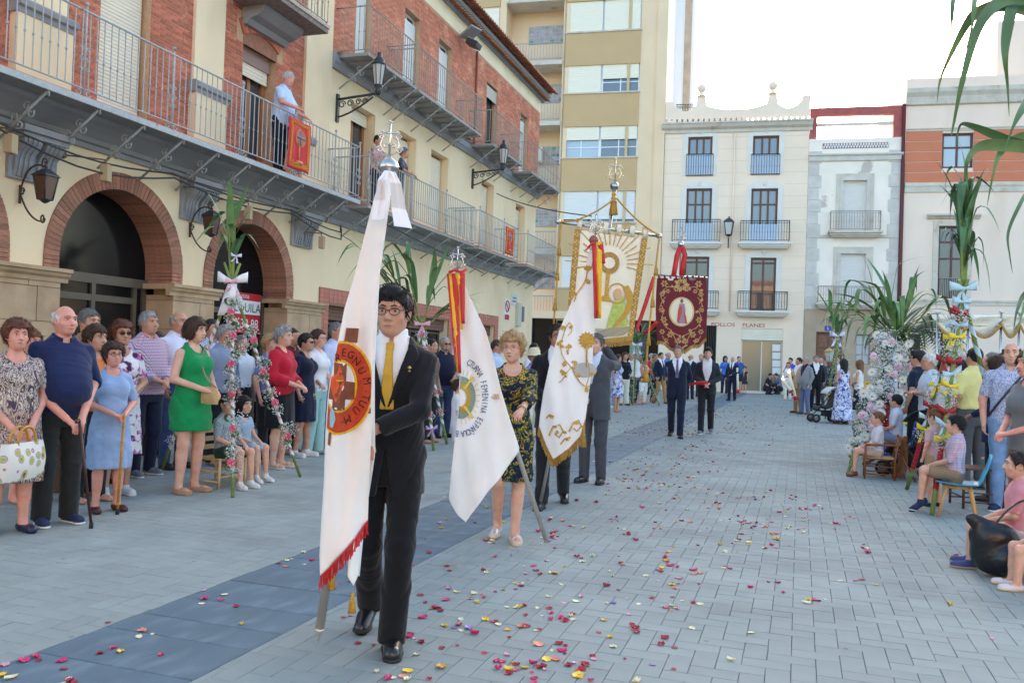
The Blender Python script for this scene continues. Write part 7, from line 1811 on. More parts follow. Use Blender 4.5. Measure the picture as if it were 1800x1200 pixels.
# canes, bags
def cane(label,hand,foot,mat,crook):
 t = thing('walking_stick',label,'walking stick',foot);mb = MB();mb.tube([foot+EZ*.03,hand],.011,8)
 if crook: mb.tube(bez(hand,hand+EZ*.03,hand+np.array([.05,-.08,.0]),8),.011,8)
 else:
  for f in np.linspace(.1,.9,6): mb.lathe(lerp(foot,hand,f),[(.011,0),(.0145,.008),(.011,.016)],8)
  mb.tube(bez(hand,hand+EZ*.04,hand+np.array([.06,-.06,.01]),8),.012,8)
 mb.build('shaft',mat,t);mb = MB();mb.lathe(foot,[(.016,0),(.017,.02),(.013,.05)],10);mb.build('ferrule',M('rubber',(.02,.02,.02),.8),t)
hB = (toworld(PB,XBm['wri'][0])+toworld(PB,XBm['wri'][1]))/2;fwd = np.array([math.cos(R(-18)),math.sin(R(-18)),0])
cane('dark wooden walking stick under the hands of the bald man',hB+fwd*.08-EZ*.02,gp(160,928),M('dark_stick',srgb(70,36,28),.35),True)
hC = (toworld(PC,XC['wri'][0])+toworld(PC,XC['wri'][1]))/2
cane('yellow bamboo walking stick of the old lady in blue',hC+fwd*.07-EZ*.02,gp(206,904),M('bamboo',srgb(196,138,52),.4,var=.2,scale=20),False)
hL = (toworld(PL,XL['wri'][0])+toworld(PL,XL['wri'][1]))/2
t = thing('handbag','white handbag with coloured ovals and round bamboo handles held by the lady','bag',hL+fwd*.1-EZ*.45);c = hL+fwd*.06+np.array([.06,-.08,-.20])
mb = MB();sd = np.array([.25,-.97,0]);rows = []
for v in np.linspace(0,1,7):
 wd = .23-.05*(1-v)**2*0+.02*math.sin(v*3);th = .055*math.sin(math.pi*(v*.75+.12))+.012;r_ = []
 for a in np.linspace(0,2*math.pi,21): r_.append(c+sd*wd*math.copysign(abs(math.cos(a))**.6,math.cos(a))+np.cross(sd,EZ)*th*math.sin(a)+EZ*(.13-.27*v))
 rows.append(r_)
mb.sheet(rows);mb.build('bag_body',ramp_mat('oval_print',[(0,srgb(90,80,70)),(.16,srgb(200,170,60)),(.28,srgb(150,200,150)),(.36,srgb(200,120,160)),(.42,srgb(228,222,212))],13,kind='dots'),t)
for o in (-.03,.03):
 mb = MB();mb.tube([c+np.cross(sd,EZ)*o+sd*.10*math.cos(a)+EZ*(.14+.10*math.sin(a)) for a in np.linspace(0,2*math.pi,21)],.010,6,caps=False);mb.build('bag_handle',MATS['bamboo'],t)
def purse(label,T,X,off,size,mat,strap,sd):
 q = toworld(T,off);t = thing('shoulder_bag',label,'bag',q-EZ*size[1]);sd = np.array(sd,float);ot = np.cross(sd,EZ);rows = []
 for v in np.linspace(0,1,8):
  th = size[0]*.28*math.sin(math.pi*(v*.8+.1));wd = size[0]*(.85+.2*math.sin(v*2.2));rows.append([q+sd*wd*math.copysign(abs(math.cos(a))**.7,math.cos(a))+ot*th*math.sin(a)+EZ*(size[1]*(.5-v)) for a in np.linspace(0,2*math.pi,17)])
 mb = MB();mb.sheet(rows);mb.build('bag_body',mat,t)
 s_ = toworld(T,X['tp']([-.10,.06,1.47]));mb = MB();mb.tube(bez(q-sd*size[0]*.8+EZ*size[1]*.45,(q+s_)/2+ot*.10-sd*.05,s_,12),.007,5);mb.tube(bez(q+sd*size[0]*.8+EZ*size[1]*.45,(q+s_)/2+ot*.16,s_,12),.007,5);mb.build('strap',strap,t)
purse('small straw shoulder bag hanging at the hip of the woman in green',PG_,XG,(.02,.24,.98),(.13,.17),M('straw',srgb(206,170,118),.9,var=.15,scale=60,bump=.6,bscale=150),M('strap_brown',srgb(150,120,90),.7),(.97,-.2,0))
# seated children
CG = 'children seated at the pink tripod'
gch = gp(398,855)
mk('seated boy in green gingham shirt under the pink flower tripod',402,None,h=1.18,dist=float(np.hypot(gch[0],gch[1]))+.05,face=R(-98),group=CG,cat='child',head=1.22,pose='sit',seat=.30,hair='short',hairc='black',skin='child',armL='lap',armR='lap',hyaw=R(-10),top=dict(kind='shirt',mat=plaid_mat('green_gingham',srgb(206,216,222),srgb(64,100,110),srgb(84,120,130),45),sleeve=.5,hem=.9),bottom=dict(kind='shorts',mat=K('bottle_green',(36,66,62))),shoes=SW)
mk('seated girl in blue gingham dress beside the boy under the pink flower tripod',432,None,h=1.12,dist=float(np.hypot(gch[0],gch[1]))+.45,face=R(-98),group=CG,cat='child',sex='f',bust=0,head=1.24,pose='sit',seat=.30,hair='long',hairc='black',skin='child',armL='lap',armR='lap',hyaw=R(-10),top=dict(kind='dress',mat=plaid_mat('blue_gingham',srgb(220,226,232),srgb(90,130,160),srgb(110,150,180),45),sleeve=.3,hem=.9),shoes=SW)

# ---- onlookers beyond the first bearers
MG = 'onlookers beyond the bearers on the terrace side'
mk('grey bearded man in sunglasses and navy polo behind the lettered flag',776,768,592,face=R(-130),group=MG,hair='short',hairc='grey',beard='grey',skin='tan',glasses='sun',wide=1.08,belly=.05,armL='clasp',armR='down',top=dict(kind='polo',mat=K('ink_polo',(36,40,62)),sleeve=.42,hem=.9),bottom=dict(kind='trousers',mat=JEANS),shoes=SB)
mk('dark haired man whose head shows beside the bearded man in sunglasses',757,None,h=1.70,dist=14.2,face=FR,group=MG,hair='short',hairc='dark',skin='tan',top=dict(kind='tee',mat=K('brown_tee',(110,84,70)),sleeve=.4,hem=.9),bottom=dict(kind='trousers',mat=DKT))
mk('small child in white tee shirt between the flower tripod and the lettered flag',801,828,h=1.12,face=R(-60),group=MG,cat='child',head=1.22,hair='short',hairc='brown',skin='child',armL='down',armR='down',top=dict(kind='tee',mat=K('white_tee',(226,226,232)),sleeve=.4,hem=.85),bottom=dict(kind='shorts',mat=K('white_shorts',(220,220,226))),shoes=SW)
mk('man in pale grey shirt partly hidden by the red and yellow ribbon',822,None,h=1.68,dist=14.6,face=FR,group=MG,hair='short',hairc='grey',skin='tan',top=dict(kind='shirt',mat=K('pale_grey_shirt',(200,204,214)),sleeve=.5,hem=.9),bottom=dict(kind='trousers',mat=DKT))
mk('balding man in light blue shirt seen past the shoulder of the woman bearer',872,None,h=1.74,dist=15.0,face=R(-80),group=MG,hair='crop',hairc='brown',skin='tan',top=dict(kind='shirt',mat=K('light_blue_shirt',(190,206,232)),sleeve=.9,hem=.9),bottom=dict(kind='trousers',mat=DKT))
mk('dark haired man showing between the woman bearer and the man in round glasses',938,None,h=1.72,dist=16.5,face=R(-110),group=MG,hair='short',hairc='black',skin='tan',top=dict(kind='shirt',mat=WSH,sleeve=.9,hem=.9),bottom=dict(kind='trousers',mat=DKT))
mk('person in cream sun hat between two bearers',938,None,h=1.58,dist=15.6,face=R(-110),group=MG,sex='f',hair='perm',hairc='blond',skin='fair',top=dict(kind='tee',mat=K('lilac_tee',(150,130,190)),sleeve=.4,hem=.9),bottom=dict(kind='trousers',mat=CRM))
# far group between the ivory and red banners
FG = 'far onlookers between the two banners'
far = [('man in denim shirt and jeans standing behind the ivory banner',1075,716,626,dict(top=dict(kind='shirt',mat=K('denim_shirt',(150,176,220)),sleeve=.9,hem=.9),bottom=dict(kind='trousers',mat=K('light_jeans',(150,176,206))),hair='short',hairc='dark',shoes=SW)),
 ('woman in black cardigan and cream trousers',1096,712,619,dict(sex='f',top=dict(kind='blouse',mat=K('black_cardigan',(30,32,38)),sleeve=.9,hem=.85),bottom=dict(kind='trousers',mat=CRM,flare=.08),hair='wavy',hairc='brown',shoes=SBR,armL='clasp')),
 ('blond woman in white top next to the black cardigan',1107,708,620,dict(sex='f',top=dict(kind='tee',mat=WSH,sleeve=.4,hem=.88),bottom=dict(kind='trousers',mat=DKT),hair='wavy',hairc='blond')),
 ('woman in soft orange blouse in the far group',1127,702,626,dict(sex='f',top=dict(kind='blouse',mat=K('apricot',(214,160,130)),sleeve=.4,hem=.88),bottom=dict(kind='skirt',mat=K('brown_skirt',(120,96,84)),hem=.5),hair='long',hairc='ginger')),
 ('grey haired woman in red shirt beside the navy blazer',1143,696,621,dict(sex='f',top=dict(kind='blouse',mat=K('brick_red',(190,52,56)),sleeve=.6,hem=.88),bottom=dict(kind='trousers',mat=DKT),hair='wavy',hairc='grey',glasses='dark')),
 ('man in navy blazer and khaki trousers',1159,709,619,dict(top=dict(kind='jacket',mat=NAVY,sleeve=.97,hem=.76,tie=K('navy_tie',(40,44,80))),bottom=dict(kind='trousers',mat=KHA),hair='short',hairc='dark',shoes=SBR,pose='walk')),
 ('bald man in blue shirt behind the navy blazer',1172,700,618,dict(top=dict(kind='polo',mat=K('azure_shirt',(70,120,190)),sleeve=.4,hem=.9),bottom=dict(kind='trousers',mat=DKT),hair='rim',hairc='grey'))]
for lb,px,ft,hd_,kw in far: mk(lb,px,ft,hd_,face=R(-120+random.uniform(-25,25)),group=FG,**{**dict(skin='tan'),**kw})
mk('toddler in white shirt standing in front of the far group',1126,711,664,face=R(-150),group=FG,cat='child',head=1.3,hair='short',hairc='dark',skin='child',top=dict(kind='tee',mat=WSH,sleeve=.4,hem=.85),bottom=dict(kind='shorts',mat=K('pale_shorts',(200,190,176))),shoes=dict(mat=M('orange_shoe',srgb(220,90,60),.7)))
# around the shop
SGp = 'people in front of the chicken shop'
shopl = [('woman in blue blouse with dark hair',1273,693,625,dict(sex='f',top=dict(kind='blouse',mat=K('cobalt_blouse',(60,110,190)),sleeve=.5,hem=.88),bottom=dict(kind='trousers',mat=K('navy_trousers',(34,36,60))),hair='long',hairc='black',glasses='sun')),
 ('elderly man in navy suit and tie with white hair holding a candle',1286,704,626,dict(top=dict(kind='jacket',mat=NAVY,sleeve=.97,hem=.76,tie=K('dark_tie',(40,40,60))),bottom=dict(kind='trousers',mat=NAVY),hair='rim',hairc='white',shoes=SB,armL='clasp')),
 ('man in blue shirt behind the elderly man with the candle',1297,692,626,dict(top=dict(kind='polo',mat=K('mid_blue',(60,90,160)),sleeve=.4,hem=.9),bottom=dict(kind='shorts',mat=K('navy_shorts',(40,44,66))),hair='crop',hairc='dark')),
 ('young person in black floral shirt by the shop window',1328,690,628,dict(top=dict(kind='tee',mat=ramp_mat('black_floral',[(0,(.02,.02,.02)),(.6,srgb(170,170,180))],20,kind='noise'),sleeve=.4,hem=.9),bottom=dict(kind='shorts',mat=K('black_shorts',(30,30,34))),hair='short',hairc='dark',beard='dark')),
 ('woman in teal top beside the shop window',1335,687,622,dict(sex='f',top=dict(kind='tee',mat=K('teal_top',(90,150,170)),sleeve=.3,hem=.9),bottom=dict(kind='trousers',mat=DKT),hair='pony',hairc='brown')),
 ('light haired man in pale shirt behind the young bearer',1230,700,622,dict(top=dict(kind='shirt',mat=K('ice_shirt',(196,206,230)),sleeve=.9,hem=.9),bottom=dict(kind='trousers',mat=DKT),hair='short',hairc='blond')),
 ('man in sunglasses just behind the red banner bearer',1212,704,622,dict(top=dict(kind='jacket',mat=NAVY,sleeve=.97,hem=.76),bottom=dict(kind='trousers',mat=NAVY),hair='rim',hairc='grey',glasses='sun'))]
for lb,px,ft,hd_,kw in shopl: mk(lb,px,ft,hd_,face=R(180+random.uniform(-40,40)),group=SGp,**{**dict(skin='tan'),**kw})
mk('girl in dark dress by the shop window',1308,691,h=1.35,face=R(150),group=SGp,cat='child',sex='f',bust=0,head=1.12,hair='pony',hairc='dark',skin='child',top=dict(kind='dress',mat=K('dark_dress',(50,52,66)),sleeve=.2,hem=.6))
for lb,px,c_,fc in (('man in black tee crouching in front of the shop',1346,(30,30,34),R(-120)),('man in grey blue tee crouching to the other side of the shop window',1371,(96,110,140),R(120))):
 mk(lb,px,693,h=1.74,face=fc,group=SGp,pose='squat',lean=.35,armL='fwd',armR='fwd',hair='short',hairc='dark',skin='tan',top=dict(kind='tee',mat=K('tee%d' % px,c_),sleeve=.4,hem=.9),bottom=dict(kind='trousers',mat=K('squat_trousers',(40,42,52))),shoes=SB)
# candle bearers
CB = 'candle bearers in suits'
cb = [('man in grey jacket and blue trousers with a medal round his neck',1414,728,627,dict(top=dict(kind='jacket',mat=K('grey_jacket',(140,142,146)),sleeve=.97,hem=.76,inner=K('navy_inner',(36,38,56))),bottom=dict(kind='trousers',mat=K('blue_grey_trousers',(104,116,150))),hair='short',hairc='grey',glasses='dark',shoes=SBR,wide=1.05,belly=.04)),
 ('man in beige jacket carrying a tall candle',1402,726,628,dict(top=dict(kind='jacket',mat=K('beige_jacket',(196,172,136)),sleeve=.97,hem=.76),bottom=dict(kind='trousers',mat=KHA),hair='short',hairc='dark',skin='olive',shoes=SBR,armR='fwd')),
 ('man in black suit behind the grey jacket',1432,722,624,dict(top=dict(kind='jacket',mat=BLK,sleeve=.97,hem=.74),bottom=dict(kind='trousers',mat=BLK),hair='short',hairc='salt',shoes=SB)),
 ('balding man in suit at the back of the candle bearers',1441,712,628,dict(top=dict(kind='jacket',mat=CHAR,sleeve=.97,hem=.74),bottom=dict(kind='trousers',mat=CHAR),hair='rim',hairc='grey',shoes=SB)),
 ('man in dark blue tee near the carved door',1449,702,628,dict(top=dict(kind='tee',mat=K('slate_tee',(64,80,100)),sleeve=.4,hem=.9),bottom=dict(kind='shorts',mat=DKT),hair='short',hairc='dark')),
 ('bald man in dark suit holding the processional lantern',1470,716,628,dict(top=dict(kind='jacket',mat=NAVY,sleeve=.97,hem=.74),bottom=dict(kind='trousers',mat=NAVY),hair='rim',hairc='grey',shoes=SB,armL='fwd')),
 ('young man with dark hair above the candles',1388,697,622,dict(top=dict(kind='tee',mat=K('royal_tee',(80,80,190)),sleeve=.4,hem=.9),bottom=dict(kind='trousers',mat=DKT),hair='quiff',hairc='black')),
 ('woman with a pale bag taking a picture near the candles',1384,703,636,dict(sex='f',top=dict(kind='tee',mat=WSH,sleeve=.4,hem=.9),bottom=dict(kind='trousers',mat=CRM),hair='bun',hairc='black',armL='up',armR='up'))]
for lb,px,ft,hd_,kw in cb: mk(lb,px,ft,hd_,face=R(160+random.uniform(-35,35)),group=CB,**{**dict(skin='tan'),**kw})

# ---- right side
RG = 'onlookers on the right'
bluefl = ramp_mat('blue_floral',[(0,srgb(214,218,236)),(.42,srgb(96,100,160)),(.56,srgb(220,222,238)),(.7,srgb(70,74,140))],10,kind='noise',distort=.6)
mk('woman in long blue and white floral dress beside the pushchair',1480,745,630,face=R(40),group=RG,sex='f',wide=1.05,hair='long',hairc='black',skin='tan',armL='clasp',top=dict(kind='dress',mat=bluefl,sleeve=0,hem=.10,flare=1.45,fold=.05),shoes=SBR)
mk('woman in sleeveless tan top behind the white flower tripod',1508,742,632,face=R(70),group=RG,sex='f',hair='long',hairc='ginger',skin='tan',armL='clasp',armR='clasp',top=dict(kind='tee',mat=K('white_vest',(226,222,216)),sleeve=0,hem=.9),bottom=dict(kind='skirt',mat=K('navy_skirt',(40,44,66)),hem=.35))
mk('girl in red dress seated behind the two boys',1556,None,h=1.45,dist=15.2,face=R(70),group=RG,cat='child',sex='f',bust=.02,head=1.08,pose='sit',seat=.40,hair='long',hairc='brown',skin='tan',top=dict(kind='dress',mat=K('red_dress',(196,44,44)),sleeve=0,hem=.9),shoes=SS)
mk('boy in white shirt seated on the blue chair',1578,None,h=1.30,dist=14.2,face=R(80),group=RG,cat='child',head=1.16,pose='sit',seat=.38,hair='short',hairc='black',skin='child',armL='lap',armR='lap',hyaw=R(-20),top=dict(kind='shirt',mat=K('white_boy_shirt',(226,228,240)),sleeve=.45,hem=.9),bottom=dict(kind='shorts',mat=K('grey_blue_shorts',(150,160,190))),shoes=SBR)
mk('small boy in white tee seated on the little wicker chair',1546,None,h=1.10,dist=12.6,face=R(88),group=RG,cat='child',head=1.24,pose='sit',seat=.28,hair='short',hairc='ginger',skin='child',armL='lap',armR='lap',top=dict(kind='tee',mat=K('white_boy_tee',(226,222,226)),sleeve=.45,hem=.9),bottom=dict(kind='shorts',mat=K('sand_shorts',(196,176,160)),cut=.6),shoes=SBR)
rg = [('man in navy tee and sunglasses under the palm',1614,14.5,1.76,dict(top=dict(kind='tee',mat=K('deep_navy_tee',(34,40,60)),sleeve=.4,hem=.9),bottom=dict(kind='trousers',mat=DKT),hair='quiff',hairc='black',glasses='sun'),R(60)),
 ('white haired old man in pale striped shirt',1634,13.6,1.70,dict(top=dict(kind='shirt',mat=ramp_mat('pale_stripes',[(0,srgb(222,226,234)),(.6,srgb(180,200,214))],12,kind='wave'),sleeve=.45,hem=.9),bottom=dict(kind='trousers',mat=DKT),hair='short',hairc='white',glasses='dark',armL='fold',armR='fold'),R(100)),
 ('woman in short white dress seen from behind',1672,12.6,1.70,dict(sex='f',wide=1.1,top=dict(kind='dress',mat=K('white_dress',(236,230,236)),sleeve=.35,hem=.55,flare=1.1),hair='bun',hairc='dark',armL='fold',armR='fold',shoes=dict(mat=M('tan_heel',srgb(170,120,90),.5),court=True)),R(20)),
 ('man in yellow shirt and grey trousers with black hair',1713,12.3,1.77,dict(wide=1.15,belly=.05,top=dict(kind='shirt',mat=K('yellow_shirt',(240,228,150)),sleeve=.45,hem=.98),bottom=dict(kind='trousers',mat=K('grey_trousers',(92,90,92))),hair='short',hairc='black',shoes=SB),R(30)),
 ('man in maroon polo behind the yellow shirt',1745,13.4,1.74,dict(top=dict(kind='polo',mat=K('maroon_polo',(130,40,56)),sleeve=.45,hem=.9),bottom=dict(kind='trousers',mat=DKT),hair='short',hairc='salt',skin='pink'),R(90)),
 ('grey haired man glimpsed behind the ribboned canes',1690,14.6,1.72,dict(top=dict(kind='shirt',mat=K('lilac_shirt',(196,200,226)),sleeve=.9,hem=.9),bottom=dict(kind='trousers',mat=DKT),hair='short',hairc='grey'),R(100)),
 ('dark haired woman in grey glimpsed behind the old man',1655,15.2,1.66,dict(sex='f',top=dict(kind='tee',mat=K('charcoal_tee',(70,74,84)),sleeve=.4,hem=.9),bottom=dict(kind='trousers',mat=DKT),hair='bob',hairc='dark'),R(90)),
 ('bearer in dark navy jacket with sleeve buttons',1752,11.3,1.66,dict(sex='f',wide=1.05,top=dict(kind='jacket',mat=K('ink_jacket',(34,44,84)),sleeve=.97,hem=.70),bottom=dict(kind='trousers',mat=NAVY),hair='bob',hairc='brown',armL='clasp',armR='clasp',shoes=SB),R(75))]
for lb,px,ds,hh,kw,fc in rg: mk(lb,px,None,h=hh,dist=ds,face=fc,group=RG,**{**dict(skin='tan'),**kw})
PR_,XR = mk('bald man in blue patterned polo with a black strap, looking at the viewer',1778,None,h=1.80,dist=10.6,face=R(165),group=RG,wide=1.08,hair='rim',hairc='dark',skin='fair',armL='clasp',armR='down',top=dict(kind='polo',mat=ramp_mat('blue_speckle',[(0,srgb(196,206,226)),(.45,srgb(90,110,160)),(.6,srgb(190,200,224))],60,kind='noise'),sleeve=.42,hem=.88),bottom=dict(kind='trousers',mat=K('pale_jeans',(120,156,196),var=.2)),shoes=SN)
mb = MB();P = [toworld(PR_,XR['tp'](q)) for q in ((-.14,.02,1.47),(-.08,.14,1.36),(.02,.165,1.22),(.12,.15,1.08),(.19,.05,.98))];mb.sheet([[p-EZ*.02,p+EZ*.02] for p in P]);mb.build('strap',IRON_D,PR_,solid=.004)
mk('boy in checked pastel shirt and khaki shorts seated on the turquoise chair',1684,None,h=1.20,dist=9.9,face=R(75),group=RG,cat='child',head=1.2,pose='sit',seat=.36,hair='short',hairc='black',skin='child',armL='lap',armR='lap',top=dict(kind='shirt',mat=plaid_mat('pastel_check',srgb(206,196,214),srgb(130,160,200),srgb(224,150,140),14),sleeve=.5,hem=.92),bottom=dict(kind='shorts',mat=K('khaki_shorts',(150,128,100)),cut=.8),shoes=SN)
mk('small fair haired child standing in front of the turquoise chair',1648,None,h=1.02,dist=10.3,face=R(40),group=RG,cat='child',head=1.28,hair='short',hairc='ginger',skin='child',top=dict(kind='tee',mat=K('faded_pink_tee',(206,170,170)),sleeve=.4,hem=.85),bottom=dict(kind='shorts',mat=K('tan_shorts',(176,150,120))),shoes=SN)
# children sitting at the right edge
KE = 'children sitting at the right edge'
mk('boy in pink tee sitting low at the right edge with striped espadrilles',1796,None,h=1.22,dist=7.4,face=R(82),group=KE,cat='child',head=1.15,pose='sit',seat=.22,hair='short',hairc='dark',skin='child',armL='lap',armR='lap',hyaw=R(6),top=dict(kind='tee',mat=K('pink_tee',(226,150,156)),sleeve=.45,hem=.9),bottom=dict(kind='shorts',mat=K('pale_pink_shorts',(222,200,192)),cut=.7),shoes=dict(mat=M('espadrille',srgb(70,80,130),.8),sole=M('rope_sole',srgb(190,160,120),.9)),res=.0095)
mk('child with bare legs and white shoes sitting at the lower right edge',1878,None,h=1.15,dist=6.9,face=R(92),group=KE,cat='child',sex='f',bust=0,head=1.18,pose='sit',seat=.20,hair='long',hairc='brown',skin='child',armL='lap',armR='lap',top=dict(kind='dress',mat=K('rose_dress',(226,196,196)),sleeve=.4,hem=.9,cut=.5),shoes=dict(mat=M('white_strap_shoe',(.72,.66,.68),.5),court=True,sole=M('rope_sole',srgb(190,160,120),.9)),res=.0095)
mk('woman in grey top with a red bracelet at the right edge',1812,None,h=1.66,dist=8.4,face=R(120),group=KE,sex='f',hair='bob',hairc='brown',skin='pink',armL='clasp',armR='clasp',top=dict(kind='tee',mat=K('grey_tee',(120,122,124)),sleeve=.4,hem=.86),bottom=dict(kind='trousers',mat=K('brown_trousers',(120,84,70))),shoes=SB)
# ---- fillers of the far ranks
for lb,px,ds,hh,kw,fc in (
 ('woman in beige blouse in the back row behind the checked shirt',276,11.9,1.60,dict(sex='f',top=dict(kind='blouse',mat=K('beige_blouse',(206,190,170)),sleeve=.5,hem=.9),bottom=dict(kind='trousers',mat=DKT),hair='wavy',hairc='brown'),FR),
 ('grey haired man in the back row near the sandstone pier',392,11.2,1.72,dict(top=dict(kind='shirt',mat=K('steel_shirt',(140,152,176)),sleeve=.9,hem=.9),bottom=dict(kind='trousers',mat=DKT),hair='short',hairc='grey'),FR),
 ('dark haired man in the back row behind the lady in navy',512,12.4,1.74,dict(top=dict(kind='polo',mat=K('wine_polo',(110,50,60)),sleeve=.4,hem=.9),bottom=dict(kind='trousers',mat=DKT),hair='short',hairc='dark'),FR),
 ('man in black polo between the terrace and the second flag',742,16.0,1.74,dict(top=dict(kind='polo',mat=K('black_polo',(34,34,38)),sleeve=.4,hem=.9),bottom=dict(kind='trousers',mat=JEANS),hair='short',hairc='salt'),FR),
 ('woman in mustard top far along the terrace',905,18.5,1.62,dict(sex='f',top=dict(kind='tee',mat=K('mustard_top',(190,150,70)),sleeve=.4,hem=.9),bottom=dict(kind='trousers',mat=DKT),hair='bob',hairc='dark'),FR),
 ('woman in navy print dress beside the denim shirt',1086,24.5,1.62,dict(sex='f',top=dict(kind='dress',mat=bluefl,sleeve=.3,hem=.45),hair='bob',hairc='brown'),R(-110)),
 ('man in white shirt at the back of the far group',1117,29.0,1.74,dict(top=dict(kind='shirt',mat=WSH,sleeve=.9,hem=.9),bottom=dict(kind='trousers',mat=DKT),hair='short',hairc='grey'),R(-110)),
 ('woman in pink top at the back of the far group',1134,30.0,1.62,dict(sex='f',top=dict(kind='tee',mat=K('rose_top',(220,150,160)),sleeve=.4,hem=.9),bottom=dict(kind='trousers',mat=CRM),hair='long',hairc='brown'),R(-100)),
 ('man in green polo at the end of the far group',1151,31.0,1.74,dict(top=dict(kind='polo',mat=K('olive_polo',(110,124,84)),sleeve=.4,hem=.9),bottom=dict(kind='trousers',mat=DKT),hair='short',hairc='salt'),R(-100)),
 ('woman in black top behind the white dress',1688,13.8,1.64,dict(sex='f',top=dict(kind='tee',mat=K('black_top',(34,34,40)),sleeve=.4,hem=.9),bottom=dict(kind='trousers',mat=DKT),hair='bun',hairc='dark'),R(60)),
 ('woman in dark red behind the bald man on the right',1796,12.6,1.66,dict(sex='f',top=dict(kind='tee',mat=K('garnet_top',(120,36,48)),sleeve=.4,hem=.9),bottom=dict(kind='trousers',mat=DKT),hair='bob',hairc='brown'),R(90)),
 ('man in grey polo between the maroon polo and the bald man',1764,14.2,1.76,dict(top=dict(kind='polo',mat=K('fog_polo',(150,154,160)),sleeve=.4,hem=.9),bottom=dict(kind='trousers',mat=DKT),hair='crop',hairc='dark'),R(95))):
 mk(lb,px,None,h=hh,dist=ds,face=fc,group='people in the back rows',**{**dict(skin='tan'),**kw})
# ---- on the balconies
BG = 'people on the balconies'
pb = onX(505,295,-8.28)
person('white haired man in pale blue shirt leaning over the balcony rail by the red hanging',(-8.34,onX(500,200,-8.3)[1]-.05,0),R(-82),1.74,'m',BG,res=.016,z=4.336,wide=1.08,belly=.05,hair='short',hairc='white',skin='pink',armL=((-.22,.22,1.10),(-.16,.40,1.00)),armR='rail',hyaw=R(-20),hpitch=R(-14),lean=.12,top=dict(kind='shirt',mat=K('sky_blue_shirt',(190,212,240)),sleeve=.40,hem=.84),bottom=dict(kind='trousers',mat=K('navy_slacks',(34,36,54))),shoes=SB)
y1 = onX(668,300,-8.35)[1];y2 = onX(707,300,-8.25)[1]
person('woman in floral blouse standing back on the second balcony behind the flag finial',(-8.42,y1,0),R(-100),1.62,'f',BG,res=.02,z=4.32,hair='short',hairc='black',skin='tan',armL='rail',armR='rail',top=dict(kind='blouse',mat=ramp_mat('rose_print',[(0,srgb(196,180,176)),(.5,srgb(110,96,96)),(.65,srgb(220,150,150))],16,kind='noise'),sleeve=.4,hem=.86),bottom=dict(kind='trousers',mat=DKT))
person('grey haired woman in dark print leaning on the second balcony rail',(-8.32,y2,0),R(-75),1.56,'f',BG,res=.02,z=4.32,hair='wavy',hairc='salt',skin='tan',armL='rail',armR='rail',lean=.15,top=dict(kind='dress',mat=ramp_mat('dark_speckle',[(0,srgb(60,62,72)),(.6,srgb(130,132,140))],40,kind='noise'),sleeve=.5,hem=.5))

# ---------------------------------------------------------------- decorated canes, chairs, petals and the rest
LEAFC = M('reed_leaf',srgb(98,134,78),.55,var=.18,scale=7,obj=.12,c2=srgb(134,160,104),c2scale=3,c2lo=.5,c2hi=.7)
LEAFD = M('dark_reed_leaf',srgb(74,112,66),.5,var=.2,scale=7,obj=.12)
CANE = M('green_cane',srgb(122,140,66),.5,var=.2,scale=9)
SAT_W = M('satin_white',srgb(236,234,236),.4,sheen=.2);SAT_P = M('satin_pink',srgb(236,176,196),.45);SAT_B = M('satin_blue',srgb(190,222,232),.45);SAT_Y = M('satin_yellow',srgb(242,214,50),.5);SAT_R = M('satin_red',srgb(172,28,44),.5);SAT_L = M('satin_lilac',srgb(208,160,214),.45)
PINK = M('carnation_pink',srgb(232,106,134),.7,var=.2,scale=60);DAISY = M('daisy_white',(.75,.75,.72),.7);GYP = M('gypsophila',(.72,.72,.68),.8);STEMG = M('fine_stem',srgb(120,140,96),.8);YFL = M('flower_yellow',srgb(240,196,40),.7,var=.1,scale=60)
PALEP = M('pale_pink_flower',srgb(240,206,214),.7,var=.1,scale=60)
def leaf_strip(mb,p,d,L,w,droop=1.0,n=12,twist=0.0,kink=2.0):
 """A long reed leaf that rises and then bends under its weight."""
 p = np.array(p,float);d = np.array(d,float);d /= np.linalg.norm(d);rows = [];q = p.copy();v = d.copy();st = L/n
 for i in range(n+1):
  t = i/n;s = np.cross(v,EZ);s = s/(np.linalg.norm(s)+1e-6);a = twist*t;nn = np.cross(s,v);s2 = s*math.cos(a)+nn*math.sin(a)
  ww = w*(math.sin(math.pi*min(1,t*.9+.12))**.7)*(1-t**3)+.001
  rows.append([q-s2*ww/2,q-np.cross(s2,v)*ww*.10,q+s2*ww/2]);q = q+v*st;v = v+np.array([0,0,-1.0])*droop*st*(1.2+2.2*t)*(7.0 if kink < t < kink+.2 else 1.0);v /= np.linalg.norm(v)
 mb.sheet(rows)
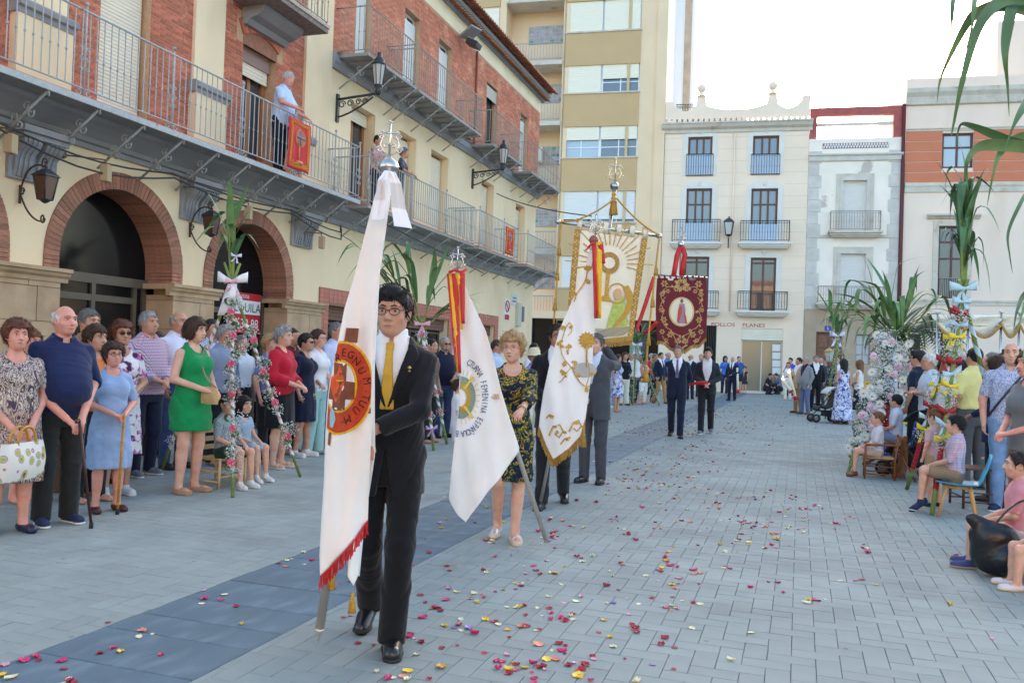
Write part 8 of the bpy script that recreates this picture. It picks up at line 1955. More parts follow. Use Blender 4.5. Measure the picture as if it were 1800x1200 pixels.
def px_leaf(parent,pts,dist,w,mat=LEAFC,depth=()):
 """A leaf through measured points at a distance from the viewer."""
 P = []
 for i,(x,y) in enumerate(pts):
  d = ray(x,y);d = d/np.dot(d,AX_F);P.append(CAM+d*(dist+(depth[i] if i < len(depth) else 0)))
 Q = [];k = len(P)
 for i in range(k-1):
  p0,p1,p2,p3 = P[max(i-1,0)],P[i],P[i+1],P[min(i+2,k-1)]
  for t in np.linspace(0,1,7)[:-1]: Q.append(.5*((2*p1)+(-p0+p2)*t+(2*p0-5*p1+4*p2-p3)*t*t+(-p0+3*p1-3*p2+p3)*t**3))
 Q.append(P[-1]);n = len(Q);rows = []
 for i,q in enumerate(Q):
  v = Q[min(i+1,n-1)]-Q[max(i-1,0)];v /= np.linalg.norm(v)+1e-9;s = np.cross(v,AX_F+.5*EZ);s /= np.linalg.norm(s)+1e-9;t = i/(n-1);ww = w*(1-t**2.2)*(.45+.55*math.sin(math.pi*min(1,.25+t)))+.0012
  rows.append([q-s*ww/2,q+np.cross(s,v)*ww*.12,q+s*ww/2])
 mb = MB();mb.sheet(rows);return mb.build('leaf',mat,parent)
def bow(parent,p,s,mat,ex,name='bow'):
 """Knot, two loops, two tails."""
 p = np.array(p,float);ex = np.array(ex,float);n = np.cross(ex,EZ);mb = MB()
 for sd in (-1,1):
  rows = [];tl = random.uniform(.1,.4)
  for t in np.linspace(0,1,13):
   a = t*2*math.pi;g_ = .5-.5*math.cos(a);c = p+ex*sd*s*g_*.95+EZ*s*tl*g_-n*s*.28*math.sin(a);w_ = s*(.07+.26*g_*(1+.15*math.sin(3*a)));rows.append([c-EZ*w_,c-n*.02*s,c+EZ*w_])
  mb.sheet(rows);a = random.uniform(.25,.8);lt = random.uniform(1.0,1.6)
  mb.sheet([[p+ex*sd*s*(a*t)-EZ*s*(lt*t)-ex*s*(.06+.14*t)-n*s*.1*math.sin(t*5),p+ex*sd*s*(a*t)-EZ*s*(lt*t)-n*s*(.06+.1*math.sin(t*5)),p+ex*sd*s*(a*t)-EZ*s*(lt*t*.95)+ex*s*(.06+.14*t)-n*s*.1*math.sin(t*5+.8)] for t in np.linspace(0,1,7)])
 mb.sphere(p,(s*.14,s*.14,s*.16),8,6);return mb.build(name,mat,parent,solid=.003)
_fl = {}
def bloom_mesh(kind):
 if kind in _fl: return _fl[kind]
 rn = random.Random(kind);mb = MB()
 if kind in ('carnation','pale'):
  for ring,(r,k,z) in enumerate(((1.0,11,.0),(.78,9,.25),(.5,7,.45),(.25,4,.6))):
   for i in range(k):
    a = 2*math.pi*(i+rn.random()*.5)/k;d = np.array([math.cos(a),math.sin(a),0]);t = np.array([-d[1],d[0],0])
    mb.sheet([[d*.1+EZ*z*.5-t*.08,d*.1+EZ*z*.5,d*.1+EZ*z*.5+t*.08],[d*r*.7+EZ*(z+.12)-t*.28,d*r*.7+EZ*(z+.05+rn.uniform(-.1,.1)),d*r*.7+EZ*(z+.12)+t*.28],[d*r*rn.uniform(.85,1.05)+EZ*(z+rn.uniform(-.05,.2))-t*.30,d*r*1.02+EZ*(z+rn.uniform(-.12,.12)),d*r*rn.uniform(.85,1.05)+EZ*(z+rn.uniform(-.05,.2))+t*.30]])
  _fl[kind] = mb.mesh('carnation',PINK if kind == 'carnation' else PALEP)
 else:
  for i in range(14):
   a = 2*math.pi*i/14;d = np.array([math.cos(a),math.sin(a),0]);t = np.array([-d[1],d[0],0]);mb.sheet([[d*.2-t*.06,d*.2+t*.06],[d*.7-t*.15+EZ*.08,d*.7+t*.15+EZ*.08],[d*1.0-t*.06+EZ*.02,d*1.0+t*.06+EZ*.02]])
  mb.cur = 1;mb.lathe((0,0,-.02),[(.02,0),(.26,.02),(.24,.12),(.1,.2)],10);_fl[kind] = mb.mesh('daisy',[DAISY if kind == 'daisy' else YFL,YFL if kind == 'daisy' else M('flower_brown',(.15,.08,.02),.8)])
 return _fl[kind]
def bloom(parent,kind,p,r,look):
 e = Vector(look).to_track_quat('Z','Y').to_euler();return inst('carnation' if kind in ('carnation','pale') else 'daisy',bloom_mesh(kind),parent,p,tuple(e),(r,r,r))
def gyps(parent,p,r,n=90):
 """A spray of baby's breath: hair-thin stems and many tiny blossoms, too fine to part."""
 p = np.array(p,float);mb = MB()
 for i in range(n):
  v = RNG.normal(size=3);v /= np.linalg.norm(v);q = p+v*r*random.uniform(.45,1.05);mb.cur = 0
  mb.octa(q,random.uniform(.0055,.0095)*max(1,r/.11))
  if i % 3 == 0: mb.cur = 1;mb.tube([p-EZ*r*.3,(p+q)/2+v*.01,q],.0014,3,caps=False)
 return mb.build('gypsophila',[GYP,STEMG],parent,kind='stuff')
def loop_leaf(parent,p,s,d):
 """A broad leaf folded back on itself and tied."""
 p = np.array(p,float);d = np.array(d,float);d /= np.linalg.norm(d)+1e-9;n = np.cross(d,EZ);n /= np.linalg.norm(n)+1e-9;rows = []
 for t in np.linspace(0,1,11):
  a = t*1.75*math.pi;c = p+d*s*(.55-.55*math.cos(a))+EZ*s*(.5*math.sin(a));rows.append([c-n*s*.42,c,c+n*s*.42])
 mb = MB();mb.sheet(rows);return mb.build('folded_leaf',LEAFD,parent,solid=.002)
def wrap(parent,a,b,r,mat,turns,wd=.6,name='ribbon_wrap'):
 """Ribbon wound round a cane."""
 a,b = np.array(a,float),np.array(b,float);s,t,d = frame(b-a);L = np.linalg.norm(b-a);rows = [];k = max(12,int(turns*9));pitch = L/turns
 for i in range(k+1):
  f = i/k;an = 2*math.pi*turns*f;c = a+(b-a)*f+(s*math.cos(an)+t*math.sin(an))*r*1.12;rows.append([c,c+d*pitch*wd])
 mb = MB();mb.sheet(rows);return mb.build(name,mat,parent)
def plume(parent,base,top,nleaf,L,w,seed,spread=1.0,mat=LEAFC,start=.15,droop=1.0):
 """Leaves leaving a cane alternately towards its tip."""
 rn = random.Random(seed);base,top = np.array(base,float),np.array(top,float);ax = (top-base)/np.linalg.norm(top-base)
 for i in range(nleaf):
  f = start+(1-start)*i/nleaf;a = i*2.4+rn.uniform(-.5,.5);up_ = rn.random() < .45
  d = ax*(1.5 if up_ else rn.uniform(.9,1.4))+np.array([math.cos(a),math.sin(a),0])*spread*rn.uniform(.35,.8)
  mb = MB();leaf_strip(mb,base+(top-base)*f,d,L*rn.uniform(.7,1.2),w*rn.uniform(1.0,1.4),droop*(rn.uniform(.15,.5) if up_ else rn.uniform(.5,1.0)),14,rn.uniform(-.6,.6),2.0 if up_ and rn.random() < .5 else rn.uniform(.18,.5));mb.build('leaf',mat if i % 3 else LEAFD,parent)
def cane_leg(parent,a,b,r,over=0.0):
 a,b = np.array(a,float),np.array(b,float);d = (b-a)/np.linalg.norm(b-a);mb = MB();pts = [a+(b-a)*t for t in np.linspace(0,1,9)]+([b+d*over] if over else [])
 mb.tube(pts,[r]*9+([r*.75] if over else []),8)
 for t in np.linspace(.08,.95,6): mb.lathe(a+(b-a)*t,[(r,0),(r*1.18,.006),(r*1.18,.016),(r,.022)],8,d)
 return mb.build('cane',CANE,parent)

# ---- pink tripod, left
feet = [gp(409,874),gp(528,838),gp(282,830)];d_ = ray(408,500);cen = (feet[0]+feet[1]+feet[2])/3;tt = np.dot(cen[:2]-CAM[:2],d_[:2])/np.dot(d_[:2],d_[:2]);ap = CAM+d_*tt
TP = thing('flower_tripod','cane tripod wound with white ribbon and pink carnations in front of the arches','flower tripod',cen,group='decorated cane tripods')
for i,f in enumerate(feet):
 cane_leg(TP,f,ap,.017,.25);wrap(TP,lerp(f,ap,.10),lerp(f,ap,.80),.017,SAT_W,17);wrap(TP,lerp(f,ap,.11),lerp(f,ap,.80),.018,SAT_P,12,.18,'pink_ribbon')
 out = np.array([f[0]-cen[0],f[1]-cen[1],0]);out /= np.linalg.norm(out);look = (CAM-lerp(f,ap,.5));look /= np.linalg.norm(look)
 if i < 2:
  for t in (.15,.30,.46,.60,.74,.86) if i == 0 else (.22,.40,.56,.72):
   p = lerp(f,ap,t)+look*.045;bloom(TP,'carnation',p+np.array([random.uniform(-.03,.03),0,0]),.042,look+np.array([random.uniform(-.4,.4),0,random.uniform(0,.5)]));gyps(TP,p+np.array([random.uniform(-.06,.06),0,.09]),.10);gyps(TP,p+np.array([random.uniform(-.08,.08),0,-.07]),.08,60)
   loop_leaf(TP,p-look*.02+EZ*.10,.075,np.array([random.choice((-1,1)),-.2,.1]));loop_leaf(TP,p-look*.02-EZ*.05,.065,np.array([random.choice((-1,1)),-.2,.1]))
 else: gyps(TP,lerp(f,ap,.18),.09,60);gyps(TP,lerp(f,ap,.30),.09,60)
bow(TP,ap+look*.08+EZ*.02,.17,SAT_W,AX_R);bow(TP,ap+look*.10+EZ*.02,.10,SAT_P,AX_R)
mb = MB();q0 = ap+look*.09;mb.sheet([[q0-AX_R*(.05+.05*t)-EZ*.34*t-AX_R*.05*t,q0+AX_R*(.05+.03*t)-EZ*.33*t-AX_R*.05*t+look*.02*math.sin(t*4)] for t in np.linspace(0,1,7)]);mb.build('bow_tail',SAT_W,TP,solid=.003)
bow(TP,ap+look*.05+EZ*.30+AX_R*.03,.06,M('satin_lilac_white',srgb(222,216,240),.45),AX_R)
tops = [ap+EZ*.85+AX_R*.00,ap+EZ*.62-AX_R*.06]
for k,tq in enumerate(tops):
 cane_leg(TP,ap-EZ*.15,tq,.016);plume(TP,ap+EZ*.15,tq,7,.62,.060,11+k,.85,droop=1.6)
# ---- tripod behind the first bearer
foot = gp(762,792);dd = math.hypot(foot[0],foot[1]);d_ = ray(742,570);d_ = d_/np.linalg.norm(d_[:2]);ap2 = CAM+d_*(dd+.35)
TM = thing('flower_tripod','cane tripod with pink bow and white spiral ribbon behind the first bearer','flower tripod',foot,group='decorated cane tripods')
look = (CAM-ap2);look /= np.linalg.norm(look)
for f in (foot,np.array([foot[0]-.75,foot[1]+.25,0]),np.array([foot[0]-.2,foot[1]+1.0,0])):
 cane_leg(TM,f,ap2,.022,.1);wrap(TM,lerp(f,ap2,.14),lerp(f,ap2,.95),.022,SAT_W,11,.5)
 for t in (.28,.45,.62,.8,.92): gyps(TM,lerp(f,ap2,t)+look*.05,.08,50);bloom(TM,'carnation',lerp(f,ap2,t)+look*.06,.032,look+EZ*.4)
bow(TM,ap2+look*.07,.13,SAT_P,AX_R);bow(TM,lerp(foot,ap2,.17)+look*.04,.09,SAT_L,AX_R)
for k,(dx,dz) in enumerate(((-.95,1.15),(-.30,1.05),(.18,.75),(.42,.30),(-.62,1.0))):
 tq = ap2+AX_R*dx+EZ*dz;cane_leg(TM,ap2-EZ*.1,tq,.014);plume(TM,ap2+(tq-ap2)*.2,tq,8,.85,.070,31+k,.75,droop=1.0)
for x,y in ((667,512),(664,590)): gyps(TM,CAM+ray(x,y)*dd,.10,70)
# ---- white flower tripod, right
f1_,f2_,f3_ = gp(1490,832),gp(1494,815),gp(1622,770);ds = math.hypot(*gp(1545,800)[:2]);d_ = ray(1572,590);d_ = d_/np.linalg.norm(d_[:2]);ap3 = CAM+d_*ds
TW = thing('flower_tripod','cane tripod thick with white daisies and hanging reed leaves behind the seated boys','flower tripod',(f1_+f3_)/2,group='decorated cane tripods')
look = (CAM-ap3);look /= np.linalg.norm(look)
for i,f in enumerate((f1_,f2_,f3_)):
 cane_leg(TW,f,ap3,.022,.15)
 if i == 2: wrap(TW,lerp(f,ap3,.05),ap3,.024,SAT_W,26,.75)
 for t in np.linspace(.16,.97,13 if i != 1 else 6):
  p = lerp(f,ap3,t)+look*.06+np.array([random.uniform(-.10,.10),0,0]);gyps(TW,p,random.uniform(.16,.24),110)
  if i != 1 or t < .4:
   for q in range(3): bloom(TW,random.choice(('daisy','daisy','daisy','daisy','pale')),p+look*.12+np.array([random.uniform(-.2,.2),0,random.uniform(-.14,.14)]),random.uniform(.055,.085),look+np.array([random.uniform(-.6,.6),0,random.uniform(0,.6)]))
   loop_leaf(TW,p,.15,np.array([random.choice((-1,1)),-.2,0]));loop_leaf(TW,p-EZ*.1,.13,np.array([random.choice((-1,1)),-.3,0]))
for x,y in ((1524,688),(1580,660),(1608,770),(1600,745),(1524,680)):
 for q in range(3): bloom(TW,'sun',CAM+ray(x+random.uniform(-8,8),y+random.uniform(-8,8))*(ds-.2)*1.0,.05,look+EZ*.3)
mb = MB();q0 = ap3+look*.1;mb.sheet([[q0-AX_R*(.08+.22*t)-EZ*1.0*t+look*.05*math.sin(6*t),q0-AX_R*(.02+.05*t)-EZ*1.0*t-look*.03,q0+AX_R*(.04+.04*t)-EZ*.9*t+look*.06*math.sin(5*t+1)] for t in np.linspace(0,1,9)]);mb.build('tulle',M('tulle',srgb(226,224,234),.8),TW,solid=.003)
for k,(dx,dz) in enumerate(((-.80,.55),(-.45,.85),(-.10,.75),(.30,.70),(.60,.50))):
 tq = ap3+AX_R*dx+EZ*dz;cane_leg(TW,ap3-EZ*.2,tq,.015);plume(TW,ap3+(tq-ap3)*.0,tq,10,1.0,.085,51+k,.8,start=-.25,droop=1.6)
# ---- yellow and red tripod, right front
fa,fb = gp(1594,860),gp(1638,905);ds = (math.hypot(*fa[:2])+math.hypot(*fb[:2]))/2;d_ = ray(1693,520);d_ = d_/np.linalg.norm(d_[:2]);ap4 = CAM+d_*(ds+.25);fc = place(1790,ds+1.3);fc = np.array([fc[0],fc[1],0])
TY = thing('flower_tripod','cane tripod tied with yellow, red and pale blue bows beside the seated boy','flower tripod',(fa+fb)/2,group='decorated cane tripods')
look = (CAM-ap4);look /= np.linalg.norm(look)
for i,f in enumerate((fa,fb,fc)):
 cane_leg(TY,f,ap4,.024,.2)
 if i < 2: wrap(TY,lerp(f,ap4,.10),lerp(f,ap4,.30),.025,SAT_R,10,.95,'red_wrap')
 else: wrap(TY,lerp(f,ap4,.05),lerp(f,ap4,.95),.026,SAT_B,9,.5,'blue_wrap')
 if i < 2:
  seq = [SAT_Y,SAT_B,SAT_R,None,SAT_Y,SAT_B,SAT_R,None,SAT_Y,SAT_B,SAT_R,SAT_B]
  for j,t in enumerate(np.linspace(.33,.97,12)):
   p = lerp(f,ap4,t)+look*.05
   if seq[j] is None: gyps(TY,p,.12,110)
   else: bow(TY,p,.105,seq[j],AX_R*(1 if j % 2 else .9)+EZ*random.uniform(-.3,.3))
  gyps(TY,lerp(f,ap4,.31)+look*.05,.11,110);gyps(TY,lerp(f,ap4,.88)+look*.06,.13,120)
bow(TY,ap4+look*.08+EZ*.08,.16,SAT_B,AX_R)
for k,(dx,dz) in enumerate(((.0,1.25),(.06,1.05),(-.05,.95))):
 tq = ap4+AX_R*dx+EZ*dz;cane_leg(TY,ap4-EZ*.1,tq,.02);plume(TY,ap4+EZ*.30,tq,10,.80,.075,71+k,.40,LEAFD,.0,2.2)
# ---- small far tripods
for lb,px,fy,ty,sd in (('slim cane tripod with white flowers beside the woman in the long dress',1466,740,590,91),('small cane tripod with pale flowers among the far onlookers',1112,712,606,92)):
 f = gp(px,fy);dd = math.hypot(f[0],f[1]);d_ = ray(px+6,ty);d_ = d_/np.linalg.norm(d_[:2]);a_ = CAM+d_*dd;T = thing('flower_tripod',lb,'flower tripod',f,group='decorated cane tripods')
 for o in ((0,0,0),(.8,.5,0),(-.2,.9,0)):
  ft = f+np.array(o);cane_leg(T,ft,a_,.025,.1)
  for t in np.linspace(.1,.95,8): gyps(T,lerp(ft,a_,t),.14,40)
 bow(T,a_,.22,M('satin_lilac_white',srgb(222,216,240),.45),AX_R)
 for k in range(4): tq = a_+AX_R*(-.25+.2*k)+EZ*(.8 if px > 1300 else .3);plume(T,a_,tq,6,.8,.10,sd+k,.6,start=0,droop=1.4)
# ---- reed leaves hanging in at the upper right corner
CP = thing('reed_plume','drooping green reed leaves hanging in at the upper corner','reed',place(1850,3.3)+(0,))
d_ = ray(1880,300);mb = MB();mb.tube([np.array([*place(1870,3.3),0]),np.array([*place(1862,3.3),2.2]),np.array([*place(1850,3.3),2.85])],[.02,.018,.012],8);mb.build('cane',CANE,CP)
LV = [([(1850,5),(1780,-4),(1740,18),(1715,60),(1690,150),(1676,220),(1672,240)],.055),([(1850,10),(1770,8),(1720,22),(1698,45),(1672,95),(1653,140),(1647,182)],.05),([(1840,-30),(1800,-10),(1779,15),(1768,70),(1767,105),(1771,150),(1774,205)],.06),([(1860,20),(1820,15),(1790,18),(1760,20)],.08),
  ([(1690,-40),(1678,-10),(1674,15),(1673,45),(1672,70)],.03),([(1735,-40),(1716,-10),(1712,15),(1708,50),(1696,95)],.035),([(1850,120),(1815,165),(1795,195),(1780,225),(1766,265)],.05),
  ([(1870,268),(1800,258),(1740,255),(1715,262),(1700,285),(1699,310),(1702,335)],.05),([(1870,270),(1790,252),(1745,236),(1715,224),(1692,218),(1684,232),(1681,262)],.035),([(1870,235),(1800,242),(1772,254),(1755,275),(1745,310),(1735,362)],.05),
  ([(1850,320),(1810,335),(1790,365),(1772,410),(1775,450),(1780,480)],.022),([(1860,480),(1815,505),(1800,540),(1790,575)],.045),([(1860,500),(1805,515),(1788,545),(1782,580)],.04),([(1860,560),(1808,600),(1797,640)],.03)]
for k,(pts,w_) in enumerate(LV): px_leaf(CP,pts,3.1+.04*(k % 5),w_*.95,LEAFC if k % 2 else LEAFD,[.12,.05,0,-.02,-.03])
# ---- palm by the corner house
pc = place(1606,30.0);T = thing('palm','low dark palm with drooping fronds in front of the banded house','palm',(pc[0],pc[1],0))
mb = MB();mb.tube([(pc[0],pc[1],0),(pc[0],pc[1],2.6)],[.22,.18],10);mb.build('trunk',M('palm_trunk',srgb(96,78,60),.9,var=.3,scale=8),T)
for i in range(26):
 a = i*2.4;el = .2+.9*(i % 5)/5;p = np.array([pc[0],pc[1],2.65]);d = np.array([math.cos(a),math.sin(a),el]);mb = MB();q = p.copy();v = d/np.linalg.norm(d);L = 1.75;n = 16;cl = []
 for j in range(n+1): cl.append(q.copy());q = q+v*L/n;v = v+np.array([0,0,-.085-.02*(i % 3)]);v /= np.linalg.norm(v)
 mb.tube(cl,.012,4)
 for j in range(2,n+1):
  t = cl[min(j+1,n)]-cl[j-1];t /= np.linalg.norm(t);s = np.cross(t,EZ);s /= np.linalg.norm(s)+1e-9;ll = .36*math.sin(math.pi*(j/n*.8+.15))
  for sd in (-1,1): e = cl[j]+s*sd*ll+t*ll*.5-EZ*ll*.35;mb.add([cl[j]-t*.022,cl[j]+t*.022,e],[(0,1,2)])
 mb.build('frond',M('palm_leaf',srgb(58,80,52),.6,var=.2,scale=5),T)
# ---- chairs
def chair(label,c,yaw,mat,seatm,w=.34,sh=.30,bh=.62,rungs=2,arms=False,name='chair',backs=3,r=.014):
 T = thing(name,label,'chair',(c[0],c[1],0),yaw);M_ = XF[T.name];P = lambda x,y,z: np.array(M_ @ Vector((x,y,z)))
 h = w/2
 for sx in (-1,1):
  mb = MB();mb.tube([P(sx*h,h,0),P(sx*h,h,sh+.02 if not arms else sh+.18)],r,8);mb.build('leg',mat,T)
  mb = MB();mb.tube([P(sx*h,-h,0),P(sx*h,-h,sh),P(sx*h,-h-.05,bh)],r,8);mb.sphere(P(sx*h,-h-.05,bh+.01),r*1.4,8,6);mb.build('leg',mat,T)
  for k in range(rungs): mb = MB();mb.tube([P(sx*h,h,.07+k*.1),P(sx*h,-h,.07+k*.1)],r*.65,6);mb.build('stretcher',mat,T)
  if arms: mb = MB();mb.tube([P(sx*h,h,sh+.18),P(sx*h,-h-.03,sh+.19)],r,8);mb.build('armrest',mat,T)
 for sy in (-1,1): mb = MB();mb.tube([P(-h,sy*h,.12),P(h,sy*h,.12)],r*.65,6);mb.build('stretcher',mat,T)
 for k in range(backs): mb = MB();z = sh+.10+(bh-sh-.14)*k/max(1,backs-1);mb.box(P(0,-h-.02-.03*k/backs,z),(w,.014,.05),rz=yaw);mb.build('back_slat',mat,T)
 mb = MB();rows = [[P(-h+w*i/8,-h+w*j/8,sh-.012*math.sin(math.pi*i/8)*math.sin(math.pi*j/8)+.012*((i+j) % 2)*.3) for i in range(9)] for j in range(9)];mb.sheet(rows);mb.build('seat',seatm,T,solid=.022);return T
PINEW = M('pale_pine',srgb(222,190,140),.5,var=.12,scale=10);RUSH = M('rush_seat',srgb(196,164,104),.9,var=.25,scale=40,bump=.6,bscale=120);WICK = M('wicker_wood',srgb(140,84,44),.5,var=.2,scale=12)
pc = np.array(place(402,float(np.hypot(gch[0],gch[1]))+.05));chair('pale pine child chair with rush seat under the seated boy',pc+np.array([-.06,0]),R(-98),PINEW,RUSH,.36,.29,.60)
pc = np.array(place(432,float(np.hypot(gch[0],gch[1]))+.45));chair('pale pine child chair hidden under the seated girl',pc+np.array([-.05,0]),R(-98),PINEW,RUSH,.32,.29,.58)
pc = np.array(place(1546,12.6));chair('small brown wooden armchair with rush seat under the small boy',pc+np.array([.03,0]),R(88),WICK,RUSH,.36,.27,.56,3,True)
mb = MB();c = np.array([pc[0]+.28,pc[1],0]);t = thing('wicker_back','curved wicker backrest of a second little chair beside the boy','chair',c)
for k in range(7): a = -.9+.3*k;mb.tube(bez(c+np.array([-.06+.02*k,.0,.02]),c+np.array([.02*k,0,.30]),c+np.array([.05+.06*math.sin(a),.22*math.sin(a),.52+.06*math.cos(a)]),8),.009,5)
mb.build('wicker_back_ribs',WICK,t)
for k in (0,1): mb = MB();mb.tube([c+np.array([.02+.05*k,-.14+.28*k,.30]),c+np.array([.18,-.18+.36*k,0])],.014,6);mb.build('leg',WICK,t)
pc = np.array(place(1580,14.2));chair('bright blue wooden child chair with slatted back',pc+np.array([.03,0]),R(80),M('blue_paint',srgb(44,70,170),.5,var=.06),RUSH,.36,.36,.74)
pc = np.array(place(1556,15.2));chair('dark chair under the girl in red',pc,R(70),WOODD,WOODD,.36,.38,.70)
pc = np.array(place(1722,10.7));chair('dark carved wooden chair behind the turquoise one',pc,R(100),WOODD,WOODD,.40,.42,.92,2,backs=4)
# turquoise shell chair
pc = np.array(place(1690,9.86));T = thing('shell_chair','turquoise plastic shell chair on splayed wooden legs','chair',(pc[0],pc[1],0),R(80));M_ = XF[T.name];P = lambda x,y,z: np.array(M_ @ Vector((x,y,z)))
rows = []
for t in np.linspace(0,1,15):
 if t < .6: y,z = .20-.40*(t/.6),.335-.02*math.sin(t/.6*2.6)
 else: u = (t-.6)/.4;y,z = -.20-.09*u-.02*math.sin(u*3),.335+.30*u+.03*math.sin(u*3)
 rows.append([P(.19*(i/4-1)*(1-.12*max(0,t-.7)*3),y+.02*abs(i/4-1)**2*(t > .6),z+.025*abs(i/4-1)**2*(t < .75)) for i in range(9)])
mb = MB();mb.sheet(rows);mb.build('shell',M('turquoise_plastic',srgb(64,168,206),.35),T,solid=.008)
for sx in (-1,1):
 for sy in (-1,1): mb = MB();mb.tube([P(sx*.11,sy*.10,.315),P(sx*.17,sy*.17,0)],[.020,.014],8);mb.build('leg',M('beech',srgb(206,150,92),.5,var=.12,scale=14),T)
for sx in (-1,1): mb = MB();mb.tube([P(sx*.115,-.11,.30),P(sx*.115,.11,.30)],.014,6);mb.build('stretcher',MATS['beech'],T)
pc = np.array(place(1796,7.4));chair('low wooden stool chair under the boy in pink',pc+np.array([.04,0]),R(82),WICK,RUSH,.34,.20,.5)
pc = np.array(place(1878,6.9));chair('low wooden stool chair under the child with white shoes',pc+np.array([.04,0]),R(95),WICK,RUSH,.34,.18,.48)
# dark bench behind the old ladies
a = gp(128,868);T = thing('bench','dark brown wooden bench behind the old lady in blue','bench',a)
for k,(dx,dy) in enumerate(((-.10,-.35),(-.10,.35))): mb = MB();mb.box((a[0]+dx-.25,a[1]+dy+.35,.22),(.42,.06,.44));mb.build('end_panel',WOODD,T)
for k in range(3): mb = MB();mb.box((a[0]-.45+.16*k,a[1]+.35,.46),(.14,.86,.035));mb.build('seat_plank',WOODD,T)
mb = MB();mb.box((a[0]-.14,a[1]+.35,.24),(.03,.64,.36));mb.build('front_board',WOODD,T)
# ---- pushchairs
def pushchair(label,c,yaw,hood):
 T = thing('pushchair',label,'pushchair',(c[0],c[1],0),yaw);M_ = XF[T.name];P = lambda x,y,z: np.array(M_ @ Vector((x,y,z)))
 for x,y in ((-.22,-.25),(.22,-.25),(-.16,.35),(.16,.35)):
  ax = P(1,0,0)-P(0,0,0);mb = MB();mb.lathe(P(x,y,.11)-ax*.02,[(.085,0),(.11,.005),(.11,.035),(.085,.04)],18,ax);wh = mb.build('wheel',M('tyre',(.015,.015,.015),.7),T);mb = MB();mb.lathe(P(x,y,.11)-ax*.022,[(.03,0),(.07,.002),(.07,.042),(.03,.044)],12,ax);mb.build('rim',M('rim_grey',(.2,.2,.2),.4,metal=.5),wh)
 mb = MB()
 for s in (-.2,.2): mb.tube([P(s,.33,.12),P(s,-.05,.55),P(s,-.42,1.0)],.012,6);mb.tube([P(s,-.25,.12),P(s,.1,.5)],.012,6)
 mb.tube([P(-.2,-.42,1.0),P(.2,-.42,1.0)],.016,8);mb.build('frame',IRON_D,T)
 mb = MB();rows = [[P(-.19+.38*i/6,y,z-.03*math.sin(math.pi*i/6)) for i in range(7)] for y,z in ((.32,.34),(.25,.42),(.02,.40),(-.10,.46),(-.26,.86))];mb.sheet(rows);mb.build('seat',M('push_black',(.02,.02,.024),.8),T,solid=.03)
 mb = MB();mb.sheet([[P(.2*math.cos(a),-.24+.30*math.sin(b),.66+.26*math.cos(b)*(.8+.2*math.sin(a))) if False else P(-.2+.4*i/6,-.25+.34*math.sin(b),.70+.24*math.cos(b)) for i,a in enumerate(np.linspace(0,3.14,7))] for b in np.linspace(-.6,1.3,8)]);mb.build('hood',hood,T,solid=.012)
 mb = MB();mb.box(P(0,-.1,.24),(.34,.36,.16),rz=yaw);mb.build('basket',M('push_black',(.02,.02,.024),.8),T,bevel=.03)
pushchair('black pushchair with white cover beside the woman in the long floral dress',gp(1452,742),R(115),M('push_white',(.7,.7,.68),.8));pushchair('dark pushchair half hidden behind the seated boys',np.array(place(1612,12.9)),R(60),M('push_grey',srgb(70,72,80),.8))
# ---- balcony hangings
def hanging(label,quad,X,emblem):
 o = onX(*quad[0],X);a,b = onX(*quad[1],X),onX(*quad[2],X)
 T = thing('balcony_hanging',label,'hanging',o);y0,z1 = o[1],o[2];y1 = a[1];z0 = b[2];mb = MB()
 S = lambda u,v,e=0: np.array([X+.015*math.sin(u*7+v*3)+e,y0+(y1-y0)*u,z1+(z0-z1)*v])
 mb.sheet([[S(u,v) for u in np.linspace(0,1,12)] for v in np.linspace(0,1,20)]);mb.build('cloth',M('hanging_red',srgb(206,36,44),.7,var=.06,scale=6),T,solid=.005)
 mb = MB()
 for m_ in (.10,.14):
  for p,q in (((m_,m_*.6),(1-m_,m_*.6)),((1-m_,m_*.6),(1-m_,1-m_*.6)),((1-m_,1-m_*.6),(m_,1-m_*.6)),((m_,1-m_*.6),(m_,m_*.6))): mb.tube([S(p[0]+(q[0]-p[0])*t,p[1]+(q[1]-p[1])*t,.008) for t in np.linspace(0,1,12)],.006,4)
 mb.build('gold_line',EM_Y,T)
 mb = MB();
 for k in range(5): mb.tube([S(.55+.20*(1-k*.2)*math.cos(t),.34+.17*(1-k*.2)*math.sin(t),.008+.002*k) for t in np.linspace(0,2*math.pi,25)],.014,4)
 mb.tube([S(.52,.50,.01),S(.5,.80,.01)],.014,6);mb.tube([S(.40,.84,.01),S(.62,.84,.01)],.03,6);mb.build('chalice_emblem',M('emblem_bronze',srgb(200,140,96),.6,var=.2,scale=30),T)
 mb = MB();mb.tube([S(.55,.20,.02),S(.55,.48,.02)],.015,4);mb.tube([S(.36,.34,.02),S(.74,.34,.02)],.015,4);mb.build('emblem_cross',M('emblem_blue',srgb(110,120,180),.6),T)
 if emblem:
  mb = MB();put_text(mb,'Corpus Christi',S(.52,.90,.022),EY,EZ,.055);mb.build('lettering',EM_Y,T)
hanging('red hanging with gold chalice emblem over the first balcony rail',[(508,204),(546,221),(540,306)],XB+.03,True)
hanging('small red hanging with emblem on the further balcony',[(889,397),(904,402),(902,450)],XB+.03,False)
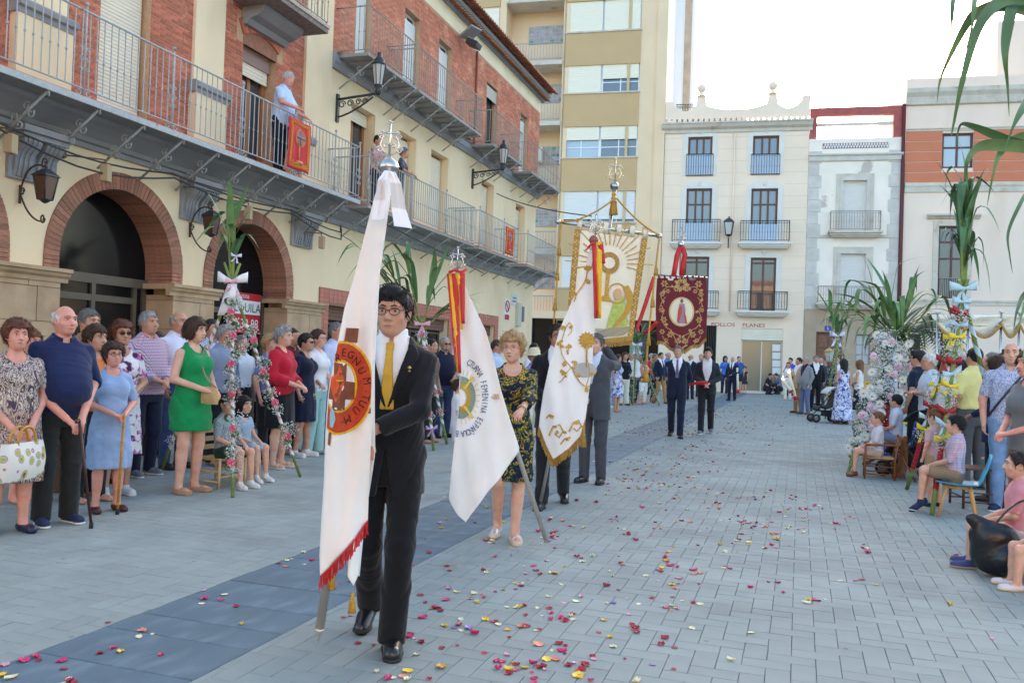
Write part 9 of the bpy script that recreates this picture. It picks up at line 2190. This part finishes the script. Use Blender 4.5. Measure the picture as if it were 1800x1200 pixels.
# ---- canopy with swags far right
PC0 = place(1646,27);T = thing('canopy','ivory swagged processional canopy on slim silver poles','canopy',(PC0[0],PC0[1],0))
cp = [np.array([*place(px,27),0]) for px in (1646,1700,1758,1790,1830)];zt = [1.45+(640+14-y)/1520*27 for y in (565,566,563,564,566)]
for c,z in zip(cp,zt): mb = MB();mb.tube([c,c+EZ*z],.03,8);mb.sphere(c+EZ*(z+.06),.06,8,6);mb.build('pole',SILVER,T)
for i in range(4):
 mb = MB();rows = []
 for v in np.linspace(0,1,7): rows.append([lerp(cp[i],cp[i+1],u)+EZ*(lerp(zt[i],zt[i+1],u)-.05-v*(.22+.34*math.sin(math.pi*u)))+NB*.08*math.sin(v*9+u*4) for u in np.linspace(0,1,13)])
 mb.sheet(rows);mb.build('swag',M('swag_ivory',srgb(232,220,198),.7,var=.15,scale=6),T,solid=.01)
 mb = MB();mb.tube([lerp(cp[i],cp[i+1],u)+EZ*(lerp(zt[i],zt[i+1],u)-.28-(.34*math.sin(math.pi*u)))+NB*.06 for u in np.linspace(0,1,13)],.035,6);mb.build('swag_fringe',GOLDD,T)
mb = MB();mb.sheet([[lerp(cp[0],cp[4],u)+EZ*(2.75+.35*math.sin(v*3.1))-NB*2.4*v for u in np.linspace(0,1,9)] for v in np.linspace(0,1,7)]);mb.build('canopy_roof',M('swag_ivory',srgb(222,206,172),.7),T,solid=.02)
# ---- candles and the lantern on a pole
for lb,x0,y0,x1,y1 in (('tall white candle slanting beside the beige jacket',1387,656,1400,704),('second white candle lower beside the beige jacket',1376,668,1392,690),('white candle of the elderly man in the navy suit',1296,646,1297,692)):
 g = gp(x1,727 if x1 > 1350 else 704);dd = math.hypot(g[0],g[1])-.4
 def at(x,y): d = ray(x,y);d = d/np.linalg.norm(d[:2]);return CAM+d*dd
 a,b = at(x1,y1),at(x0,y0);T = thing('candle',lb,'candle',a,group='tall processional candles');mb = MB();mb.tube([a,b],.045,8);mb.build('candle_wax',M('wax',srgb(236,226,196),.5,sss=.0),T)
 mb = MB();mb.tube([lerp(a,b,.02),lerp(a,b,.16)],.07,8);mb.build('red_guard',SAT_R,T)
 mb = MB();mb.lathe(b,[(.005,0),(.03,.03),(.022,.07),(.004,.12)],8);fm = MATS.get('flame')
 if not fm:
  fm = M('flame',(1,.6,.2),.5);e = fm.node_tree.nodes['Principled BSDF'];e.inputs['Emission Color'].default_value = (1,.55,.15,1);e.inputs['Emission Strength'].default_value = 3.0
 if x1 > 1350: mb.build('flame',fm,T)
g = gp(1458,715);d_ = ray(1458,615);d_ = d_/np.linalg.norm(d_[:2]);tp_ = CAM+d_*math.hypot(g[0],g[1]);T = thing('processional_lantern','brass lantern on a tall pole near the carved door','lantern',g)
mb = MB();mb.tube([g,tp_-EZ*.55],.03,8);mb.build('pole',M('brown_pole',srgb(96,62,44),.5),T);lantern(T,tp_-EZ*.05,.36,GOLDM,M('lamp_milk',(.5,.5,.48),.4),.75,6)
# ---- black bag on the ground, lower right
c = gp(1752,1012);T = thing('rucksack','black leather rucksack on the paving beside the bare legs','bag',c)
def bagf(p):
 p = p/1.08;q = p-np.array([0,0,.15]);d = ell(q,(0,0,0),(.17,.13,.15));d = smin(d,ell(q,(-.03,-.02,.12),(.15,.10,.09)),.06);d = smin(d,ell(q,(.05,-.10,-.02),(.11,.07,.10)),.03);d = smin(d,ell(q,(-.10,-.04,.18),(.13,.03,.06),rotm(.4,0,.5)),.03);return 1.08*np.maximum(d+wrinkle(p,.008,30,5),-(p[:,2]-.002))
v,f = surface(bagf,(-.42,-.36,-.03),(.42,.36,.6),.011);LTH = M('black_shiny_leather',(.012,.013,.016),.3,bump=.3,bscale=25);link('bag_body',mesh_np('bag_body',v,f,[LTH],True),T)
mb = MB();mb.tube(bez(c+np.array([-.05,-.05,.33]),c+np.array([.10,0,.60]),c+np.array([.28,.10,.55]),12),.014,6,flat=.4);mb.tube(bez(c+np.array([.1,-.1,.25]),c+np.array([.2,-.16,.1]),c+np.array([.08,-.16,.05]),12),.012,6,flat=.4);mb.build('strap',LTH,T)
# ---- petals
PCOL = {'crimson': srgb(170,18,52),'pink': srgb(214,46,110),'cream': srgb(240,230,186),'yellow': srgb(240,196,50),'pale pink': srgb(236,170,190),'lilac': srgb(160,136,206),'peach': srgb(238,150,120)}
PWT = [('crimson',.27),('pink',.15),('cream',.27),('yellow',.13),('pale pink',.10),('lilac',.03),('peach',.05)]
def petal_shape(rn):
 c = rn.uniform(.12,.42);tw = rn.uniform(-.5,.5);el = rn.uniform(.75,1.15);rows = []
 for i in range(5):
  v = i/4-.5;r_ = []
  for j in range(5):
   u = j/4-.5;wd = math.sqrt(max(.02,1-(2*v)**2*.85))*el;x,y = u*wd,v;z = c*(u*u*2.6+v*v*1.5)+tw*u*v*.6+.03*math.sin(9*u+4*v);r_.append((x,y,z))
  rows.append(r_)
 mn = min(p[2] for r in rows for p in r);return [[(p[0],p[1],p[2]-mn) for p in r] for r in rows]
PME = {}
rn = random.Random(5)
for n_ in PCOL:
 pm = M('petal_'+n_.replace(' ','_'),PCOL[n_],.6,obj=.18,island=.18,var=.15,scale=30,c2=tuple(np.array(PCOL[n_])*.6+.3*np.array([.8,.7,.4])),c2scale=25,c2lo=.58,c2hi=.8);PME[n_] = []
 for k in range(4): mb = MB();mb.sheet(petal_shape(rn));PME[n_].append((mb.mesh('petal',pm),petal_shape(rn),pm))
pet = []
def rc():
 x = rn.random();s = 0
 for n_,w_ in PWT:
  s += w_
  if x < s: return n_
 return 'crimson'
for k in range(215):
 y_ = 1200-rn.random()**.9*340;pet.append((rn.gauss(900+(1200-y_)*.45,190),y_))
for k in range(260): t = rn.random();y_ = 715+150*t**1.3;pet.append((rn.gauss(1290-170*t,60-5*t),y_))
for k in range(360): t = rn.random();y_ = 705+60*t;pet.append((rn.gauss(1290-100*t,75),y_))
for k in range(60): pet.append((rn.uniform(1150,1500),rn.uniform(860,960)))
for k in range(8): pet.append((rn.uniform(0,330),1195-rn.random()*50))
for x,y in ((1300,917),(1305,921),(1312,919),(1270,915),(1185,877),(505,985),(513,983),(535,992),(490,990),(393,1045),(355,1061),(415,1066),(245,1109),(190,1094),(200,1139),(425,1097),(1350,865),(700,1128),(1435,1055),(1670,1062),(1743,1122),(1515,962),(1525,972),(1665,979),(1678,978),(1670,975),(1745,1004),(20,1192),(120,1195)): pet.append((x,y))
allp = []
for x,y in list(pet):          # petals fall in twos and threes
 if rn.random() < .3:
  for q in range(rn.randint(1,3)): pet.append((x+rn.gauss(0,14),y+rn.gauss(0,4.5)))
for x,y in pet:
 if y > 1230 or y < 700: continue
 g = gp(x,y)
 if g[1] > 38 or g[1] < 2 or g[0] < -8: continue
 allp.append((math.hypot(g[0],g[1]),g,rc(),rn.choice((.022,.028,.034,.04,.046))*rn.uniform(.85,1.15),rn.uniform(0,6.28),rn.randrange(4)))
allp.sort(key=lambda t: t[0])
PLAB = {'crimson': 'crimson rose petal lying loose on the paving','pink': 'deep pink rose petal lying loose on the paving','cream': 'cream white rose petal lying loose on the paving','yellow': 'yellow rose petal lying loose on the paving','pale pink': 'pale pink rose petal lying loose on the paving','lilac': 'lilac petal lying loose on the paving','peach': 'peach orange rose petal lying loose on the paving'}
for d,g,c,s,a,k in allp[:300]:
 o = inst('petal',PME[c][k][0],None,(g[0],g[1],.001),(rn.uniform(-.12,.12),rn.uniform(-.12,.12),a),(s,s*rn.uniform(.9,1.3),s));tag(o,PLAB[c],'petal',c+' petals on the paving')
ms = list(PCOL);mb = MB()
for d,g,c,s,a,k in allp[300:]:
 mb.cur = ms.index(c);ca,sa = math.cos(a),math.sin(a);mb.sheet([[(g[0]+s*(p[0]*ca-p[1]*sa),g[1]+s*(p[0]*sa+p[1]*ca),.001+s*p[2]) for p in r] for r in PME[c][k][1]])
o = mb.build('scattered_petals',[PME[c][0][2] for c in ms]);tag(o,'far carpet of mixed rose petals strewn along the procession route','petals',kind='stuff')
# sun hat of the woman between the bearers
for o in scn.objects:
 if o.get('label') == 'person in cream sun hat between two bearers':
  q = np.array(XF[o.name] @ Vector((0,.0,1.72)));mb = MB();mb.lathe(q-EZ*.07,[(.20,0),(.19,.01),(.115,.03),(.11,.10),(.07,.14),(.01,.15)],20);mb.build('sun_hat',M('hat_cream',srgb(226,212,168),.9,var=.1,scale=40),o)
